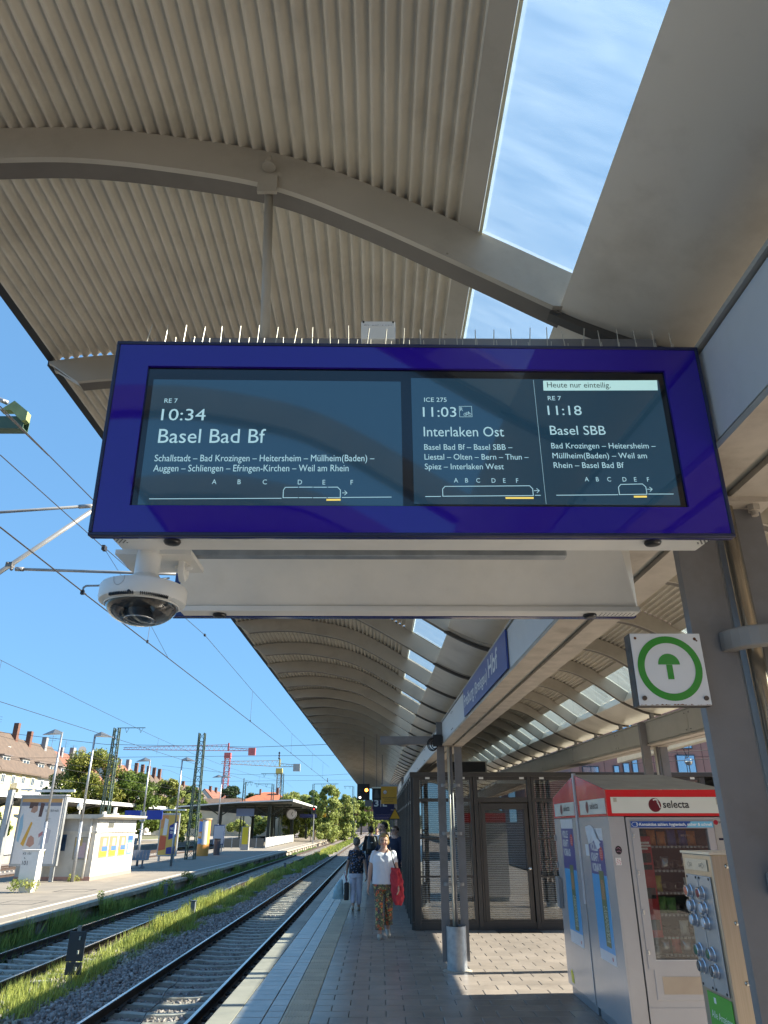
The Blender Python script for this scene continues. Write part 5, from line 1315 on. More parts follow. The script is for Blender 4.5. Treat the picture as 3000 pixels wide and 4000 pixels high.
# leaf clumps helper used by trees and shrubs
def leaves(cl, n, size, squash=1.0, seed=1, flat_=0.4):
    """cl = list of (centre, radius); leaf quads spread near the clump surfaces"""
    r = np.random.default_rng(seed)
    c = np.array([q[0] for q in cl], float); rad = np.array([q[1] for q in cl], float)
    w = rad ** 2; idx = r.choice(len(cl), n, p=w / w.sum())
    d = r.normal(size=(n, 3)); d /= np.linalg.norm(d, axis=1, keepdims=True)
    rr = rad[idx] * (r.random(n) ** .35) * r.uniform(.85, 1.12, n)
    p = c[idx] + d * rr[:, None] * np.array([1, 1, squash])
    nn = d * .7 + r.normal(size=(n, 3)) * .7; nn /= np.linalg.norm(nn, axis=1, keepdims=True)
    t = np.cross(nn, r.normal(size=(n, 3))); t /= np.linalg.norm(t, axis=1, keepdims=True); b = np.cross(nn, t)
    s = size * r.uniform(.5, 1.3, (n, 1))
    V = np.stack([p - t * s, p - b * s * .55, p + t * s, p + b * s * .55], 1).reshape(-1, 3)
    return V, (np.arange(n * 4).reshape(n, 4))
def weed(x, y, z, h, lab, m=wg, n=260, sp=.16):
    cl = [((x + random.uniform(-sp, sp), y + random.uniform(-sp, sp), z + h * random.uniform(.3, .9)), .08 + .1 * random.random()) for _ in range(8)]
    V, F = leaves(cl, n, .035, seed=int(x * 100) & 255)
    t = thing('leafy_weed', lab, 'plant', (x, y, z)); 
    V = V - np.array([x, y, z])
    bulk('foliage', V, F, m, t, kind=None)
    MB().cyl((x, y, z), (x, y, z + h * .8), .008, 5).build('stem', mat('weed_stem', (.12, .16, .05), None, 5, .8), t)
# trackside sign seen from behind
sp_ = thing('trackside_sign', 'grey boards seen from behind on a slanted concrete post in the foreground weeds', 'sign', (-5.76, 15.8, -.96))
MB().prism([(-5.84, -.98), (-5.74, -.98), (-5.735, .0), (-5.80, .0)], 15.80, 15.86).build('post', mat('post_grey', (.30, .29, .25), (.22, .21, .18), 12, .8, stain=(.12, .12, .08), samt=.6), sp_)
bdm = mat('sign_back', (.035, .04, .05), (.03, .033, .04), 8, .5)
MB().box(-5.92, -5.60, 15.75, 15.775, -.58, -.09).build('upper_board', bdm, sp_, bevel=.006)
MB().box(-5.905, -5.60, 15.75, 15.775, -.80, -.595).build('lower_board', bdm, sp_, bevel=.006)
for zz in (-.20, -.43, -.70):
    MB().box(-5.83, -5.70, 15.775, 15.80, zz - .012, zz + .012).build('strap', galv, sp_)
    MB().box(-5.715, -5.69, 15.72, 15.75, zz - .03, zz + .03).build('clip', plain('clip_cream', (.5, .5, .42)), sp_)
for i, (x, y, lab) in enumerate(((-5.95, 26, 'low round grey trackside bollard nearest in the grass strip'), (-5.2, 34, 'small dark box beside the near track rail in the gravel'), (-8.75, 33, 'short concrete marker post at the weedy platform foot'), (-6.15, 52, 'grey trackside post standing in tall grass between the tracks'))):
    t = thing('track_marker', lab, 'marker', (x, y, -.96))
    MB().box(x - .07, x + .07, y - .07, y + .07, -.98, -.45 if i != 1 else -.80).build('body', mat('marker_grey', (.2, .21, .22), (.13, .14, .15), 8, .7), t, bevel=.01)
    MB().box(x - .09, x + .09, y - .09, y + .09, -.45 if i != 1 else -.80, -.42 if i != 1 else -.77).build('cap', plain('marker_cap', (.07, .08, .10)), t, bevel=.01)
cbl = MB()
pts = []
for i in range(40):
    y = 7.4 + i * .22; x = -3.05 - .085 * i * .22 * 1.0 + .03 * math.sin(i * .9)
    pts.append((x, y, -.885 + .02 * abs(math.sin(math.pi * (y - 6.8) / .6))))
tag(cbl.tube(pts, .009, 5).build('cable', darkm), 'thin dark cable lying diagonally over the sleepers of the near track', 'cable')
# dirty plank and litter
tag(MB().obox((-7.0, 27.5, -.88), (.55, .05, .01), (0, .08, 0), (0, 0, .02)).build('plank', mat('old_plank', (.35, .27, .17), (.22, .16, .1), 8, .9)), 'short weathered plank lying across the sleepers of the second track', 'plank')
tag(MB().cyl((-6.2, 13.0, -.92), (-5.95, 13.08, -.92), .035, 10).build('litter', mat('litter_red', (.5, .12, .08), (.6, .6, .6), 6, .4)), 'crumpled red and white drink can among the foreground weeds', 'litter')
# ================================================================ overhead line, masts
wirem = mat('contact_wire', (.05, .045, .04), None, 10, .5, .3)
tubem = mat('cantilever_tube', (.36, .37, .37), (.28, .29, .29), 5, .4, .4, stain=(.2, .17, .14), sscale=6, samt=.4)
mgreen = mat('mast_green', (.10, .14, .11), (.075, .11, .085), 5, .6, .2, stain=(.05, .05, .04), samt=.5)
ins = plain('insulator', (.05, .045, .045), .3)
def spans(pts, r=.007): return MB().tube(pts, r, 5)
def catenary(x, cz, mz, sup, y0, y1, lab, r=.0075, sag=.9):
    t = thing('overhead_line', lab, 'overhead line', (x, y0, cz))
    n = max(2, int((y1 - y0) / 40))
    def mess(y):
        k = [s for s in sup if s <= y] or [sup[0] - 60]; a = k[-1]; nx = [s for s in sup if s > y] or [a + 60]; b = nx[0]
        u = (y - a) / (b - a); return mz(y) - sag * 4 * u * (1 - u)
    ys = np.arange(y0, y1 + 1, 2.5)
    spans([(x, y, mess(y)) for y in ys], r * .8).build('messenger_wire', wirem, t, kind=None)
    spans([(x, y, cz + .004 * (y)) for y in (y0, y1)], r).build('contact_wire', wirem, t)
    return t, mess
tA, mA = catenary(-3.43, 4.20, lambda y: 5.36, [-42, 7.9, 62, 118], -6, 8.0, 'wires over the near track from the cantilever back past the camera')
t = thing('overhead_line', 'contact wire, messenger wire and droppers over the near track ahead of the cantilever', 'overhead line', (-3.43, 7.9, 4.2))
mp_ = [(-3.43, 7.9, 5.33), (-3.43, 8.28, 4.93), (-3.43, 13.76, 5.19), (-3.43, 19.6, 5.11), (-3.43, 29.2, 5.10), (-3.43, 39, 5.21), (-3.43, 52, 5.5)]
spans([(-3.43, 5.5, 5.22), (-3.43, 7.64, 5.32), (-3.43, 7.9, 5.33)], .006).build('messenger_wire', wirem, t)
spans(mp_[1:], .005).build('messenger_wire', wirem, t)
spans([(-3.43, 5.68, 4.82), (-3.43, 7.69, 4.90), (-3.43, 8.28, 4.92)], .005).build('stitch_wire', wirem, t)
spans([(-3.43, 8.28, 4.92), (-3.43, 10.0, 4.62), (-3.43, 11.5, 4.26)], .003).build('stitch_wire', wirem, t)
MB().box(-3.45, -3.41, 8.25, 8.33, 4.89, 4.95).build('clamp', darkm, t); MB().box(-3.445, -3.415, 13.72, 13.8, 5.17, 5.21).build('clamp', darkm, t)
spans([(-3.43, 7.9, 4.225), (-3.43, 19.5, 4.31), (-3.43, 62, 4.55)], .0075).build('contact_wire', wirem, t)
for y, zc, zm in ((10.4, 4.244, 5.02), (19.55, 4.314, 5.11), (29.1, 4.362, 5.10), (38.5, 4.42, 5.21), (46, 4.46, 5.36)):
    MB().cyl((-3.43, y, zc), (-3.43, y + .03, zm), .0035, 5).build('dropper', wirem, t)
    MB().box(-3.44, -3.42, y - .02, y + .02, zc - .015, zc + .03).build('dropper_clip', darkm, t)
ca = thing('cantilever', 'grey tubular cantilever arms holding the overhead wire at the upper left', 'cantilever', (-4.4, 7.9, 4.5))
y = 7.9
MB().cyl((-5.9, y, 3.25), (-3.43, y, 5.31), .027, 16).build('diagonal_tube', tubem, ca, smooth=True)
MB().cyl((-5.9, y, 5.13), (-3.60, y, 5.315), .018, 14).build('stay_tube', tubem, ca, smooth=True)
MB().cyl((-3.66, y, 5.31), (-3.50, y, 5.322), .026, 14).build('tube_end', tubem, ca, smooth=True)
MB().cyl((-4.24, y, 4.507), (-2.30, y, 4.447), .017, 14).build('registration_tube', tubem, ca, smooth=True)
MB().cyl((-4.26, y, 4.508), (-4.17, y, 4.505), .026, 12).build('tube_socket', tubem, ca, smooth=True)
MB().box(-4.375, -4.30, y - .035, y + .035, 4.53, 4.585).ball((-4.30, y - .02, 4.50), .020).ball((-4.35, y - .04, 4.57), .014).build('clamp', mat('clamp_grey', (.25, .25, .24), (.15, .14, .13), 30, .5, .5), ca)
MB().tube([(-3.432, y, 4.235), (-3.430, y, 4.285), (-3.40, y, 4.305), (-3.27, y, 4.307), (-2.45, y, 4.40)], .012, 8).build('steady_arm', tubem, ca, smooth=True)
MB().box(-3.45, -3.415, y - .02, y + .02, 4.20, 4.25).build('wire_clip', darkm, ca)
gm2 = mat('beam_green', (.07, .13, .085), (.05, .10, .065), 5, .55, stain=(.03, .04, .03), samt=.5)
gb = thing('gantry_beam', 'green hollow steel beam end at the left edge of the photo below the canopy edge', 'beam', (-4.8, 7.9, 6.5))
MB().box(-7, -4.55, 7.86, 7.87, 6.40, 6.55).box(-7, -4.55, 7.99, 8.0, 6.40, 6.55).box(-7, -4.55, 7.86, 8.0, 6.385, 6.40).box(-7, -4.55, 7.86, 8.0, 6.55, 6.565).build('hollow_beam', gm2, gb)
MB().prism([(-4.86, 6.62), (-4.70, 6.76), (-4.50, 6.60), (-4.50, 6.48), (-4.55, 6.46), (-4.72, 6.62)], 7.80, 7.90).build('end_bracket', mat('bracket_light_green', (.30, .36, .14), (.2, .26, .1), 8, .5), gb)
MB().cyl((-5.05, 7.84, 6.86), (-4.80, 7.82, 6.74), .03, 10).ball((-4.84, 7.78, 6.745), .03).build('shackle', galv, gb, smooth=True)
# wires over the farther tracks
for x, zc, zm, y0, y1, lab in ((-7.43, 3.95, 5.0, 6, 70, 'pair of overhead wires above the second track'), (-20.6, 5.2, 6.8, 20, 160, 'overhead wires above the tracks behind the white hut'), (-25.6, 5.2, 6.8, 20, 160, 'overhead wires above the farthest track on the left')):
    t = thing('overhead_line', lab, 'overhead line', (x, y0, zc))
    r = .006 if x > -10 else .012
    ys = np.arange(y0, y1, 6.0)
    spans([(x, y, zm - .6 * math.sin(math.pi * ((y - y0) % 54) / 54)) for y in ys], r * .8).build('messenger_wire', wirem, t)
    spans([(x, y0, zc), (x, y1, zc + (.3 if x > -10 else 0))], r).build('contact_wire', wirem, t)
    for y in np.arange(y0 + 8, y1, 11):
        MB().cyl((x, y, zc + .01), (x, y, zm - .6 * math.sin(math.pi * ((y - y0) % 54) / 54)), r * .6, 4).build('dropper', wirem, t)
# extra cross wires (head spans) with insulators
for i, (y, z0, z1_) in enumerate(((60, 7.6, 7.9), (118, 9.0, 9.4))):
    t = thing('head_span', ('nearer', 'farther')[i] + ' cross span wire stretched over all the tracks to the canopy side', 'overhead line', (-15, y, z0))
    spans([(-34, y, z0 + 1.5), (-22, y, z0 + .2), (-10, y, z0), (-1.9, y, z1_)], .018).build('span_wire', wirem, t)
    spans([(-34, y, z0 - .9), (-1.9, y, z0 - .6)], .014).build('cross_wire', wirem, t)
    for x in (-8, -21): MB().lathe((x, y, z0 - .95), [(.03, 0), (.09, .1), (.03, .2), (.09, .3), (.03, .4), (.09, .5), (.03, .6)], 8).build('insulator', ins, t)
def lattice(x, y, z0, z1_, w, lab, wt=None, arm=None):
    t = thing('lattice_mast', lab, 'mast', (x, y, z0)); wt = wt or w * .6
    c = [(-1, -1), (1, -1), (1, 1), (-1, 1)]
    P = lambda k, u: Vector((x + c[k][0] * (w + (wt - w) * u) / 2, y + c[k][1] * (w + (wt - w) * u) / 2, z0 + (z1_ - z0) * u))
    for k in range(4): MB().beam(P(k, 0), P(k, 1), .07 * w / .5, .07 * w / .5).build('leg', mgreen, t)
    m = MB(); n = max(6, int((z1_ - z0) / (w * 1.0)))
    for i in range(n):
        a, b = i / n, (i + 1) / n
        for k in range(4):
            k2 = (k + 1) % 4
            m.beam(P(k, a), P(k2, b), .035 * w / .5, .02 * w / .5); m.beam(P(k, a), P(k2, a), .035 * w / .5, .02 * w / .5)
    m.build('bracing', mgreen, t, kind='stuff')
    if arm:
        MB().beam((x, y, z1_), (x + arm, y, z1_ + .02), .07, .07).build('arm', mgreen, t)
        for q in (.35, .85):
            MB().tube([(x + arm * q - .2, y, z1_), (x + arm * q, y, z1_ - .5), (x + arm * q + .2, y, z1_)], .02, 4).build('wire_support', mgreen, t)
    return t
lattice(-13.85, 58, P2Z, 8.45, .62, 'green lattice mast standing on the asphalt platform beside the advertising column', .42)
lattice(-28.0, 79, -.9, 11.4, .8, 'tall green lattice mast with a short arm in front of the big maple', .5, 3.0)
lattice(-21, 119, -.9, 8.1, .6, 'slim lattice mast in front of the far evergreen tree', .3, 1.2)
lattice(-17, 122, -.9, 8.0, .5, 'slim lattice mast left of the white crane tower', .3, -3)
lattice(-15, 118, -.9, 9.3, .5, 'slim lattice mast in front of the red hipped roof', .3, -3.4)
lattice(-10.5, 122, -.9, 8.0, .4, 'slim mast with arm near the far light green trees', .25, 4)
lattice(-5.4, 160, -.9, 9.5, .5, 'distant mast beside the second track near the end of the canopy', .3, -2)
lattice(-5.2, 230, -.9, 10.5, .5, 'most distant mast between the tracks at the horizon', .3, 2)
def small_mast(x, y, h, lab):
    t = thing('signal_mast', lab, 'signal', (x, y, -.95))
    MB().cyl((x, y, -.95), (x, y, h), .07, 8).build('post', galv, t); MB().box(x - .25, x + .25, y - .15, y, h - .6, h + .3).build('signal_head', blackp, t)
    MB().cyl((x, y - .16, h), (x, y - .2, h), .08, 10).build('red_light', plain('red_light', (.5, .02, .02), emit=(1, .05, .03), estr=1.5), t)
small_mast(-9.1, 108, 4.0, 'slim signal post with a red light at the end of the asphalt platform')
small_mast(-6.0, 200, 4.2, 'far signal with dark head between the tracks under the signs')
# ================================================================ things on the asphalt platform
def lamp_post(x, y, top, lab, side=1, double=False, base=P2Z, r=.075, bent=0):
    t = thing('street_lamp', lab, 'street lamp', (x, y, base), 'lamp posts on the asphalt platform')
    MB().cyl((x, y, base), (x, y, base + 2.4), r, 14, r * .95).build('pole', galv, t, smooth=True)
    MB().cyl((x, y, base + 2.4), (x, y, top), r * .72, 14, r * .6).build('upper_pole', galv, t, smooth=True)
    hm = mat('lamp_housing', (.36, .37, .38), (.3, .31, .32), 4, .4, .3)
    for s in ((1, -1) if double else (side,)):
        hx = x + s * .12
        v = [(x, y - .05, top - .10), (x + s * .34, y - .13, top - .06), (x + s * .86, y - .05, top - .13), (x + s * .86, y + .05, top - .13), (x + s * .34, y + .13, top - .06), (x, y + .05, top - .10),
             (x, y - .04, top + .0), (x + s * .30, y - .10, top + .12), (x + s * .86, y - .04, top - .11), (x + s * .86, y + .04, top - .11), (x + s * .30, y + .10, top + .12), (x, y + .04, top + .0)]
        f = [(0, 1, 2, 3, 4, 5), (6, 7, 8, 9, 10, 11)] + [(i, (i + 1) % 6, 6 + (i + 1) % 6, 6 + i) for i in range(6)]
        MB().add(v, f).build('lamp_head', hm, t)
    return t
lamp_post(-13.33, 34.8, 5.70, 'lamp post in front of the hut door with its head pointing right', 1)
lamp_post(-14.55, 34.0, 5.72, 'lamp post rising from behind the big billboard, head pointing left', -1)
lamp_post(-12.6, 48.1, 5.70, 'lamp post in front of the colourful billboard with its head pointing right', 1)
lamp_post(-14.75, 48.4, 5.70, 'lamp post right of the blue station board with its head pointing left', -1)
lamp_post(-14.3, 69, 5.95, 'double headed lamp post near the canopy of the asphalt platform', 1, True)
lamp_post(-11.9, 150, 5.2, 'far thin lamp post beyond the asphalt platform canopy', 1, True)
# junction box on the 2nd back lamp
jb2 = thing('blue_station_board', 'plain blue station board fixed to the lamp post behind the white hut', 'sign', (-14.75, 48.5, 2.0))
blu2 = plain('board_blue', (.02, .05, .36), .4)
MB().box(-15.95, -14.95, 48.55, 48.62, 2.15, 2.68).build('panel', blu2, jb2); MB().box(-14.6, -13.6, 48.55, 48.62, 2.16, 2.69).build('panel', blu2, jb2)
MB().box(-14.92, -14.62, 48.35, 48.5, 2.05, 2.6).build('junction_box', galv, jb2)
# white hut
hw_ = mat('hut_plaster', (.60, .575, .52), (.54, .515, .46), 1.6, .85, 0, .1, 40, stain=(.36, .33, .28), sscale=1.8, samt=.45)
hut = thing('platform_hut', 'small white plastered hut with flat overhanging roof and posters on its wall', 'hut', (-14.2, 38.6, P2Z))
HX0, HX1, HY0, HY1, HB, HT = -16.2, -12.86, 35.5, 41.2, P2Z, 1.50
MB().box(HX0, HX1, HY0, HY1, HB + .16, HT).build('wall', hw_, hut)
MB().box(HX0 - .02, HX1 + .02, HY0 - .02, HY1 + .02, HB, HB + .16).build('plinth', mat('pink_plinth', (.48, .27, .22), (.4, .24, .2), 5, .85), hut)
MB().box(HX0 - .06, HX1 + .06, HY0 - .06, HY1 + .06, HT, HT + .06).build('string_course', hw_, hut)
up = MB().box(HX0, HX1, HY0, HY1, HT + .06, 2.08).build('upper_wall', mat('worn_grey_band', (.52, .52, .50), (.42, .42, .41), 3, .8, stain=(.28, .28, .28), sscale=2.5, samt=.5), hut)
MB().prism([(HX0 - .35, 2.16), (HX0 - .1, 2.08), (HX1 + .1, 2.08), (HX1 + .38, 2.16), (HX1 + .40, 2.26), (HX0 - .37, 2.26)], HY0 - .4, HY1 + .45).build('roof', mat('roof_cream', (.55, .53, .46), (.46, .44, .38), 3, .8, stain=(.25, .24, .2), sscale=2, samt=.4), hut)
for i in range(5):
    y0_ = HY0 + .25 + i * 1.1
    MB().box(HX1 - .01, HX1 + .012, y0_, y0_ + .96, 1.64, 2.0).build('upper_window', white, hut)
    MB().box(HX1 + .0125, HX1 + .016, y0_ + .08, y0_ + .88, 1.69, 1.95).build('frosted_pane', plain('frosted_pane', (.50, .50, .44), .3) if i != 1 else plain('open_pane', (.12, .12, .10), .3), hut)
MB().cyl((HX1 - .28, HY0 - .10, HB + .1), (HX1 - .22, HY0 - .10, 2.1), .045, 10).build('downpipe', white, hut, smooth=True)
def poster(x, y0_, y1_, z0, z1_, lab, cols, facing='x', parent=None):
    """printed poster as a flat framed sheet"""
    t = thing('poster', lab, 'poster', (x, y0_, z0))
    D_ = lambda a, b, c, d, e: MB().box(x, x + e, a, b, c, d) if facing == 'x' else MB().box(a, b, x - e, x, c, d)
    D_(y0_, y1_, z0, z1_, .015).build('frame', plain('poster_frame', (.25, .22, .16)), t)
    w = y1_ - y0_; h = z1_ - z0
    for k, (a, b, c, d, col_) in enumerate(cols):
        D_(y0_ + w * a, y0_ + w * b, z0 + h * c, z0 + h * d, .016 + .001 * k).build('print', plain('print_%s' % '_'.join('%02d' % int(v * 99) for v in col_), col_), t)
    return t
adv = [(.08, .92, .04, .96, (.35, .22, .12)), (.1, .9, .05, .32, (.50, .34, .04)), (.3, .95, .30, .52, (.07, .16, .36)), (.35, .75, .55, .9, (.55, .42, .34))]
for i, (a, b) in enumerate(((36.15, 37.28), (37.45, 38.5), (38.8, 39.85))):
    poster(HX1 + .001, a, b, .43, 1.34, ('leftmost', 'second', 'third')[i] + ' of the orange and blue posters on the sunlit hut wall', adv)
poster(HX1 + .001, 40.1, 40.95, .45, 1.35, 'bluish narrow poster at the right end of the sunlit hut wall', [(.06, .94, .03, .97, (.12, .25, .42)), (.2, .8, .1, .6, (.45, .33, .35)), (.1, .9, .75, .95, (.05, .12, .3))])
poster(HY0 - .001, -13.75, -13.05, .40, 1.32, 'framed poster with a pink dressed figure on the shaded hut wall', [(.05, .95, .03, .97, (.35, .33, .28)), (.1, .6, .05, .5, (.08, .2, .4)), (.35, .75, .08, .75, (.5, .38, .42)), (.05, .5, .6, .95, (.5, .38, .15))], 'y')
MB().box(-14.75, -14.15, HY0 - .02, HY0 + .01, .75, 1.42).build('window', mat('hut_window', (.05, .10, .18), (.03, .05, .09), 2, .1), hut)
hv = MB().box(-13.6, -13.5, 38, 38.3, 2.26, 2.42).box(-13.15, -12.9, 38, 38.4, 2.26, 2.34).cyl((-13.05, 38.2, 2.34), (-13.05, 38.2, 2.62), .09, 12)
hv.build('roof_vent', white, hut, kind='stuff')
MB().ball((-14.1, 36.4, 2.62), .16).cyl((-14.1, 36.4, 2.26), (-14.1, 36.4, 2.5), .03, 8).build('roof_camera', white, hut, smooth=True)
MB().ball((-12.45, 41.7, 1.55), .14).box(-12.86, -12.45, 41.65, 41.75, 1.58, 1.63).build('wall_camera', white, hut)
# big advertising board
bb = thing('billboard', 'large lit advertising board with a figure in a white shirt, left of the hut', 'billboard', (-15.2, 34.8, P2Z))
fa = mat('board_alu', (.42, .44, .45), (.34, .36, .37), 4, .4, .4, stain=(.2, .19, .18), samt=.4)
MB().box(-14.32, -14.2, 34.7, 34.9, P2Z, .2).build('leg', fa, bb); MB().box(-16.45, -16.25, 33.9, 34.2, P2Z, 3.25).build('leg', fa, bb)
MB().box(-14.95, -14.83, 34.95, 35.05, P2Z, .2).build('leg', fa, bb)
MB().box(-16.15, -14.15, 34.66, 35.0, .16, 3.02).build('case', fa, bb, bevel=.02)
fp = MB().box(-16.05, -14.25, 34.63, 34.655, .26, 2.90).build('poster_sheet', plain('poster_paper', (.70, .68, .66)), bb)
def patch(pts, c_, nm, k=1):
    m = MB(); flat(m, pts, (0, 34.63 - .0015 * k, 0), ux, vz); m.build(nm, plain('p_' + nm, c_), fp)
patch([(-16.05, 2.60), (-14.25, 2.60), (-14.25, 2.74), (-16.05, 2.76)], (.20, .22, .28), 'blue_band')
patch([(-16.05, 2.76), (-14.25, 2.74), (-14.25, 2.9), (-16.05, 2.9)], (.62, .34, .12), 'orange_band')
patch([(-15.95, .9), (-15.05, .9), (-15.0, 1.6), (-15.1, 2.2), (-15.25, 2.42), (-15.45, 2.3), (-15.62, 2.42), (-15.9, 2.1), (-16.0, 1.5)], (.72, .68, .64), 'white_shirt', 2)
patch([(-15.6, 2.35), (-15.42, 2.3), (-15.3, 2.4), (-15.32, 2.62), (-15.55, 2.64)], (.45, .26, .18), 'neck', 3)
patch([(-15.7, 2.5), (-15.55, 2.5), (-15.5, 2.6), (-15.35, 2.58), (-15.3, 2.74), (-15.68, 2.76)], (.10, .06, .05), 'hair', 4)
patch([(-15.22, 2.15), (-15.08, 2.15), (-15.02, 2.7), (-15.2, 2.74)], (.12, .06, .05), 'second_hair', 4)
patch([(-15.8, 1.05), (-15.65, .95), (-15.42, 1.9), (-15.5, 1.95)], (.68, .38, .06), 'golden_scarf', 4)
patch([(-15.55, 1.0), (-15.35, .92), (-15.2, 1.05), (-15.25, 1.3), (-15.4, 1.4), (-15.5, 1.3)], (.52, .28, .2), 'hand', 5)
patch([(-16.0, 1.2), (-15.9, 1.1), (-15.82, 1.7), (-15.9, 2.3), (-16.0, 2.1)], (.30, .48, .6), 'blue_sleeve', 4)
patch([(-15.0, 1.0), (-14.6, 1.1), (-14.55, 1.6), (-14.8, 1.7), (-14.95, 1.45)], (.52, .50, .52), 'grey_drawing', 3)
patch([(-15.05, 1.3), (-14.8, 1.5), (-14.85, 1.6), (-15.08, 1.45)], (.5, .2, .2), 'red_cushion', 4)
patch([(-14.82, .62), (-14.66, .62), (-14.66, .76), (-14.82, .76)], (.68, .55, .02), 'yellow_logo', 3)
m = MB(); text(m, 'Schlaf dich wach.', (-14.95, 34.625, 2.36), ux, vz, .11, .60)
for i in range(5): text(m, ('ab sofort', 'nur hier', 'Bett', '145,-', 'mehr dazu')[i], (-14.82, 34.625, 2.05 - i * .1), ux, vz, .045, .16 - .02 * (i % 3))
m.build('headline', plain('headline_ink', (.05, .05, .05)), fp)
MB().box(-16.2, -14.1, 34.6, 35.02, 3.02, 3.07).build('top_trim', white, bb)
la = MB().tube([(-15.75, 34.3, 3.20), (-15.5, 34.2, 3.30), (-15.3, 34.2, 3.28)], .03, 8).box(-15.35, -13.6, 34.1, 34.25, 3.16, 3.26).box(-16.0, -15.5, 34.15, 34.25, 3.22, 3.30).cyl((-15.3, 34.2, 3.2), (-15.3, 34.7, 3.04), .03, 8)
la.build('lamp_bar', whitep, bb, kind=None)
# KS cabinet
ks = thing('switch_cabinet', 'grey white cable cabinet marked KS 101 in front of the billboard', 'cabinet', (-12.95, 29.5, P2Z))
MB().box(-13.24, -12.62, 29.35, 29.75, -.04, .93).build('body', white, ks, bevel=.012)
MB().prism([(-13.14, P2Z), (-12.72, P2Z), (-12.64, -.045), (-13.22, -.045)], 29.38, 29.72).build('foot', white, ks)
MB().box(-13.27, -12.59, 29.32, 29.78, .93, .965).build('lid', white, ks, bevel=.006)
m = MB(); text(m, 'KS 101', (-13.22, 29.345, .80), ux, vz, .075, .30); text(m, '101', (-13.19, 29.345, .45), ux, vz, .15, .20); stroke(m, [(-13.14, .70), (-13.11, .66)], .02, (0, 29.345, 0), ux, vz)
m.build('lettering', blackp, ks)
pb_ = thing('planter_block', 'pinkish concrete block at the left edge beside the billboard foot', 'block', (-14.6, 27.4, P2Z))
MB().box(-15.3, -13.82, 26.9, 27.5, P2Z, .10).build('body', mat('pink_concrete', (.42, .34, .28), (.34, .28, .23), 4, .9), pb_, bevel=.02)
for x, y, h, lab in ((-13.2, 29.1, .45, 'leafy weed growing at the left foot of the cable cabinet'), (-12.7, 29.2, .35, 'smaller leafy weed growing at the right foot of the cable cabinet'), (-13.4, 35.0, .25, 'low weeds growing against the shaded wall of the hut')):
    weed(x, y, P2Z, h, lab, wg2 if h < .4 else wg)
weed(-9.05, 26.5, -.96, .75, 'bushy leafy weed against the platform edge, nearest of the three bushes', wg, 700, .28)
weed(-9.05, 33.5, -.96, .85, 'bushy leafy weed against the platform edge, middle of the three bushes', wg, 800, .3)
weed(-9.05, 38.0, -.96, .7, 'bushy leafy weed against the platform edge, farthest of the three bushes', wg3, 700, .28)
# bench
bn = thing('bench', 'grey slatted metal bench beside the hut', 'bench', (-14.2, 46.2, P2Z))
gr = plain('bench_grey', (.20, .21, .24), .5)
for i in range(9):
    x = -15.1 + i * .20
    MB().obox((x, 46.2, P2Z + .68), (.09, 0, 0), (0, .02, .0), (0, .10, .26)).build('back_slat', gr, bn)
    MB().obox((x, 45.85, P2Z + .43), (.09, 0, 0), (0, .24, 0), (0, 0, .015)).build('seat_slat', gr, bn)
for x in (-14.9, -13.7): MB().box(x - .04, x + .04, 45.6, 46.3, P2Z, P2Z + .10).box(x - .04, x + .04, 45.9, 46.0, P2Z + .1, P2Z + .42).build('bench_foot', gr, bn)
# second billboard
b2 = thing('billboard', 'colourful yellow, orange and dark blue advertising board behind a lamp post', 'billboard', (-15.1, 55, P2Z))
MB().box(-15.5, -14.15, 55, 55.25, -.15, 2.62).build('case', fa, b2, bevel=.02); 
for x in (-15.4, -14.4): MB().box(x, x + .12, 55.05, 55.2, P2Z, -.1).build('leg', fa, b2)
fp = MB().box(-15.42, -14.22, 54.975, 54.99, -.05, 2.5).build('poster_sheet', plain('poster_yellow', (.70, .45, .10)), b2)
def patch2(pts, c_, nm, k=1):
    m = MB(); flat(m, [(-15.42 + (a + 15.98) * .714, b) for a, b in pts], (0, 54.975 - .002 * k, 0), ux, vz); m.build(nm, plain('q_' + nm, c_), fp)
patch2([(-15.98, 1.6), (-15.2, 1.8), (-15.3, 2.5), (-15.98, 2.5)], (.68, .30, .10), 'orange_patch'); patch2([(-15.1, .9), (-14.32, 1.1), (-14.32, 2.1), (-15.1, 1.8)], (.02, .03, .22), 'navy_patch', 2)
patch2([(-15.98, .2), (-15.3, .3), (-15.3, 1.1), (-15.9, 1.2)], (.60, .12, .05), 'red_patch', 2); patch2([(-15.2, 0), (-14.35, 0), (-14.35, .5), (-15.2, .4)], (.03, .05, .25), 'lower_navy_patch', 2); patch2([(-15.7, 1.2), (-15.3, 1.2), (-15.25, 2.2), (-15.6, 2.3)], (.72, .72, .68), 'white_patch', 3)
m = MB(); text(m, 'NEUES', (-14.72, 54.965, 1.55), ux, vz, .16, .42, bold=.06); text(m, 'GEHEN', (-14.72, 54.965, 1.30), ux, vz, .16, .42, bold=.06); m.build('lettering', white, fp)
MB().box(-15.4, -13.6, 54.3, 54.45, 2.78, 2.87).build('lamp_bar', whitep, b2)
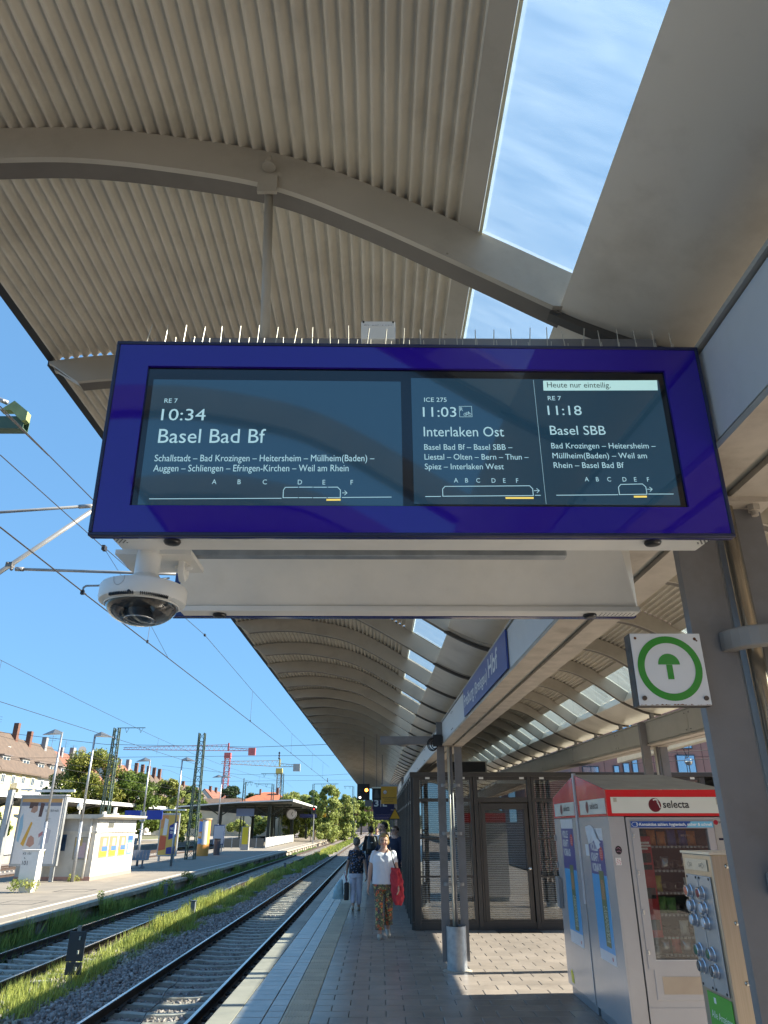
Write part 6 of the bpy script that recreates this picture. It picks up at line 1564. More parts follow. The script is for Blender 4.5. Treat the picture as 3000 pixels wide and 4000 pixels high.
# advertising column
ac = thing('advertising_column', 'round advertising column with blue, white and orange print', 'advertising column', (-14.5, 64.8, P2Z))
MB().cyl((-14.5, 64.8, P2Z), (-14.5, 64.8, 2.28), .48, 28).build('drum', mat('column_orange', (.62, .28, .06), (.62, .28, .06), 2, .6), ac, auto=True)
def arcp(a0, a1, z0, z1_, c_, nm, dz=0, rr=.483):
    m = MB(); n = 8
    for i in range(n):
        p, q = R(a0 + (a1 - a0) * i / n), R(a0 + (a1 - a0) * (i + 1) / n)
        A = lambda t, z: (-14.5 + rr * math.cos(t), 64.8 + rr * math.sin(t), z)
        m.add([A(p, z0 + dz * i / n), A(q, z0 + dz * (i + 1) / n), A(q, z1_ - dz * (i + 1) / n), A(p, z1_ - dz * i / n)], [(0, 1, 2, 3)])
    m.build(nm, plain('ac_' + nm, c_), ac)
arcp(-150, -70, 1.3, 2.2, (.10, .22, .58), 'blue_print', .15); arcp(-100, -45, .4, 2.25, (.68, .66, .64), 'white_print', 0, .485); arcp(-160, -95, .4, .9, (.12, .28, .58), 'lower_blue_print', .1, .487); arcp(-150, -105, 1.0, 1.25, (.6, .5, .4), 'pale_print', 0, .487)
MB().cyl((-14.5, 64.8, 2.28), (-14.5, 64.8, 2.38), .56, 28).build('cap', mat('column_cap', (.40, .34, .24), None, 4, .8), ac)
tb = thing('litter_bin', 'grey litter bin standing right of the advertising column', 'bin', (-13.7, 66.5, P2Z)); MB().cyl((-13.7, 66.5, P2Z), (-13.7, 66.5, .75), .28, 16).build('body', plain('bin_grey', (.1, .1, .11)), tb, auto=True); MB().cyl((-13.7, 66.5, .75), (-13.7, 66.5, .82), .3, 16).build('lid', blackp, tb)
inf = thing('timetable_case', 'blue framed timetable case beside the double lamp post', 'notice board', (-14.0, 68.6, P2Z)); MB().box(-14.55, -13.6, 68.6, 68.7, .3, 1.9).build('case', plain('case_blue', (.04, .08, .2)), inf); MB().box(-14.5, -13.65, 68.585, 68.6, .38, 1.82).build('sheet', plain('case_sheet', (.55, .58, .62)), inf); MB().box(-13.8, -13.7, 68.6, 68.7, P2Z, .3).build('leg', galv, inf)
tm = thing('ticket_machine', 'narrow yellow fronted ticket machine at the start of the canopy', 'ticket machine', (-13.7, 80, P2Z)); MB().box(-14.1, -13.3, 80, 80.6, P2Z, 1.75).build('body', plain('tm_grey', (.3, .3, .3)), tm); MB().box(-14.0, -13.4, 79.98, 80, .1, 1.7).build('front', plain('tm_yellow', (.62, .50, .02)), tm)
# canopy of the asphalt platform
dkg = mat('dark_green_steel', (.022, .032, .024), (.016, .024, .018), 5, .6)
cb = thing('platform_canopy', 'dark steel canopy with white roof edge over the far part of the asphalt platform', 'canopy', (-18, 97, P2Z))
whm = mat('white_roof_edge', (.66, .68, .66), (.58, .60, .58), 2, .5)
MB().prism([(-25.5, 4.05), (-18, 4.55), (-11, 4.75), (-11, 4.62), (-18, 4.38), (-25.5, 3.9)], 97, 215).build('roof_slab', dkg, cb)
MB().prism([(-25.6, 4.10), (-18, 4.62), (-10.9, 4.90), (-10.9, 4.74), (-18, 4.47), (-25.6, 3.94)], 96.8, 96.98).build('front_fascia', whm, cb)
MB().box(-10.98, -10.82, 96.8, 215, 4.66, 4.95).build('side_fascia', whm, cb)
for i in range(9):
    y = 100 + i * 13
    for x in (-15.5,) if i % 2 else (-14.2, -20.5):
        MB().box(x - .2, x + .2, y - .2, y + .2, P2Z, 4.45).build('column', dkg, cb)
        for s in (-1, 1): MB().beam((x, y, 3.0), (x + s * 2.4, y, 4.45), .14, .14).build('brace', dkg, cb)
    MB().box(-25, -11.2, y - .12, y + .12, 4.0 + .2, 4.42).build('crossbeam', dkg, cb)
ck = thing('station_clock', 'round white station clock under the canopy of the asphalt platform', 'clock', (-12.7, 112, 3.2)); MB().cyl((-12.7, 112, 3.4), (-12.7, 112.3, 3.4), .75, 24).build('case', plain('clock_case', (.2, .2, .2)), ck); MB().cyl((-12.7, 111.97, 3.4), (-12.7, 112, 3.4), .62, 24).build('dial', plain('clock_dial', (.75, .75, .75)), ck)
m = MB(); stroke(m, [(-12.7, 3.4), (-12.5, 3.7)], .06, (0, 111.95, 0), ux, vz); stroke(m, [(-12.7, 3.4), (-12.45, 3.1)], .05, (0, 111.95, 0), ux, vz); m.build('hands', blackp, ck)
for i, (x, y, z, w, h, c_, lab) in enumerate(((-17.5, 101, 3.0, 2.3, .9, (.18, .26, .48), 'grey blue hanging board under the front of the far canopy'), (-10.8, 118, 3.0, 2.6, .5, (.02, .03, .12), 'dark blue hanging board right of the station clock'), (-9.9, 135, 3.1, 1.2, .8, (.75, .40, .02), 'upper orange sign under the far canopy'), (-9.5, 138, 2.4, 1.2, .7, (.75, .40, .02), 'lower orange sign under the far canopy'))):
    t = thing('hanging_sign', lab, 'sign', (x, y, z)); MB().box(x - w / 2, x + w / 2, y, y + .15, z, z + h).build('panel', plain('hs%d' % i, c_), t); MB().box(x - .04, x + .04, y + .05, y + .1, z + h, 4.5).build('hanger', dkg, t)
# fences: panels between posts
fnm = mat('fence_panel', (.42, .43, .42), (.34, .35, .34), 2, .6)
def panel_fence(x0, y0, x1, y1, n, z0, z1_, lab, mt=fnm):
    t = thing('panel_fence', lab, 'fence', (x0, y0, z0))
    for i in range(n):
        a, b = i / n, (i + .94) / n
        p0, p1 = Vector((x0 + (x1 - x0) * a, y0 + (y1 - y0) * a, (z0 + z1_) / 2)), Vector((x0 + (x1 - x0) * b, y0 + (y1 - y0) * b, (z0 + z1_) / 2))
        MB().beam(p0, p1, .05, (z1_ - z0) * .86).build('panel', mt, t); MB().box(p0.x - .04, p0.x + .04, p0.y - .04, p0.y + .04, z0, z1_).build('post', galv, t)
    return t
panel_fence(-12.6, 87, -13.3, 122, 10, P2Z, .70, 'pale panel fence along the stairway on the asphalt platform')
panel_fence(-17.2, 87, -12.7, 87, 5, P2Z, .62, 'darker panel fence closing the stairway towards the camera', mat('fence_dark', (.13, .13, .12), None, 3, .7))
panel_fence(-30.6, 62, -30.8, 100, 16, P2Z, .95, 'grey panel fence on the third platform behind the hut')
tr_ = thing('red_train', 'red regional train standing at the far end behind the canopy', 'train', (-20, 200, -.7))
redt = plain('train_red', (.50, .02, .02), .35)
MB().box(-16.5, -13.5, 190, 260, -.3, 3.2).build('body', redt, tr_, bevel=.2); MB().box(-16.2, -13.8, 189.95, 190, 1.4, 2.6).build('windscreen', blackp, tr_); MB().box(-13.5, -13.46, 192, 258, 1.3, 2.3).build('window_band', blackp, tr_)
# third platform with its long canopy
pc3 = thing('platform_canopy', 'long low canopy with white edge on the third platform at the left', 'canopy', (-38, 55, P2Z))
MB().box(-46, -33.6, 48, 128, 4.10, 4.42).build('roof_slab', plain('canopy_soffit', (.07, .07, .07)), pc3); MB().box(-33.6, -33.3, 48, 128, 4.18, 4.60).build('side_fascia', whm, pc3)
for i in range(8): MB().box(-38.2, -37.8, 52 + i * 10, 52.4 + i * 10, P2Z, 4.1).build('column', dkg, pc3); MB().beam((-38, 52.2 + i * 10, 2.6), (-34, 52.2 + i * 10, 4.1), .2, .2).build('brace', dkg, pc3)
tw3 = thing('tower_box', 'grey walled underpass entrance on the third platform', 'shelter', (-37, 70, P2Z)); MB().box(-40, -36, 66, 74, P2Z, 2.6).build('wall', mat('shelter_wall', (.35, .38, .30), (.28, .3, .25), 1, .8), tw3); MB().box(-35.98, -35.95, 67, 69.5, .6, 2.1).build('window', blackp, tw3)
bk = thing('bicycle', 'parked bicycle on the third platform at the left edge', 'bicycle', (-31.8, 58.5, P2Z))
for dx_ in (0, 1.1): MB().lathe((-31.8 + dx_, 58.5, P2Z + .36), [(.34, -.02), (.36, 0), (.34, .02), (.32, 0), (.34, -.02)], 20, axis=(0, 1, 0)).build('wheel', blackp, bk)
MB().tube([(-31.8, 58.5, P2Z + .36), (-31.35, 58.5, P2Z + .75), (-30.85, 58.5, P2Z + .8), (-30.7, 58.5, P2Z + .36)], .03, 6).tube([(-31.35, 58.5, P2Z + .75), (-31.25, 58.5, P2Z + .32), (-30.85, 58.5, P2Z + .8)], .03, 6).build('frame', plain('bike_teal', (.02, .2, .22)), bk)
MB().box(-31.55, -31.25, 58.42, 58.58, P2Z + .9, P2Z + .97).cyl((-31.38, 58.5, P2Z + .7), (-31.4, 58.5, P2Z + .92), .02, 6).build('saddle', blackp, bk); MB().tube([(-30.85, 58.5, P2Z + .8), (-30.85, 58.5, P2Z + 1.0), (-31.0, 58.7, P2Z + 1.05)], .02, 6).build('handlebar', blackp, bk)
# ================================================================ houses, trees, cranes
tile_m = {k: mat('roof_tiles_' + k, c, c2, 1.5, .85, 0, .4, 6, stain=st, sscale=.5, samt=.6) for k, c, c2, st in (
    ('brown', (.13, .095, .072), (.095, .07, .055), (.07, .06, .05)), ('red', (.24, .10, .065), (.18, .075, .05), (.12, .07, .05)), ('orange', (.48, .16, .08), (.38, .12, .06), (.25, .1, .07)), ('grey', (.17, .14, .13), (.12, .10, .10), (.09, .08, .08)))}
wall_m = {k: mat('wall_' + k, c, None, .6, .85, stain=tuple(v * .7 for v in c), sscale=.4, samt=.4) for k, c in (('yellow', (.58, .49, .28)), ('white', (.62, .61, .56)), ('cream', (.58, .53, .42)), ('pink', (.50, .36, .30)))}
winm = plain('far_window_glass', (.06, .08, .10), .1); winf = plain('window_frame_white', (.62, .62, .6), .5); chm = {'red': plain('chimney_brick', (.15, .075, .055), .9), 'grey': plain('chimney_grey', (.24, .24, .25), .8)}
def house(x, y0, y1, ze, zr, lab, wc, rc, depth=12, nd=3, chim=(), rows=2, dorm2=0, balc=0):
    """house with its long side facing the railway (+X); x = front wall, ridge half way back"""
    t = thing('town_house', lab, 'house', (x, (y0 + y1) / 2, -.5), None)
    MB().box(x - depth, x, y0 + .02, y1 - .02, -.5, ze).build('wall', wall_m[wc], t)
    xr = x - depth / 2; o = .7
    sl = (zr - ze) / (depth / 2)
    MB().add([(x + o, y0, ze - o * sl), (x + o, y1, ze - o * sl), (xr, y1, zr), (xr, y0, zr), (x - depth - o, y0, ze - o * sl), (x - depth - o, y1, ze - o * sl),
              (x + o, y0, ze - o * sl + .35), (x + o, y1, ze - o * sl + .35), (xr, y1, zr + .3), (xr, y0, zr + .3)],
             [(0, 1, 2, 3), (3, 2, 5, 4), (6, 7, 8, 9), (0, 6, 7, 1), (0, 3, 9, 6), (1, 2, 8, 7), (9, 8, 5, 4)]).build('roof', tile_m[rc], t)
    MB().add([(x - .05, y0 + .03, ze), (x - depth, y0 + .03, ze), (xr, y0 + .03, zr - .1), (x - .05, y1 - .03, ze), (x - depth, y1 - .03, ze), (xr, y1 - .03, zr - .1)], [(0, 1, 2), (3, 4, 5)]).build('gable', wall_m[wc], t)
    def win(yc, zc, w, h, xx=x):
        f = MB().box(xx + .02, xx + .12, yc - w / 2, yc + w / 2, zc - h / 2, zc + h / 2).build('window', winf, t)
        for s in (-1, 1): MB().box(xx + .125, xx + .15, yc + s * w * .23 - w * .18, yc + s * w * .23 + w * .18, zc - h * .4, zc + h * .4).build('pane', winm, f)
    n = max(2, int((y1 - y0) / 4.2))
    for r_ in range(rows):
        zc = ze - 2.0 - r_ * 3.1
        for i in range(n): win(y0 + (i + .5) * (y1 - y0) / n, zc, 1.5, 1.6)
    if balc:
        for i in range(balc):
            yc = y0 + (i + .35) * (y1 - y0) / balc
            MB().box(x, x + 1.3, yc, yc + 3.6, ze - 3.6, ze - 2.6).build('balcony', winf, t)
    for i in range(nd):
        yc = y0 + (i + .5) * (y1 - y0) / nd
        xd = x - 1.0; zb = ze + .3
        d = MB().box(xd - 2.6, xd, yc - 1.5, yc + 1.5, zb, zb + 2.0).build('dormer', wall_m['white'], t)
        MB().box(xd - 2.8, xd + .35, yc - 1.8, yc + 1.8, zb + 2.0, zb + 2.2).build('dormer_roof', tile_m['grey'], d)
        for s in (-.7, .7): MB().box(xd + .02, xd + .06, yc + s - .5, yc + s + .5, zb + .4, zb + 1.7).build('pane', winm, d)
    for i in range(dorm2):
        yc = y0 + (i + .5) * (y1 - y0) / dorm2 + 1
        xd = x - 3.4; zb = ze + 3.2
        d = MB().box(xd - 1.6, xd, yc - .6, yc + .6, zb, zb + 1.3).build('dormer', wall_m['white'], t); MB().box(xd + .02, xd + .05, yc - .35, yc + .35, zb + .25, zb + 1.1).build('pane', winm, d)
    for (yc, w, h, cc) in chim:
        MB().box(xr + .3, xr + 1.3, yc - w * .36, yc + w * .36, zr - 2.5, zr + h * .85).build('chimney', chm[cc], t)
    return t
house(-72, 118, 143, 12.1, 19.2, 'yellow rendered house with brown roof at the left edge of the row', 'yellow', 'brown', nd=3, dorm2=3, balc=2, chim=((137, 1.5, 1.2, 'grey'),))
house(-72, 143, 160, 12.2, 19.4, 'yellow house with brown roof and two stacked dormers beside the left edge house', 'yellow', 'brown', nd=2, dorm2=1, balc=1, chim=((146, 2, .9, 'grey'), (157.5, 1.4, 3.0, 'red')))
house(-72, 160, 178, 12.0, 18.8, 'white house with brown roof, dormer row and brick chimneys left of the big maple', 'white', 'brown', nd=3, balc=2, chim=((164, 1.4, 2.6, 'red'), (172, 1.6, 2.2, 'grey')))
house(-73, 178, 203, 12.0, 18.3, 'red roofed house with grey chimneys partly behind the big maple', 'white', 'red', nd=2, chim=((184, 1.2, 1.5, 'grey'), (191, 2.2, 2.2, 'grey'), (197, 1.5, 1.6, 'grey')))
house(-72, 207, 236, 11.6, 18.6, 'red brown roofed house with white gable dormers right of the big maple', 'white', 'red', nd=3, dorm2=2, chim=((217, 1, 1.8, 'grey'), (224, 1, 1.8, 'grey'), (232, 3, 2.4, 'grey')))
house(-72, 236, 272, 11.4, 17.6, 'white house with brown roof and a row of five tall brick chimneys', 'white', 'brown', nd=4, chim=[(240 + i * 6.5, 1.6, 3.2, 'red') for i in range(5)])
house(-72, 276, 330, 10.8, 16.8, 'long brown roofed house behind the yellowing trees', 'cream', 'brown', nd=3, chim=((300, 2, 1.6, 'red'), (318, 2, 1.6, 'red')))
house(-70, 332, 372, 10.6, 16.6, 'distant house with red roof and white dormers right of the tall lattice mast', 'white', 'red', nd=3, chim=((340, 2, 2, 'red'), (352, 2, 2, 'red')))
house(-66, 374, 410, 9.8, 15.0, 'most distant white house of the row left of the red crane', 'white', 'grey', nd=3)
dish = thing('satellite_dish', 'satellite dish and aerials on the red roof behind the maple', 'dish', (-79, 198, 18.5)); MB().lathe((-79, 199, 20.3), [(1.0, .25), (.6, .08), (0, 0)], 16, axis=(.4, -.9, .2)).build('dish', chm['grey'], dish); MB().cyl((-79, 199, 18), (-79, 199, 20.3), .08, 6).build('pole', chm['grey'], dish)
for i, (y, x) in enumerate(((150.5, -78), (180, -79), (188, -79), (193, -79))):
    t = thing('roof_aerial', ('leftmost', 'second', 'third', 'fourth')[i] + ' thin television aerial on the roofs of the house row', 'aerial', (x, y, 18)); MB().cyl((x, y, 18), (x, y, 22.6 - i * .5), .05, 5).build('mast', galv, t)
    m = MB()
    for k in range(3): m.beam((x - .9, y, 22.3 - i * .5 - k * .5), (x + .9, y, 22.3 - i * .5 - k * .5), .05, .05)
    m.build('rods', galv, t, kind='stuff')
# red hipped roof building and low brown roofs beyond the canopy
hb2 = thing('hipped_roof_house', 'house with bright orange hipped roof beyond the far canopy', 'house', (-29, 205, 0))
MB().box(-36, -23, 198, 212, -.5, 7.4).build('wall', wall_m['cream'], hb2)
MB().add([(-36.8, 197.5, 7.3), (-22.2, 197.5, 7.3), (-22.2, 212.5, 7.3), (-36.8, 212.5, 7.3), (-31, 205, 10.2), (-28, 205, 10.2)], [(0, 1, 5, 4), (1, 2, 5), (2, 3, 4, 5), (3, 0, 4), (0, 3, 2, 1)]).build('roof', tile_m['orange'], hb2)
MB().box(-27.3, -26.7, 203, 204, 9, 11.2).box(-31.8, -31.4, 203, 204, 9, 10.9).build('chimney', chm['red'], hb2, kind='stuff')
lb2 = thing('long_low_house', 'low house with long brown roof left of the orange hipped roof', 'house', (-48, 215, 0))
MB().box(-60, -36.5, 210, 222, -.5, 6.2).build('wall', wall_m['cream'], lb2); MB().prism([(209, 6.2), (223, 6.2), (216, 9.0)], -60.5, -36.3, 'x').build('roof', tile_m['brown'], lb2)
rh = thing('distant_house', 'distant house with reddish roof at the end of the tracks', 'house', (-3, 330, 0))
MB().box(-10, 6, 330, 345, -.5, 6).build('wall', wall_m['pink'], rh); MB().prism([(-11, 6), (7, 6), (-2, 11.5)], 329, 346, 'y').build('roof', tile_m['red'], rh)
wb = thing('white_block', 'white low building behind the far canopy', 'building', (-60, 230, 0)); MB().box(-66, -50, 226, 240, -.5, 8.4).build('wall', wall_m['white'], wb)
for i in range(4): MB().box(-65 + i * 3.8, -63 + i * 3.8, 225.95, 225.99, 5.5, 7.2).build('window', winm, wb)
# trees
barkm = mat('bark', (.10, .075, .05), (.06, .045, .03), 6, .9, 0, .4, 8)
lg = {'green': leafmat('leaf_green', (.15, .21, .04), (.08, .13, .025), tr=.3, island=.5, scale=.5), 'yellow': leafmat('leaf_yellowing', (.27, .26, .05), (.14, .19, .035), tr=.3, island=.5, scale=.35),
      'light': leafmat('leaf_light', (.36, .40, .12), (.22, .28, .08), tr=.4, island=.45, scale=.4), 'dark': leafmat('leaf_dark', (.045, .08, .025), (.028, .05, .018), tr=.2, island=.5, scale=.4)}
def tree(x, y, base, h, w, lab, kind, n=9000, size=.28, seed=1, tall=1.0, grp=None):
    r = random.Random(seed)
    t = thing('tree', lab, 'tree', (x, y, base), grp)
    MB().cyl((x, y, base), (x + r.uniform(-.3, .3), y, base + h * .5), w * .045, 9, w * .028).build('trunk', barkm, t)
    lm_ = MB(); cl = []
    zc = base + h * .62
    for i in range(int(60 * tall) + 10):
        a = r.uniform(0, 2 * math.pi); e = r.uniform(-1.05 if kind != 'light' else -1.75, 1) ; q = r.random() ** .4
        rad = math.sqrt(max(.3 if e < 0 else .12, 1 - e * e * .85)) * w / 2 * .84 * q
        p = Vector((x + rad * math.cos(a), y + rad * math.sin(a), zc + e * h * .34))
        cl.append((tuple(p), w * r.uniform(.07, .15)))
        if i < 9: lm_.cyl((x, y, base + h * r.uniform(.28, .45)), p, w * .014, 5, w * .006)
    lm_.build('limb', barkm, t, kind='stuff')
    V, F = leaves(cl, n, size, .85, seed)
    V = V - np.array([x, y, base])
    bulk('crown', V, F, lg[kind], t, kind=None)
    return t
tree(-39.3, 104, -.5, 11.4, 11.0, 'big maple with green and yellow leaves behind the station roofs', 'yellow', 30000, .17, 3)
tree(-34.2, 106, -.5, 9.2, 7.6, 'green tree joined to the right side of the big maple', 'green', 20000, .17, 5)
tree(-44.0, 103, -.5, 7.2, 5, 'low green bush tree at the left foot of the big maple', 'green', 6000, .17, 6)
tree(-36.0, 131, -.5, 9.6, 6.5, 'yellow orange autumn tree in front of the chimneys', 'yellow', 12000, .19, 7)
tree(-32.5, 133, -.5, 8.6, 5.2, 'greener tree right of the yellow autumn tree, behind the green mast', 'green', 9000, .19, 8)
tree(-41.0, 133, -.5, 6.6, 4.2, 'small russet tree left of the yellow autumn tree', 'yellow', 6000, .19, 9)
tree(-31.5, 122, -.5, 7.4, 4.2, 'half hidden green tree behind the tall lattice mast', 'light', 5000, .2, 10)
tree(-46, 235, -.5, 13.5, 9, 'dark evergreen tree left of the orange hipped roof', 'dark', 6000, .4, 11)
tree(-38, 232, -.5, 11.5, 7, 'smaller dark tree just left of the orange hipped roof', 'dark', 4000, .4, 12)
tree(-19.5, 172, -.5, 9.2, 7.5, 'light green bushy tree right of the orange roof', 'light', 8000, .27, 13)
tree(-15.5, 168, -.5, 8.6, 6.0, 'light green bush tree between the orange roof and the tall pale tree', 'light', 6000, .27, 14)
tree(-8.3, 128, -.5, 8.6, 4.6, 'tall pale green tree above the end of the far canopy', 'light', 11000, .19, 15)
tree(-11.6, 140, -.5, 8.4, 5.0, 'dull green tree at the left side of the tall pale tree', 'green', 8000, .2, 16)
tree(-5.9, 134, -.5, 7.4, 3.6, 'yellow green tree right of the tall pale tree', 'light', 7000, .19, 17)
tree(-6.2, 175, -.5, 8.2, 4.2, 'slender yellow green tree farther along the line', 'light', 5000, .26, 18)
tree(-5.2, 230, -.5, 9.5, 6, 'green tree at the end of the tracks left of the distant house', 'green', 5000, .35, 19)
tree(2.5, 300, -.5, 13, 9, 'green tree at the end of the tracks in front of the distant red roof', 'light', 5000, .45, 20)
tree(-2.2, 250, -.5, 6.5, 5, 'low bushy tree closing the view at the end of the tracks', 'light', 4000, .35, 21)
tree(6, 280, -.5, 10, 7, 'round green tree right of the distant house', 'green', 4000, .4, 22)
def hedge(name, x0, x1, y0, y1, h, n, size, kind, lab):
    r = random.Random(len(lab)); cl = [((r.uniform(x0, x1), r.uniform(y0, y1), -.5 + h * r.uniform(.2, .85)), h * r.uniform(.2, .4)) for _ in range(int(max(x1 - x0, y1 - y0) / 2.2))]
    V, F = leaves(cl, n, size, .9, 5); bulk(name, V, F, lg[kind], None, label=lab, cat='bushes')
hedge('bushes', -9.5, -6.3, 112, 190, 2.6, 9000, .2, 'light', 'bright green bushes lining the tracks beyond the asphalt platform')
hedge('bushes', -60, -30, 118, 122, 4.5, 9000, .3, 'green', 'dark bushes behind the third platform')
hedge('woodland', -90, 40, 430, 470, 16, 14000, 1.0, 'dark', 'far dark tree line along the horizon')
hedge('bushes', -52, -22, 185, 192, 4.6, 9000, .3, 'light', 'sunlit bushes seen between the columns under the far canopy')
hedge('woodland', -22, -8, 200, 240, 6, 7000, .35, 'light', 'light green shrubs beyond the far canopy')
# wooded hill at the end of the line
hv_ = []; hf_ = []; nx = 60
for j, (yy, k) in enumerate(((900, 0), (1200, 1), (1500, 0))):
    for i in range(nx + 1): hv_.append((-500 + i * 1000 / nx, yy, -1 + k * (22 + 9 * math.sin(i * .35) + 5 * math.sin(i * .9 + 1))))
for j in range(2):
    for i in range(nx): a = j * (nx + 1) + i; hf_.append((a, a + 1, a + nx + 2, a + nx + 1))
MB().add(hv_, hf_).build('hills', mat('far_hill', (.10, .15, .17), (.08, .12, .13), .02, 1), kind='structure', smooth=True)
# cranes
def crane(x, y, zt, jib0, jib1, zc, lab, col_, w=1.4, flipc=1):
    t = thing('tower_crane', lab, 'crane', (x, y, 0))
    m = MB(); n = int((zt + .5) / (w * 1.1))
    c = [(-1, -1), (1, -1), (1, 1), (-1, 1)]
    for k in range(4): m.beam((x + c[k][0] * w / 2, y + c[k][1] * w / 2, -.5), (x + c[k][0] * w / 2, y + c[k][1] * w / 2, zt), .2, .2)
    for i in range(n):
        z0, z1_ = -.5 + (zt + .5) * i / n, -.5 + (zt + .5) * (i + 1) / n
        for k in range(4):
            a, b = c[k], c[(k + 1) % 4]
            m.beam((x + a[0] * w / 2, y + a[1] * w / 2, z0), (x + b[0] * w / 2, y + b[1] * w / 2, z1_), .12, .1); m.beam((x + a[0] * w / 2, y + a[1] * w / 2, z0), (x + b[0] * w / 2, y + b[1] * w / 2, z0), .12, .1)
    m.build('tower', col_[0], t, kind=None)
    def truss(x0, x1, z0, z1_, hgt, cm, nm):
        m = MB(); L_ = abs(x1 - x0); n = int(L_ / 1.6); P = lambda u, dz: (x0 + (x1 - x0) * u, y, z0 + (z1_ - z0) * u + dz)
        m.beam(P(0, 0), P(1, 0), .22, .22).beam(P(0, hgt), P(1, hgt * .35), .18, .18)
        for i in range(n): m.beam(P(i / n, 0), P((i + .5) / n, hgt * (1 - .65 * (i + .5) / n)), .1, .09); m.beam(P((i + .5) / n, hgt * (1 - .65 * (i + .5) / n)), P((i + 1) / n, 0), .1, .09)
        m.build(nm, cm, t)
    truss(x, jib0, zc, zc + .35 * flipc, 2.0, col_[1], 'jib'); truss(x, jib1, zc, zc - .9 * (0 if flipc > 0 else 1), 1.1, col_[0], 'counter_jib')
    MB().box(x - 1.1, x + 1.1, y - 1, y + 1, zt - 1.6, zt + .2).build('cab', col_[2], t); MB().box(jib1 - 2.4 * (1 if jib1 > x else -1), jib1, y - .7, y + .7, zc - 1.5, zc + .9).build('counterweight', col_[3], t)
    MB().beam((x, y, zc), (x, y, zc + 2.6), .5, .5).build('tower_top', col_[2], t)
    return t
rc_ = plain('crane_red', (.46, .12, .12), .5); rw = plain('crane_pale_red', (.60, .30, .32), .5); cg = plain('crane_grey', (.32, .36, .36), .5); cw = plain('crane_white', (.62, .55, .48), .5)
crane(-52.5, 260, 25.0, -89, -43, 25.9, 'red tower crane with long pale jib pointing left above the houses', (rc_, rw, rc_, rc_), 1.7)
crane(-34.6, 262, 20.0, -55, -27.4, 20.8, 'white and grey tower crane with sagging pale jib right of the red crane', (cg, cw, plain('crane_yellow', (.55, .45, .12)), cg), 1.3, 3)
# ---------------------------------------------------------------- street side on the right
brick = mat('pink_stone_facade', (.36, .20, .17), (.31, .17, .145), .8, .8, stain=(.25, .14, .12), sscale=.5, samt=.4)
sb = thing('office_building', 'pinkish stone office building with blue mirrored windows behind the vending machines', 'building', (30, 60, 0))
MB().box(11.5, 60, 45, 80, -.5, 18).build('wall', brick, sb)
jm = MB()
for i in range(32): jm.box(12 + i * 1.5, 12.03 + i * 1.5, 44.985, 45, 0, 18)
for k in range(14): jm.box(11.5, 60, 44.984, 44.999, .6 + k * 1.25, .62 + k * 1.25)
jm.build('stone_joints', plain('joint_dark', (.16, .09, .08), .9), sb, kind='stuff')
bgl = mat('mirrored_window', (.42, .52, .62), (.36, .46, .56), .8, .06, .8, coat=1)
for x0, x1, z0, z1_ in ((14.07, 14.33, 3.9, 5.05), (14.65, 14.95, 3.9, 5.2), (15.2, 15.47, 3.9, 5.5), (17.92, 18.95, 4.25, 5.65), (17.9, 18.9, 6.1, 7.4), (14.2, 15.4, 6.3, 7.6), (20.9, 22.0, 4.25, 5.65), (20.9, 22.0, 6.1, 7.4), (12.2, 13.1, 3.9, 5.0), (12.2, 13.3, 6.2, 7.3), (24, 25.2, 4.2, 5.6), (24, 25.2, 6.1, 7.4), (16.2, 17.1, 6.2, 7.5)):
    f = MB().box(x0 - .06, x1 + .06, 44.93, 44.98, z0 - .06, z1_ + .06).build('window', plain('window_dark_frame', (.05, .06, .08)), sb)
    MB().box(x0, x1, 44.91, 44.928, z0, z1_).build('pane', bgl, f)
    if x1 - x0 > .8: MB().box((x0 + x1) / 2 - .02, (x0 + x1) / 2 + .02, 44.90, 44.909, z0, z1_).box(x0, x1, 44.90, 44.9085, z0 + .42, z0 + .46).build('glazing_bar', plain('window_dark_frame', (.05, .06, .08)), f)
bs = thing('side_canopy', 'low dark roof with white edge at the right behind the vending machines', 'canopy', (14, 30, 3))
MB().prism([(11.2, 3.05), (17, 3.45), (17, 3.6), (11.2, 3.2)], 30, 40).build('roof_slab', plain('dark_soffit', (.03, .03, .03)), bs); MB().prism([(11.1, 3.12), (17, 3.52), (17, 3.66), (11.1, 3.26)], 29.85, 29.98).build('front_edge', whm, bs)
for x in (12, 16): MB().box(x - .08, x + .08, 32, 32.16, -.1, 3.1).build('post', galv, bs)
ln = thing('globe_lamp', 'hanging globe lamp in front of the mirrored window at the right', 'street lamp', (15.7, 38, 5)); MB().ball((15.72, 38, 4.78), .20, 16, 10).build('globe', mat('chrome_globe', (.7, .72, .72), None, 3, .08, 1), ln, smooth=True); MB().tube([(15.5, 38, 5.6), (15.70, 38, 4.95)], .02, 6).tube([(15.9, 38, 5.6), (15.74, 38, 4.95)], .02, 6).cyl((15.72, 38, 3.4), (15.72, 38, 4.6), .025, 6).build('stem', darkm, ln)
hwm = MB().tube([(9, 30, 4.3), (15, 31, 4.75), (21, 32, 5.1)], .012, 4).tube([(10, 30, 4.05), (21, 31, 4.75)], .012, 4)
tag(hwm.build('street_wires', wirem), 'thin wires crossing in front of the pinkish office building', 'wires', kind='stuff')
# buildings behind the viewer, seen only in the glass and screens
bh = thing('station_building', 'station building standing behind the viewer on the street side', 'building', (14, -30, 0))
MB().box(8.5, 30, -60, -14, -.5, 16).build('wall', brick, bh)
for i in range(8):
    for k in range(4): MB().box(8.44, 8.49, -58 + i * 5.5, -55.5 + i * 5.5, 2 + k * 3.4, 4 + k * 3.4).build('window', bgl, bh)
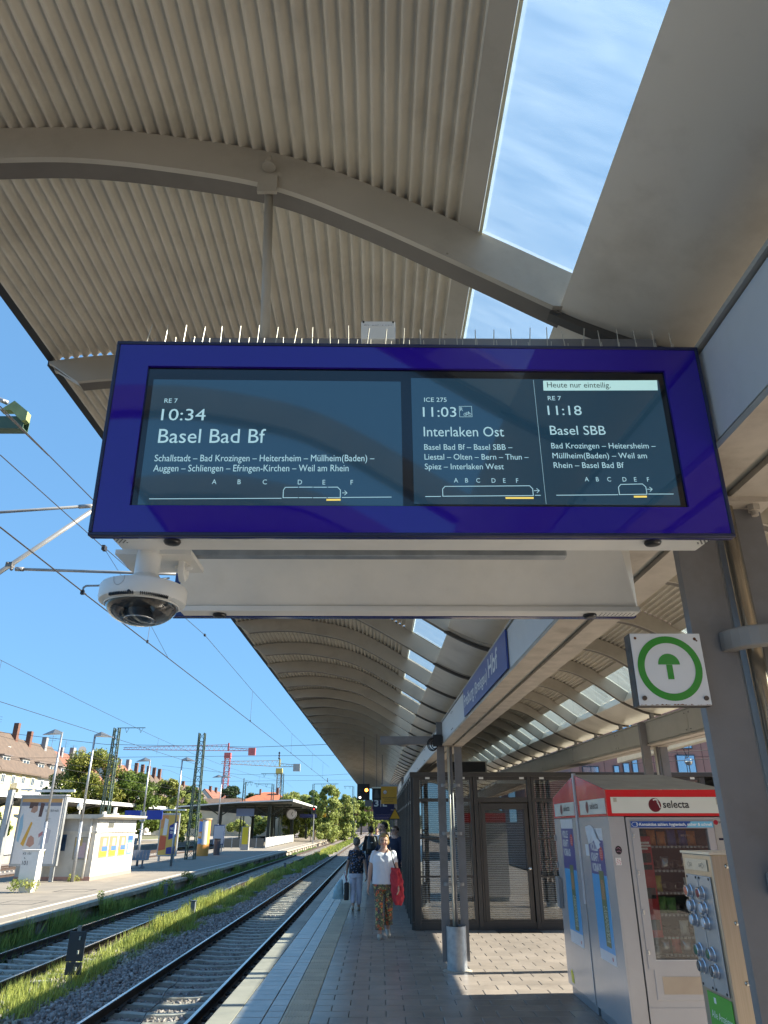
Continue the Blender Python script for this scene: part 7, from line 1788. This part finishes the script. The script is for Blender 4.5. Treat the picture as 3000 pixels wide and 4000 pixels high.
# ================================================================ people
def capsule(mb, p0, p1, r0, r1, n=12):
    p0, p1 = Vector(p0), Vector(p1)
    mb.cyl(p0, p1, r0, n, r1); mb.ball(p0, r0 * .999, n, 8); mb.ball(p1, r1 * .999, n, 8); return mb
def chain(mb, pts, n=12):
    for (a, ra), (b, rb) in zip(pts[:-1], pts[1:]): capsule(mb, a, b, ra, rb, n)
    return mb
def loft(mb, rings, n=20):
    """rings: (cx, cy, z, rx, ry)"""
    vs = []
    for cx, cy, z, rx, ry in rings:
        for i in range(n):
            t = 2 * math.pi * i / n
            c, s = math.cos(t), math.sin(t)
            vs.append((cx + rx * math.copysign(abs(c) ** .85, c), cy + ry * math.copysign(abs(s) ** .85, s), z))
    m = len(rings); fs = []
    for j in range(m - 1):
        for i in range(n): fs.append((j * n + i, j * n + (i + 1) % n, (j + 1) * n + (i + 1) % n, (j + 1) * n + i))
    fs += [tuple(range(n - 1, -1, -1)), tuple((m - 1) * n + i for i in range(n))]
    return mb.add(vs, fs)
def fuse(mb, name, m, parent, vox=.010, sm=4, loc=(0, 0, 0), rz=0, wrinkle=0):
    """weld overlapping shapes into one continuous skin"""
    me = mb.mesh(name + '_raw')
    ob = bpy.data.objects.new('tmp', me); COL.objects.link(ob)
    r = ob.modifiers.new('r', 'REMESH'); r.mode = 'VOXEL'; r.voxel_size = vox
    s = ob.modifiers.new('s', 'SMOOTH'); s.iterations = sm; s.factor = .5
    dg = bpy.context.evaluated_depsgraph_get(); me2 = bpy.data.meshes.new_from_object(ob.evaluated_get(dg))
    bpy.data.objects.remove(ob); bpy.data.meshes.remove(me)
    me2.name = name
    for p in me2.polygons: p.use_smooth = True
    me2.materials.clear(); me2.materials.append(m)
    if wrinkle:
        n = len(me2.vertices); co = np.zeros(n * 3); me2.vertices.foreach_get('co', co); co = co.reshape(-1, 3)
        no = np.zeros(n * 3); me2.vertices.foreach_get('normal', no); no = no.reshape(-1, 3)
        w = np.sin(co[:, 2] * 55 + np.sin(co[:, 0] * 26) * 2.2) * .5 + np.sin(co[:, 0] * 70 + co[:, 2] * 30 + co[:, 1] * 40) * .5
        co += no * (w * wrinkle)[:, None]; me2.vertices.foreach_set('co', co.ravel())
    o = bpy.data.objects.new(name, me2); COL.objects.link(o); o.parent = parent
    return o
skinm = mat('skin', (.56, .34, .26), (.50, .29, .22), 8, .5, spec=.4)
skinp = mat('skin_tanned', (.42, .25, .18), (.37, .215, .155), 8, .5)
eyew = plain('eye_white', (.6, .58, .55), .3); dark_e = plain('eye_dark', (.03, .02, .015), .3); lipm = plain('lips', (.42, .15, .13), .5)
def hand(mb, w, d, side=1, curl=.5, s=1.0):
    """palm and five fingers hanging from wrist w in direction d (unit); side = thumb side along x"""
    w, d = Vector(w), Vector(d).normalized(); f = Vector((0, -1, 0)); 
    lat = d.cross(Vector((1, 0, 0))).normalized()          # finger spread direction (front-back)
    if lat.y > 0: lat = -lat                                # towards the front (-y)
    inn = Vector((-side, 0, 0))
    c = w + d * .045 * s
    mb.obox(c, lat * .040 * s, inn * .015 * s, d * .048 * s)
    for i, (L_, o) in enumerate(((.070, .030), (.078, .010), (.073, -.010), (.058, -.029))):
        b = w + d * .090 * s + lat * o * s
        m1 = b + (d * math.cos(curl * .6) + inn * math.sin(curl * .6)) * L_ * .5 * s
        e = m1 + (d * math.cos(curl * 1.5) + inn * math.sin(curl * 1.5)) * L_ * .5 * s
        chain(mb, [(b, .0095 * s), (m1, .009 * s), (e, .0075 * s)], 8)
    b = w + d * .03 * s + lat * .036 * s; m1 = b + (lat * .6 + d * .8).normalized() * .035 * s; e = m1 + (d * .95 + inn * .3).normalized() * .03 * s
    chain(mb, [(b, .013 * s), (m1, .0105 * s), (e, .009 * s)], 8)
def figure(x, y, h, rz, lab, top, bottom, hair, skin=None, build=1.0, sleeve=.25, arms=((0, .1), (0, -.1)), step=.22, trouser='long', flare=.0, hairstyle='short', shoes=None, neck='v', vox=.009, glasses=False, back=False, handsdown=True, lean=0, armout=.0):
    """origin at the feet, figure faces -Y before being turned by rz"""
    k = h / 1.7; skin = skin or skinm
    t = thing('person', lab, 'person', (x, y, 0))
    S = lambda v: Vector(v) * k
    bw = build
    sh = .152 + .02 * (bw - 1); hipw = .085 * bw
    foot_f, foot_b = -step, step * .9
    hips = [(-hipw, 0, .88), (hipw, 0, .88)]
    fy = (foot_f, foot_b)
    legs = []
    for i in (0, 1):
        bend = .0 if i == 0 else .05
        ank = (hips[i][0] * .8, fy[i], .085 + (.05 if fy[i] > .05 else 0)); kn = (hips[i][0] * .9, fy[i] * .45 - .03 - bend, .48)
        legs.append((hips[i], kn, ank))
    body = MB()
    loft(body, [tuple(v * k for v in r) for r in ((0, 0, .80, .15 * bw, .10 * bw), (0, .005, .90, .165 * bw, .115 * bw), (0, 0, 1.02, .15 * bw, .115 * bw), (0, 0, 1.2, .155 * bw, .115 * bw), (0, .005, 1.33, .165 * bw, .10 * bw), (0, .01, 1.41, .12, .08), (0, .01, 1.46, .068, .065))])
    chain(body, [(S((0, .012, 1.40)), .064 * k), (S((0, -.002, 1.52)), .058 * k)])
    # head
    body.ball(S((0, .004, 1.600)), .094 * k, 22, 16, (.88, 1.08, 1.12)); body.ball(S((0, -.028, 1.555)), .066 * k, 16, 10, (1.02, .95, 1.0)); body.ball(S((0, -.048, 1.508)), .034 * k, 12, 8, (1.15, 1, .9))
    chain(body, [(S((0, -.098, 1.600)), .010 * k), (S((0, -.122, 1.563)), .0155 * k)], 8)
    for s in (-1, 1):
        body.ball(S((s * .084, .008, 1.58)), .026 * k, 10, 8, (.4, .8, 1.2)); body.ball(S((s * .042, -.066, 1.548)), .028 * k, 10, 8)
    hands = []
    for i, s in enumerate((-1, 1)):
        a_out, a_fwd = arms[i]
        shp = Vector((s * sh * bw, .01, 1.365)); el = shp + Vector((s * (.035 + armout + a_out * .3), a_fwd * .35, -.285)); wr = el + Vector((s * (.01 + a_out * .2), a_fwd * .9 - .03, -.235))
        chain(body, [(shp * k, .052 * k * bw), (el * k, .041 * k * bw), (wr * k, .027 * k)])
        d = (wr - el).normalized(); hand(body, wr * k, d, s, .55, k * 1.12); hands.append((shp, el, wr))
    for hp, kn, ank in legs:
        chain(body, [(S(hp), .085 * k * bw), (S(kn), .056 * k), (S((kn[0], kn[1] + (ank[1] - kn[1]) * .35, kn[2] - .13)), .054 * k), (S(ank), .036 * k)])
        chain(body, [(S((ank[0], ank[1] + .02, .04 + ank[2] - .085)), .034 * k), (S((ank[0] * 1.1, ank[1] - .14, .025)), .030 * k)])
    b_ = fuse(body, 'body', skin, t, vox, 3)
    # shirt
    sm_ = MB(); e = .014
    loft(sm_, [tuple(v * k for v in r) for r in ((0, 0, .86, .178 * bw + e, .128 * bw + e), (0, 0, .98, .170 * bw + e, .128 * bw + e), (0, -.003, 1.12, .168 * bw + e, .128 * bw + e), (0, -.01 if not back else 0, 1.24, .170 * bw + e, .128 * bw + e), (0, .005, 1.34, .158 * bw + e, .105 * bw + e), (0, .012, 1.395, .130 + e, .085), (0, .015, 1.428, .092, .072))])
    for (shp, el, wr) in hands:
        ee = shp + (el - shp) * min(1, sleeve * 2)
        shp = shp + Vector((-math.copysign(.004, shp.x), 0, -.002)); c_ = [(shp * k, (.052 * bw + .006) * k), (ee * k, (.046 * bw + .008) * k)]
        if sleeve > .5: c_ = [(shp * k, .070 * k * bw), (el * k, .056 * k * bw), ((el + (wr - el) * min(1, (sleeve - .5) * 2)) * k, .042 * k)]
        chain(sm_, c_)
    sh_o = fuse(sm_, 'shirt', top, t, vox, 5, wrinkle=.0022)
    # trousers
    tm_ = MB()
    loft(tm_, [tuple(v * k for v in r) for r in ((0, 0, .76, .165 * bw, .115 * bw), (0, .01, .88, .178 * bw, .130 * bw), (0, 0, .97, .168 * bw, .122 * bw))])
    end = {'long': .97, 'cropped': .72, 'wide': .86}[trouser]
    for hp, kn, ank in legs:
        kn2, an2 = Vector(kn), Vector(ank); low = kn2 + (an2 - kn2) * end
        if trouser == 'wide':
            ring = []
            for j in range(7):
                u = j / 6; p = (Vector(hp) if u < .5 else kn2).lerp(kn2 if u < .5 else low, u * 2 if u < .5 else (u - .5) * 2)
                ring.append((p.x * k, p.y * k, p.z * k, (.088 - .022 * math.sin(u * 2.6)) * k * bw, (.100 - .012 * u) * k * bw))
            loft(tm_, ring[::-1], 18)
        else:
            chain(tm_, [(S(hp), .098 * k * bw), (kn2 * k, .073 * k * bw), (low * k, (.060 if trouser == 'long' else .070) * k)])
    fuse(tm_, 'trousers', bottom, t, vox, 4, wrinkle=.0025)
    # shoes
    shm = shoes or blackp
    for hp, kn, ank in legs:
        so_ = MB(); z0 = ank[2] - .085
        chain(so_, [(S((ank[0], ank[1] + .045, .042 + z0)), .042 * k), (S((ank[0] * 1.08, ank[1] - .06, .036 + z0 * .5)), .042 * k), (S((ank[0] * 1.12, ank[1] - .165, .032)), .036 * k)])
        sm2 = fuse(so_, 'shoe', shm, t, .009, 2)
        so2 = MB().prism([((ank[0] * 1.1 + a) * k, (ank[1] + b) * k) for a, b in ((-.042, -.20), (.042, -.20), (.046, -.08), (.038, .085), (-.038, .085), (-.046, -.08))], .0, .016 + max(0, z0) * .5, 'z'); so2.build('sole', blackp, sm2) if False else None
    # hair
    hm_ = MB()
    hm_.ball(S((0, .018, 1.618)), .104 * k, 22, 16, (.94, 1.06, 1.08 if hairstyle != 'bald' else .93))
    if hairstyle == 'bob':
        for s in (-1, 1): hm_.ball(S((s * .068, .024, 1.575)), .050 * k, 12, 8, (.75, 1.0, 1.25))
        hm_.ball(S((0, .055, 1.555)), .068 * k, 12, 8); hm_.ball(S((0, -.066, 1.672)), .042 * k, 12, 8, (1.6, .8, .6))
    if hairstyle == 'short': hm_.ball(S((0, .050, 1.575)), .058 * k, 12, 8)
    if hairstyle == 'bun': hm_.ball(S((0, .085, 1.60)), .040 * k, 12, 8); hm_.ball(S((0, .045, 1.575)), .064 * k, 12, 8)
    # cut the face free by pushing hair back
    for i, v in enumerate(hm_.v):
        X_, Y_, Z_ = v
        if Y_ < -.030 * k and Z_ < 1.640 * k: hm_.v[i] = (X_, -.030 * k + (Y_ + .030 * k) * .05, Z_)
    ho = fuse(hm_, 'hair', hair, t, .008, 2, wrinkle=.003)
    def put(mb, *a, **kw):
        mb.v = [(p[0] + x, p[1] + y, p[2]) for p in mb.v]; return mb.build(*a, **kw)
    if not back:
        for s in (-1, 1):
            put(MB().ball(S((s * .034, -.098, 1.600)), .0125 * k, 10, 6, (1.3, .6, .75)), 'eye', dark_e, t, smooth=True)
            put(MB().ball(S((s * .035, -.099, 1.625)), .011 * k, 8, 6, (1.9, .5, .32)), 'eyebrow', hair, t, smooth=True)
        put(MB().ball(S((0, -.099, 1.528)), .0135 * k, 12, 6, (1.9, .7, .6)), 'mouth', lipm, t, smooth=True)
        if glasses:
            g = MB()
            for s in (-1, 1): g.lathe(S((s * .036, -.114, 1.598)), [(.024 * k, -.0015), (.026 * k, 0), (.024 * k, .0015)], 18, axis=(0, 1, 0), closed=(glasses == 'dark')); g.tube([S((s * .060, -.110, 1.605)), S((s * .086, .0, 1.595))], .0018, 5)
            g.tube([S((-.012, -.115, 1.602)), S((.012, -.115, 1.602))], .002, 5)
            put(g, 'glasses', plain('glasses_frame', (.12, .07, .06), .3), t)
    t.rotation_euler = (0, 0, rz)
    t['_h'] = hands[0][2].z; del t['_h']
    return t, hands, k
floral = mat('floral_trousers', (.06, .05, .04), (.20, .21, .10), 22, .8, stain=(.50, .09, .035), sscale=9, samt=1.0)
def add_blotch(m, cols, scales):
    nt = m.node_tree; N = nt.nodes; L = nt.links; b = N['Principled BSDF']; src = b.inputs['Base Color'].links[0].from_socket
    tc = N.new('ShaderNodeTexCoord')
    for c, s in zip(cols, scales):
        v = N.new('ShaderNodeTexVoronoi'); v.inputs['Scale'].default_value = s[0]; v.inputs['Randomness'].default_value = 1
        mp = N.new('ShaderNodeMapping'); mp.inputs['Location'].default_value = (s[0] * .13, s[1] * 3.1, s[0] * .7); L.new(tc.outputs['Object'], mp.inputs[0]); L.new(mp.outputs[0], v.inputs['Vector'])
        r = N.new('ShaderNodeMath'); r.operation = 'LESS_THAN'; r.inputs[1].default_value = s[1]; L.new(v.outputs['Distance'], r.inputs[0])
        mx = N.new('ShaderNodeMix'); mx.data_type = 'RGBA'; L.new(r.outputs[0], mx.inputs['Factor']); L.new(src, mx.inputs['A']); mx.inputs['B'].default_value = (*c, 1); src = mx.outputs['Result']
    L.new(src, b.inputs['Base Color'])
add_blotch(floral, ((.45, .40, .16), (.10, .05, .10), (.62, .13, .05), (.05, .10, .06)), ((24, .36), (20, .3), (12, .33), (30, .3)))
blouse = mat('dark_floral_blouse', (.008, .010, .02), (.012, .014, .03), 10, .7)
add_blotch(blouse, ((.10, .18, .38), (.40, .22, .14), (.25, .25, .28)), ((17, .27), (15, .24), (26, .2)))
wshirt = mat('white_tshirt', (.74, .74, .80), (.68, .68, .75), 6, .8, 0, .15, 30)
blond = mat('blond_hair', (.42, .27, .11), (.30, .18, .07), 40, .6, 0, .5, 80); greyh = mat('grey_hair', (.20, .17, .15), (.11, .09, .08), 40, .6, 0, .5, 80); darkh = mat('dark_hair', (.02, .014, .01), (.01, .008, .006), 30, .5, 0, .4, 70)
whitetr = mat('pale_lilac_trousers', (.60, .60, .72), (.52, .52, .64), 5, .8, 0, .15, 30); denim = mat('dark_jeans', (.02, .035, .08), (.015, .025, .06), 8, .8); blackc = mat('black_cloth', (.012, .012, .014), None, 8, .85); navy = mat('navy_suit', (.012, .018, .05), (.010, .015, .042), 6, .75); sandal = plain('beige_sandal', (.45, .40, .34), .6)
# woman in white T-shirt walking towards the camera
wx, wy = .09, 14.2
t1, hn, k = figure(wx, wy, 1.62, R(2), 'woman in white T-shirt and floral trousers walking towards the camera, red jacket on her arm', wshirt, floral, blond, build=1.16, sleeve=.22, arms=((.12, .02), (.06, -.12)), step=.16, trouser='wide', hairstyle='bob', shoes=sandal, vox=.008, glasses=True)
def P1(v): return Vector((wx + v[0], wy + v[1], v[2]))
st_ = thing('shoulder_bag', 'dark shoulder bag strap and bag hanging from the walking woman', 'bag', (wx + .25, wy, .8))
MB().tube([P1((.115, -.02, 1.405)), P1((.125, -.11, 1.36)), P1((.16, -.165, 1.2)), P1((.225, -.15, 1.02))], .010, 6).build('strap', blackp, st_)
fuse(MB().box(wx + .20, wx + .34, wy - .02, wy + .12, .70, 1.02), 'bag_body', blackp, st_, .015, 6).location = (-st_.location.x, -st_.location.y, -st_.location.z)
jk = thing('red_jacket', 'coral red jacket draped over the forearm of the walking woman', 'jacket', (wx + .24, wy - .1, .8))
m = MB(); loft(m, [(.245, -.10, .50, .045, .045), (.25, -.10, .56, .085, .07), (.24, -.10, .72, .105, .08), (.225, -.10, .90, .10, .085), (.21, -.09, 1.02, .085, .085), (.20, -.09, 1.08, .06, .07)], 20)
m.v = [(a + .020 * math.sin(c_ * 5 + math.atan2(b + .1, a - .23) * 6) + wx, b + .012 * math.cos(math.atan2(b + .1, a - .23) * 6) + wy - .03, c_) for a, b, c_ in m.v]
coral = mat('coral_cloth', (.60, .05, .065), (.50, .035, .05), 8, .85, 0, .3, 30)
o = fuse(m, 'cloth', coral, jk, .008, 2, wrinkle=.010); o.location = (-jk.location.x, -jk.location.y, -jk.location.z)
# woman seen from behind with bags
bx, by = -.52, 18.4
t2, hn2, k2 = figure(bx, by, 1.50, R(180), 'woman seen from behind in dark floral blouse and pale cropped trousers', blouse, whitetr, greyh, skin=skinp, build=1.03, sleeve=.28, arms=((.12, .18), (.1, -.05)), step=.12, trouser='cropped', hairstyle='short', shoes=sandal, back=True)
bag1 = thing('plastic_bag', 'pale blue plastic carrier bag in the left hand of the woman seen from behind', 'bag', (bx - .37, by, .3))
m = MB(); loft(m, [(bx - .41, by, .24, .13, .07), (bx - .41, by, .34, .125, .075), (bx - .38, by, .52, .09, .06), (bx - .34, by, .64, .03, .03)], 14)
fuse(m, 'bag_body', mat('pale_blue_plastic', (.35, .52, .58), (.28, .44, .50), 8, .35), bag1, .012, 2, wrinkle=.006).location = (-bag1.location.x, -bag1.location.y, -bag1.location.z)
bag2 = thing('black_handbag', 'black handbag beside the pale blue carrier bag', 'bag', (bx - .24, by, .4))
fuse(MB().box(bx - .27, bx - .16, by - .12, by + .12, .22, .58), 'bag_body', blackp, bag2, .015, 4).location = (-bag2.location.x, -bag2.location.y, -bag2.location.z)
MB().tube([(bx - .22, by - .08, .56), (bx - .27, by, .78), (bx - .22, by + .08, .56)], .008, 6).build('handle', plain('pink_handle', (.4, .05, .12)), bag2)
# man with backpack
px_, py_ = -.27, 27.0
t3, h3, k3 = figure(px_, py_, 1.74, R(176), 'man in black with a backpack standing with his back to the camera', blackc, denim, darkh, build=1.02, sleeve=.95, arms=((.1, 0), (.15, .02)), step=.06, hairstyle='short', back=True, vox=.012)
bp_ = thing('backpack', 'black backpack with small white mark worn by the man in black', 'backpack', (px_, py_ - .2, 1.2))
m = MB(); loft(m, [(px_ + .03, py_ - .22, .92, .15, .09), (px_ + .03, py_ - .24, 1.05, .175, .12), (px_ + .03, py_ - .22, 1.28, .165, .11), (px_ + .03, py_ - .19, 1.43, .12, .08)], 18)
fuse(m, 'pack', blackp, bp_, .014, 3).location = (-bp_.location.x, -bp_.location.y, -bp_.location.z)
MB().box(px_ - .0, px_ + .07, py_ - .355, py_ - .35, 1.24, 1.262).build('white_mark', white, bp_)
# two people right of him
figure(.16, 24.3, 1.86, R(-62), 'dark haired person in navy top and sunglasses seen in profile', navy, denim, darkh, build=1.0, sleeve=.9, step=.05, hairstyle='bun', vox=.012, glasses='dark', arms=((.05, -.2), (.05, .1)))
figure(.47, 22.6, 1.76, R(-40), 'man in navy suit and white collar holding a phone to his ear beside the kiosk', navy, navy, mat('brown_hair', (.10, .05, .03), (.07, .035, .02), 30, .6), build=1.15, sleeve=1.0, step=.05, hairstyle='bald', vox=.012, glasses='dark', arms=((.05, -.3), (.1, 0)))
sc2 = thing('white_collar', 'white shirt collar showing at the neck of the man in the navy suit', 'collar', (.42, 22.5, 1.5)) if False else None
figure(-.10, 36.0, 1.70, R(5), 'distant person in pale blue shirt farther along the platform', mat('pale_blue_shirt', (.45, .52, .66), None, 6, .8), denim, darkh, step=.05, vox=.016, sleeve=.6)
figure(.12, 34.0, 1.60, R(10), 'distant person in white top next to the pale blue shirt', wshirt, blackc, darkh, step=.05, vox=.016, sleeve=.5)
# pieces too small to be told apart one by one
for o in bpy.data.objects:
    if o.type == 'MESH' and o.parent and o.name.split('.')[0] in ('rail_clips', 'bolts', 'panel_bolts', 'screws', 'panel_screws', 'flange_nuts', 'block_strip_arms', 'card_print', 'card_black', 'hands', 'sticker_marks', 'sticker_print', 'manhole_frames'):
        o['kind'] = 'stuff'
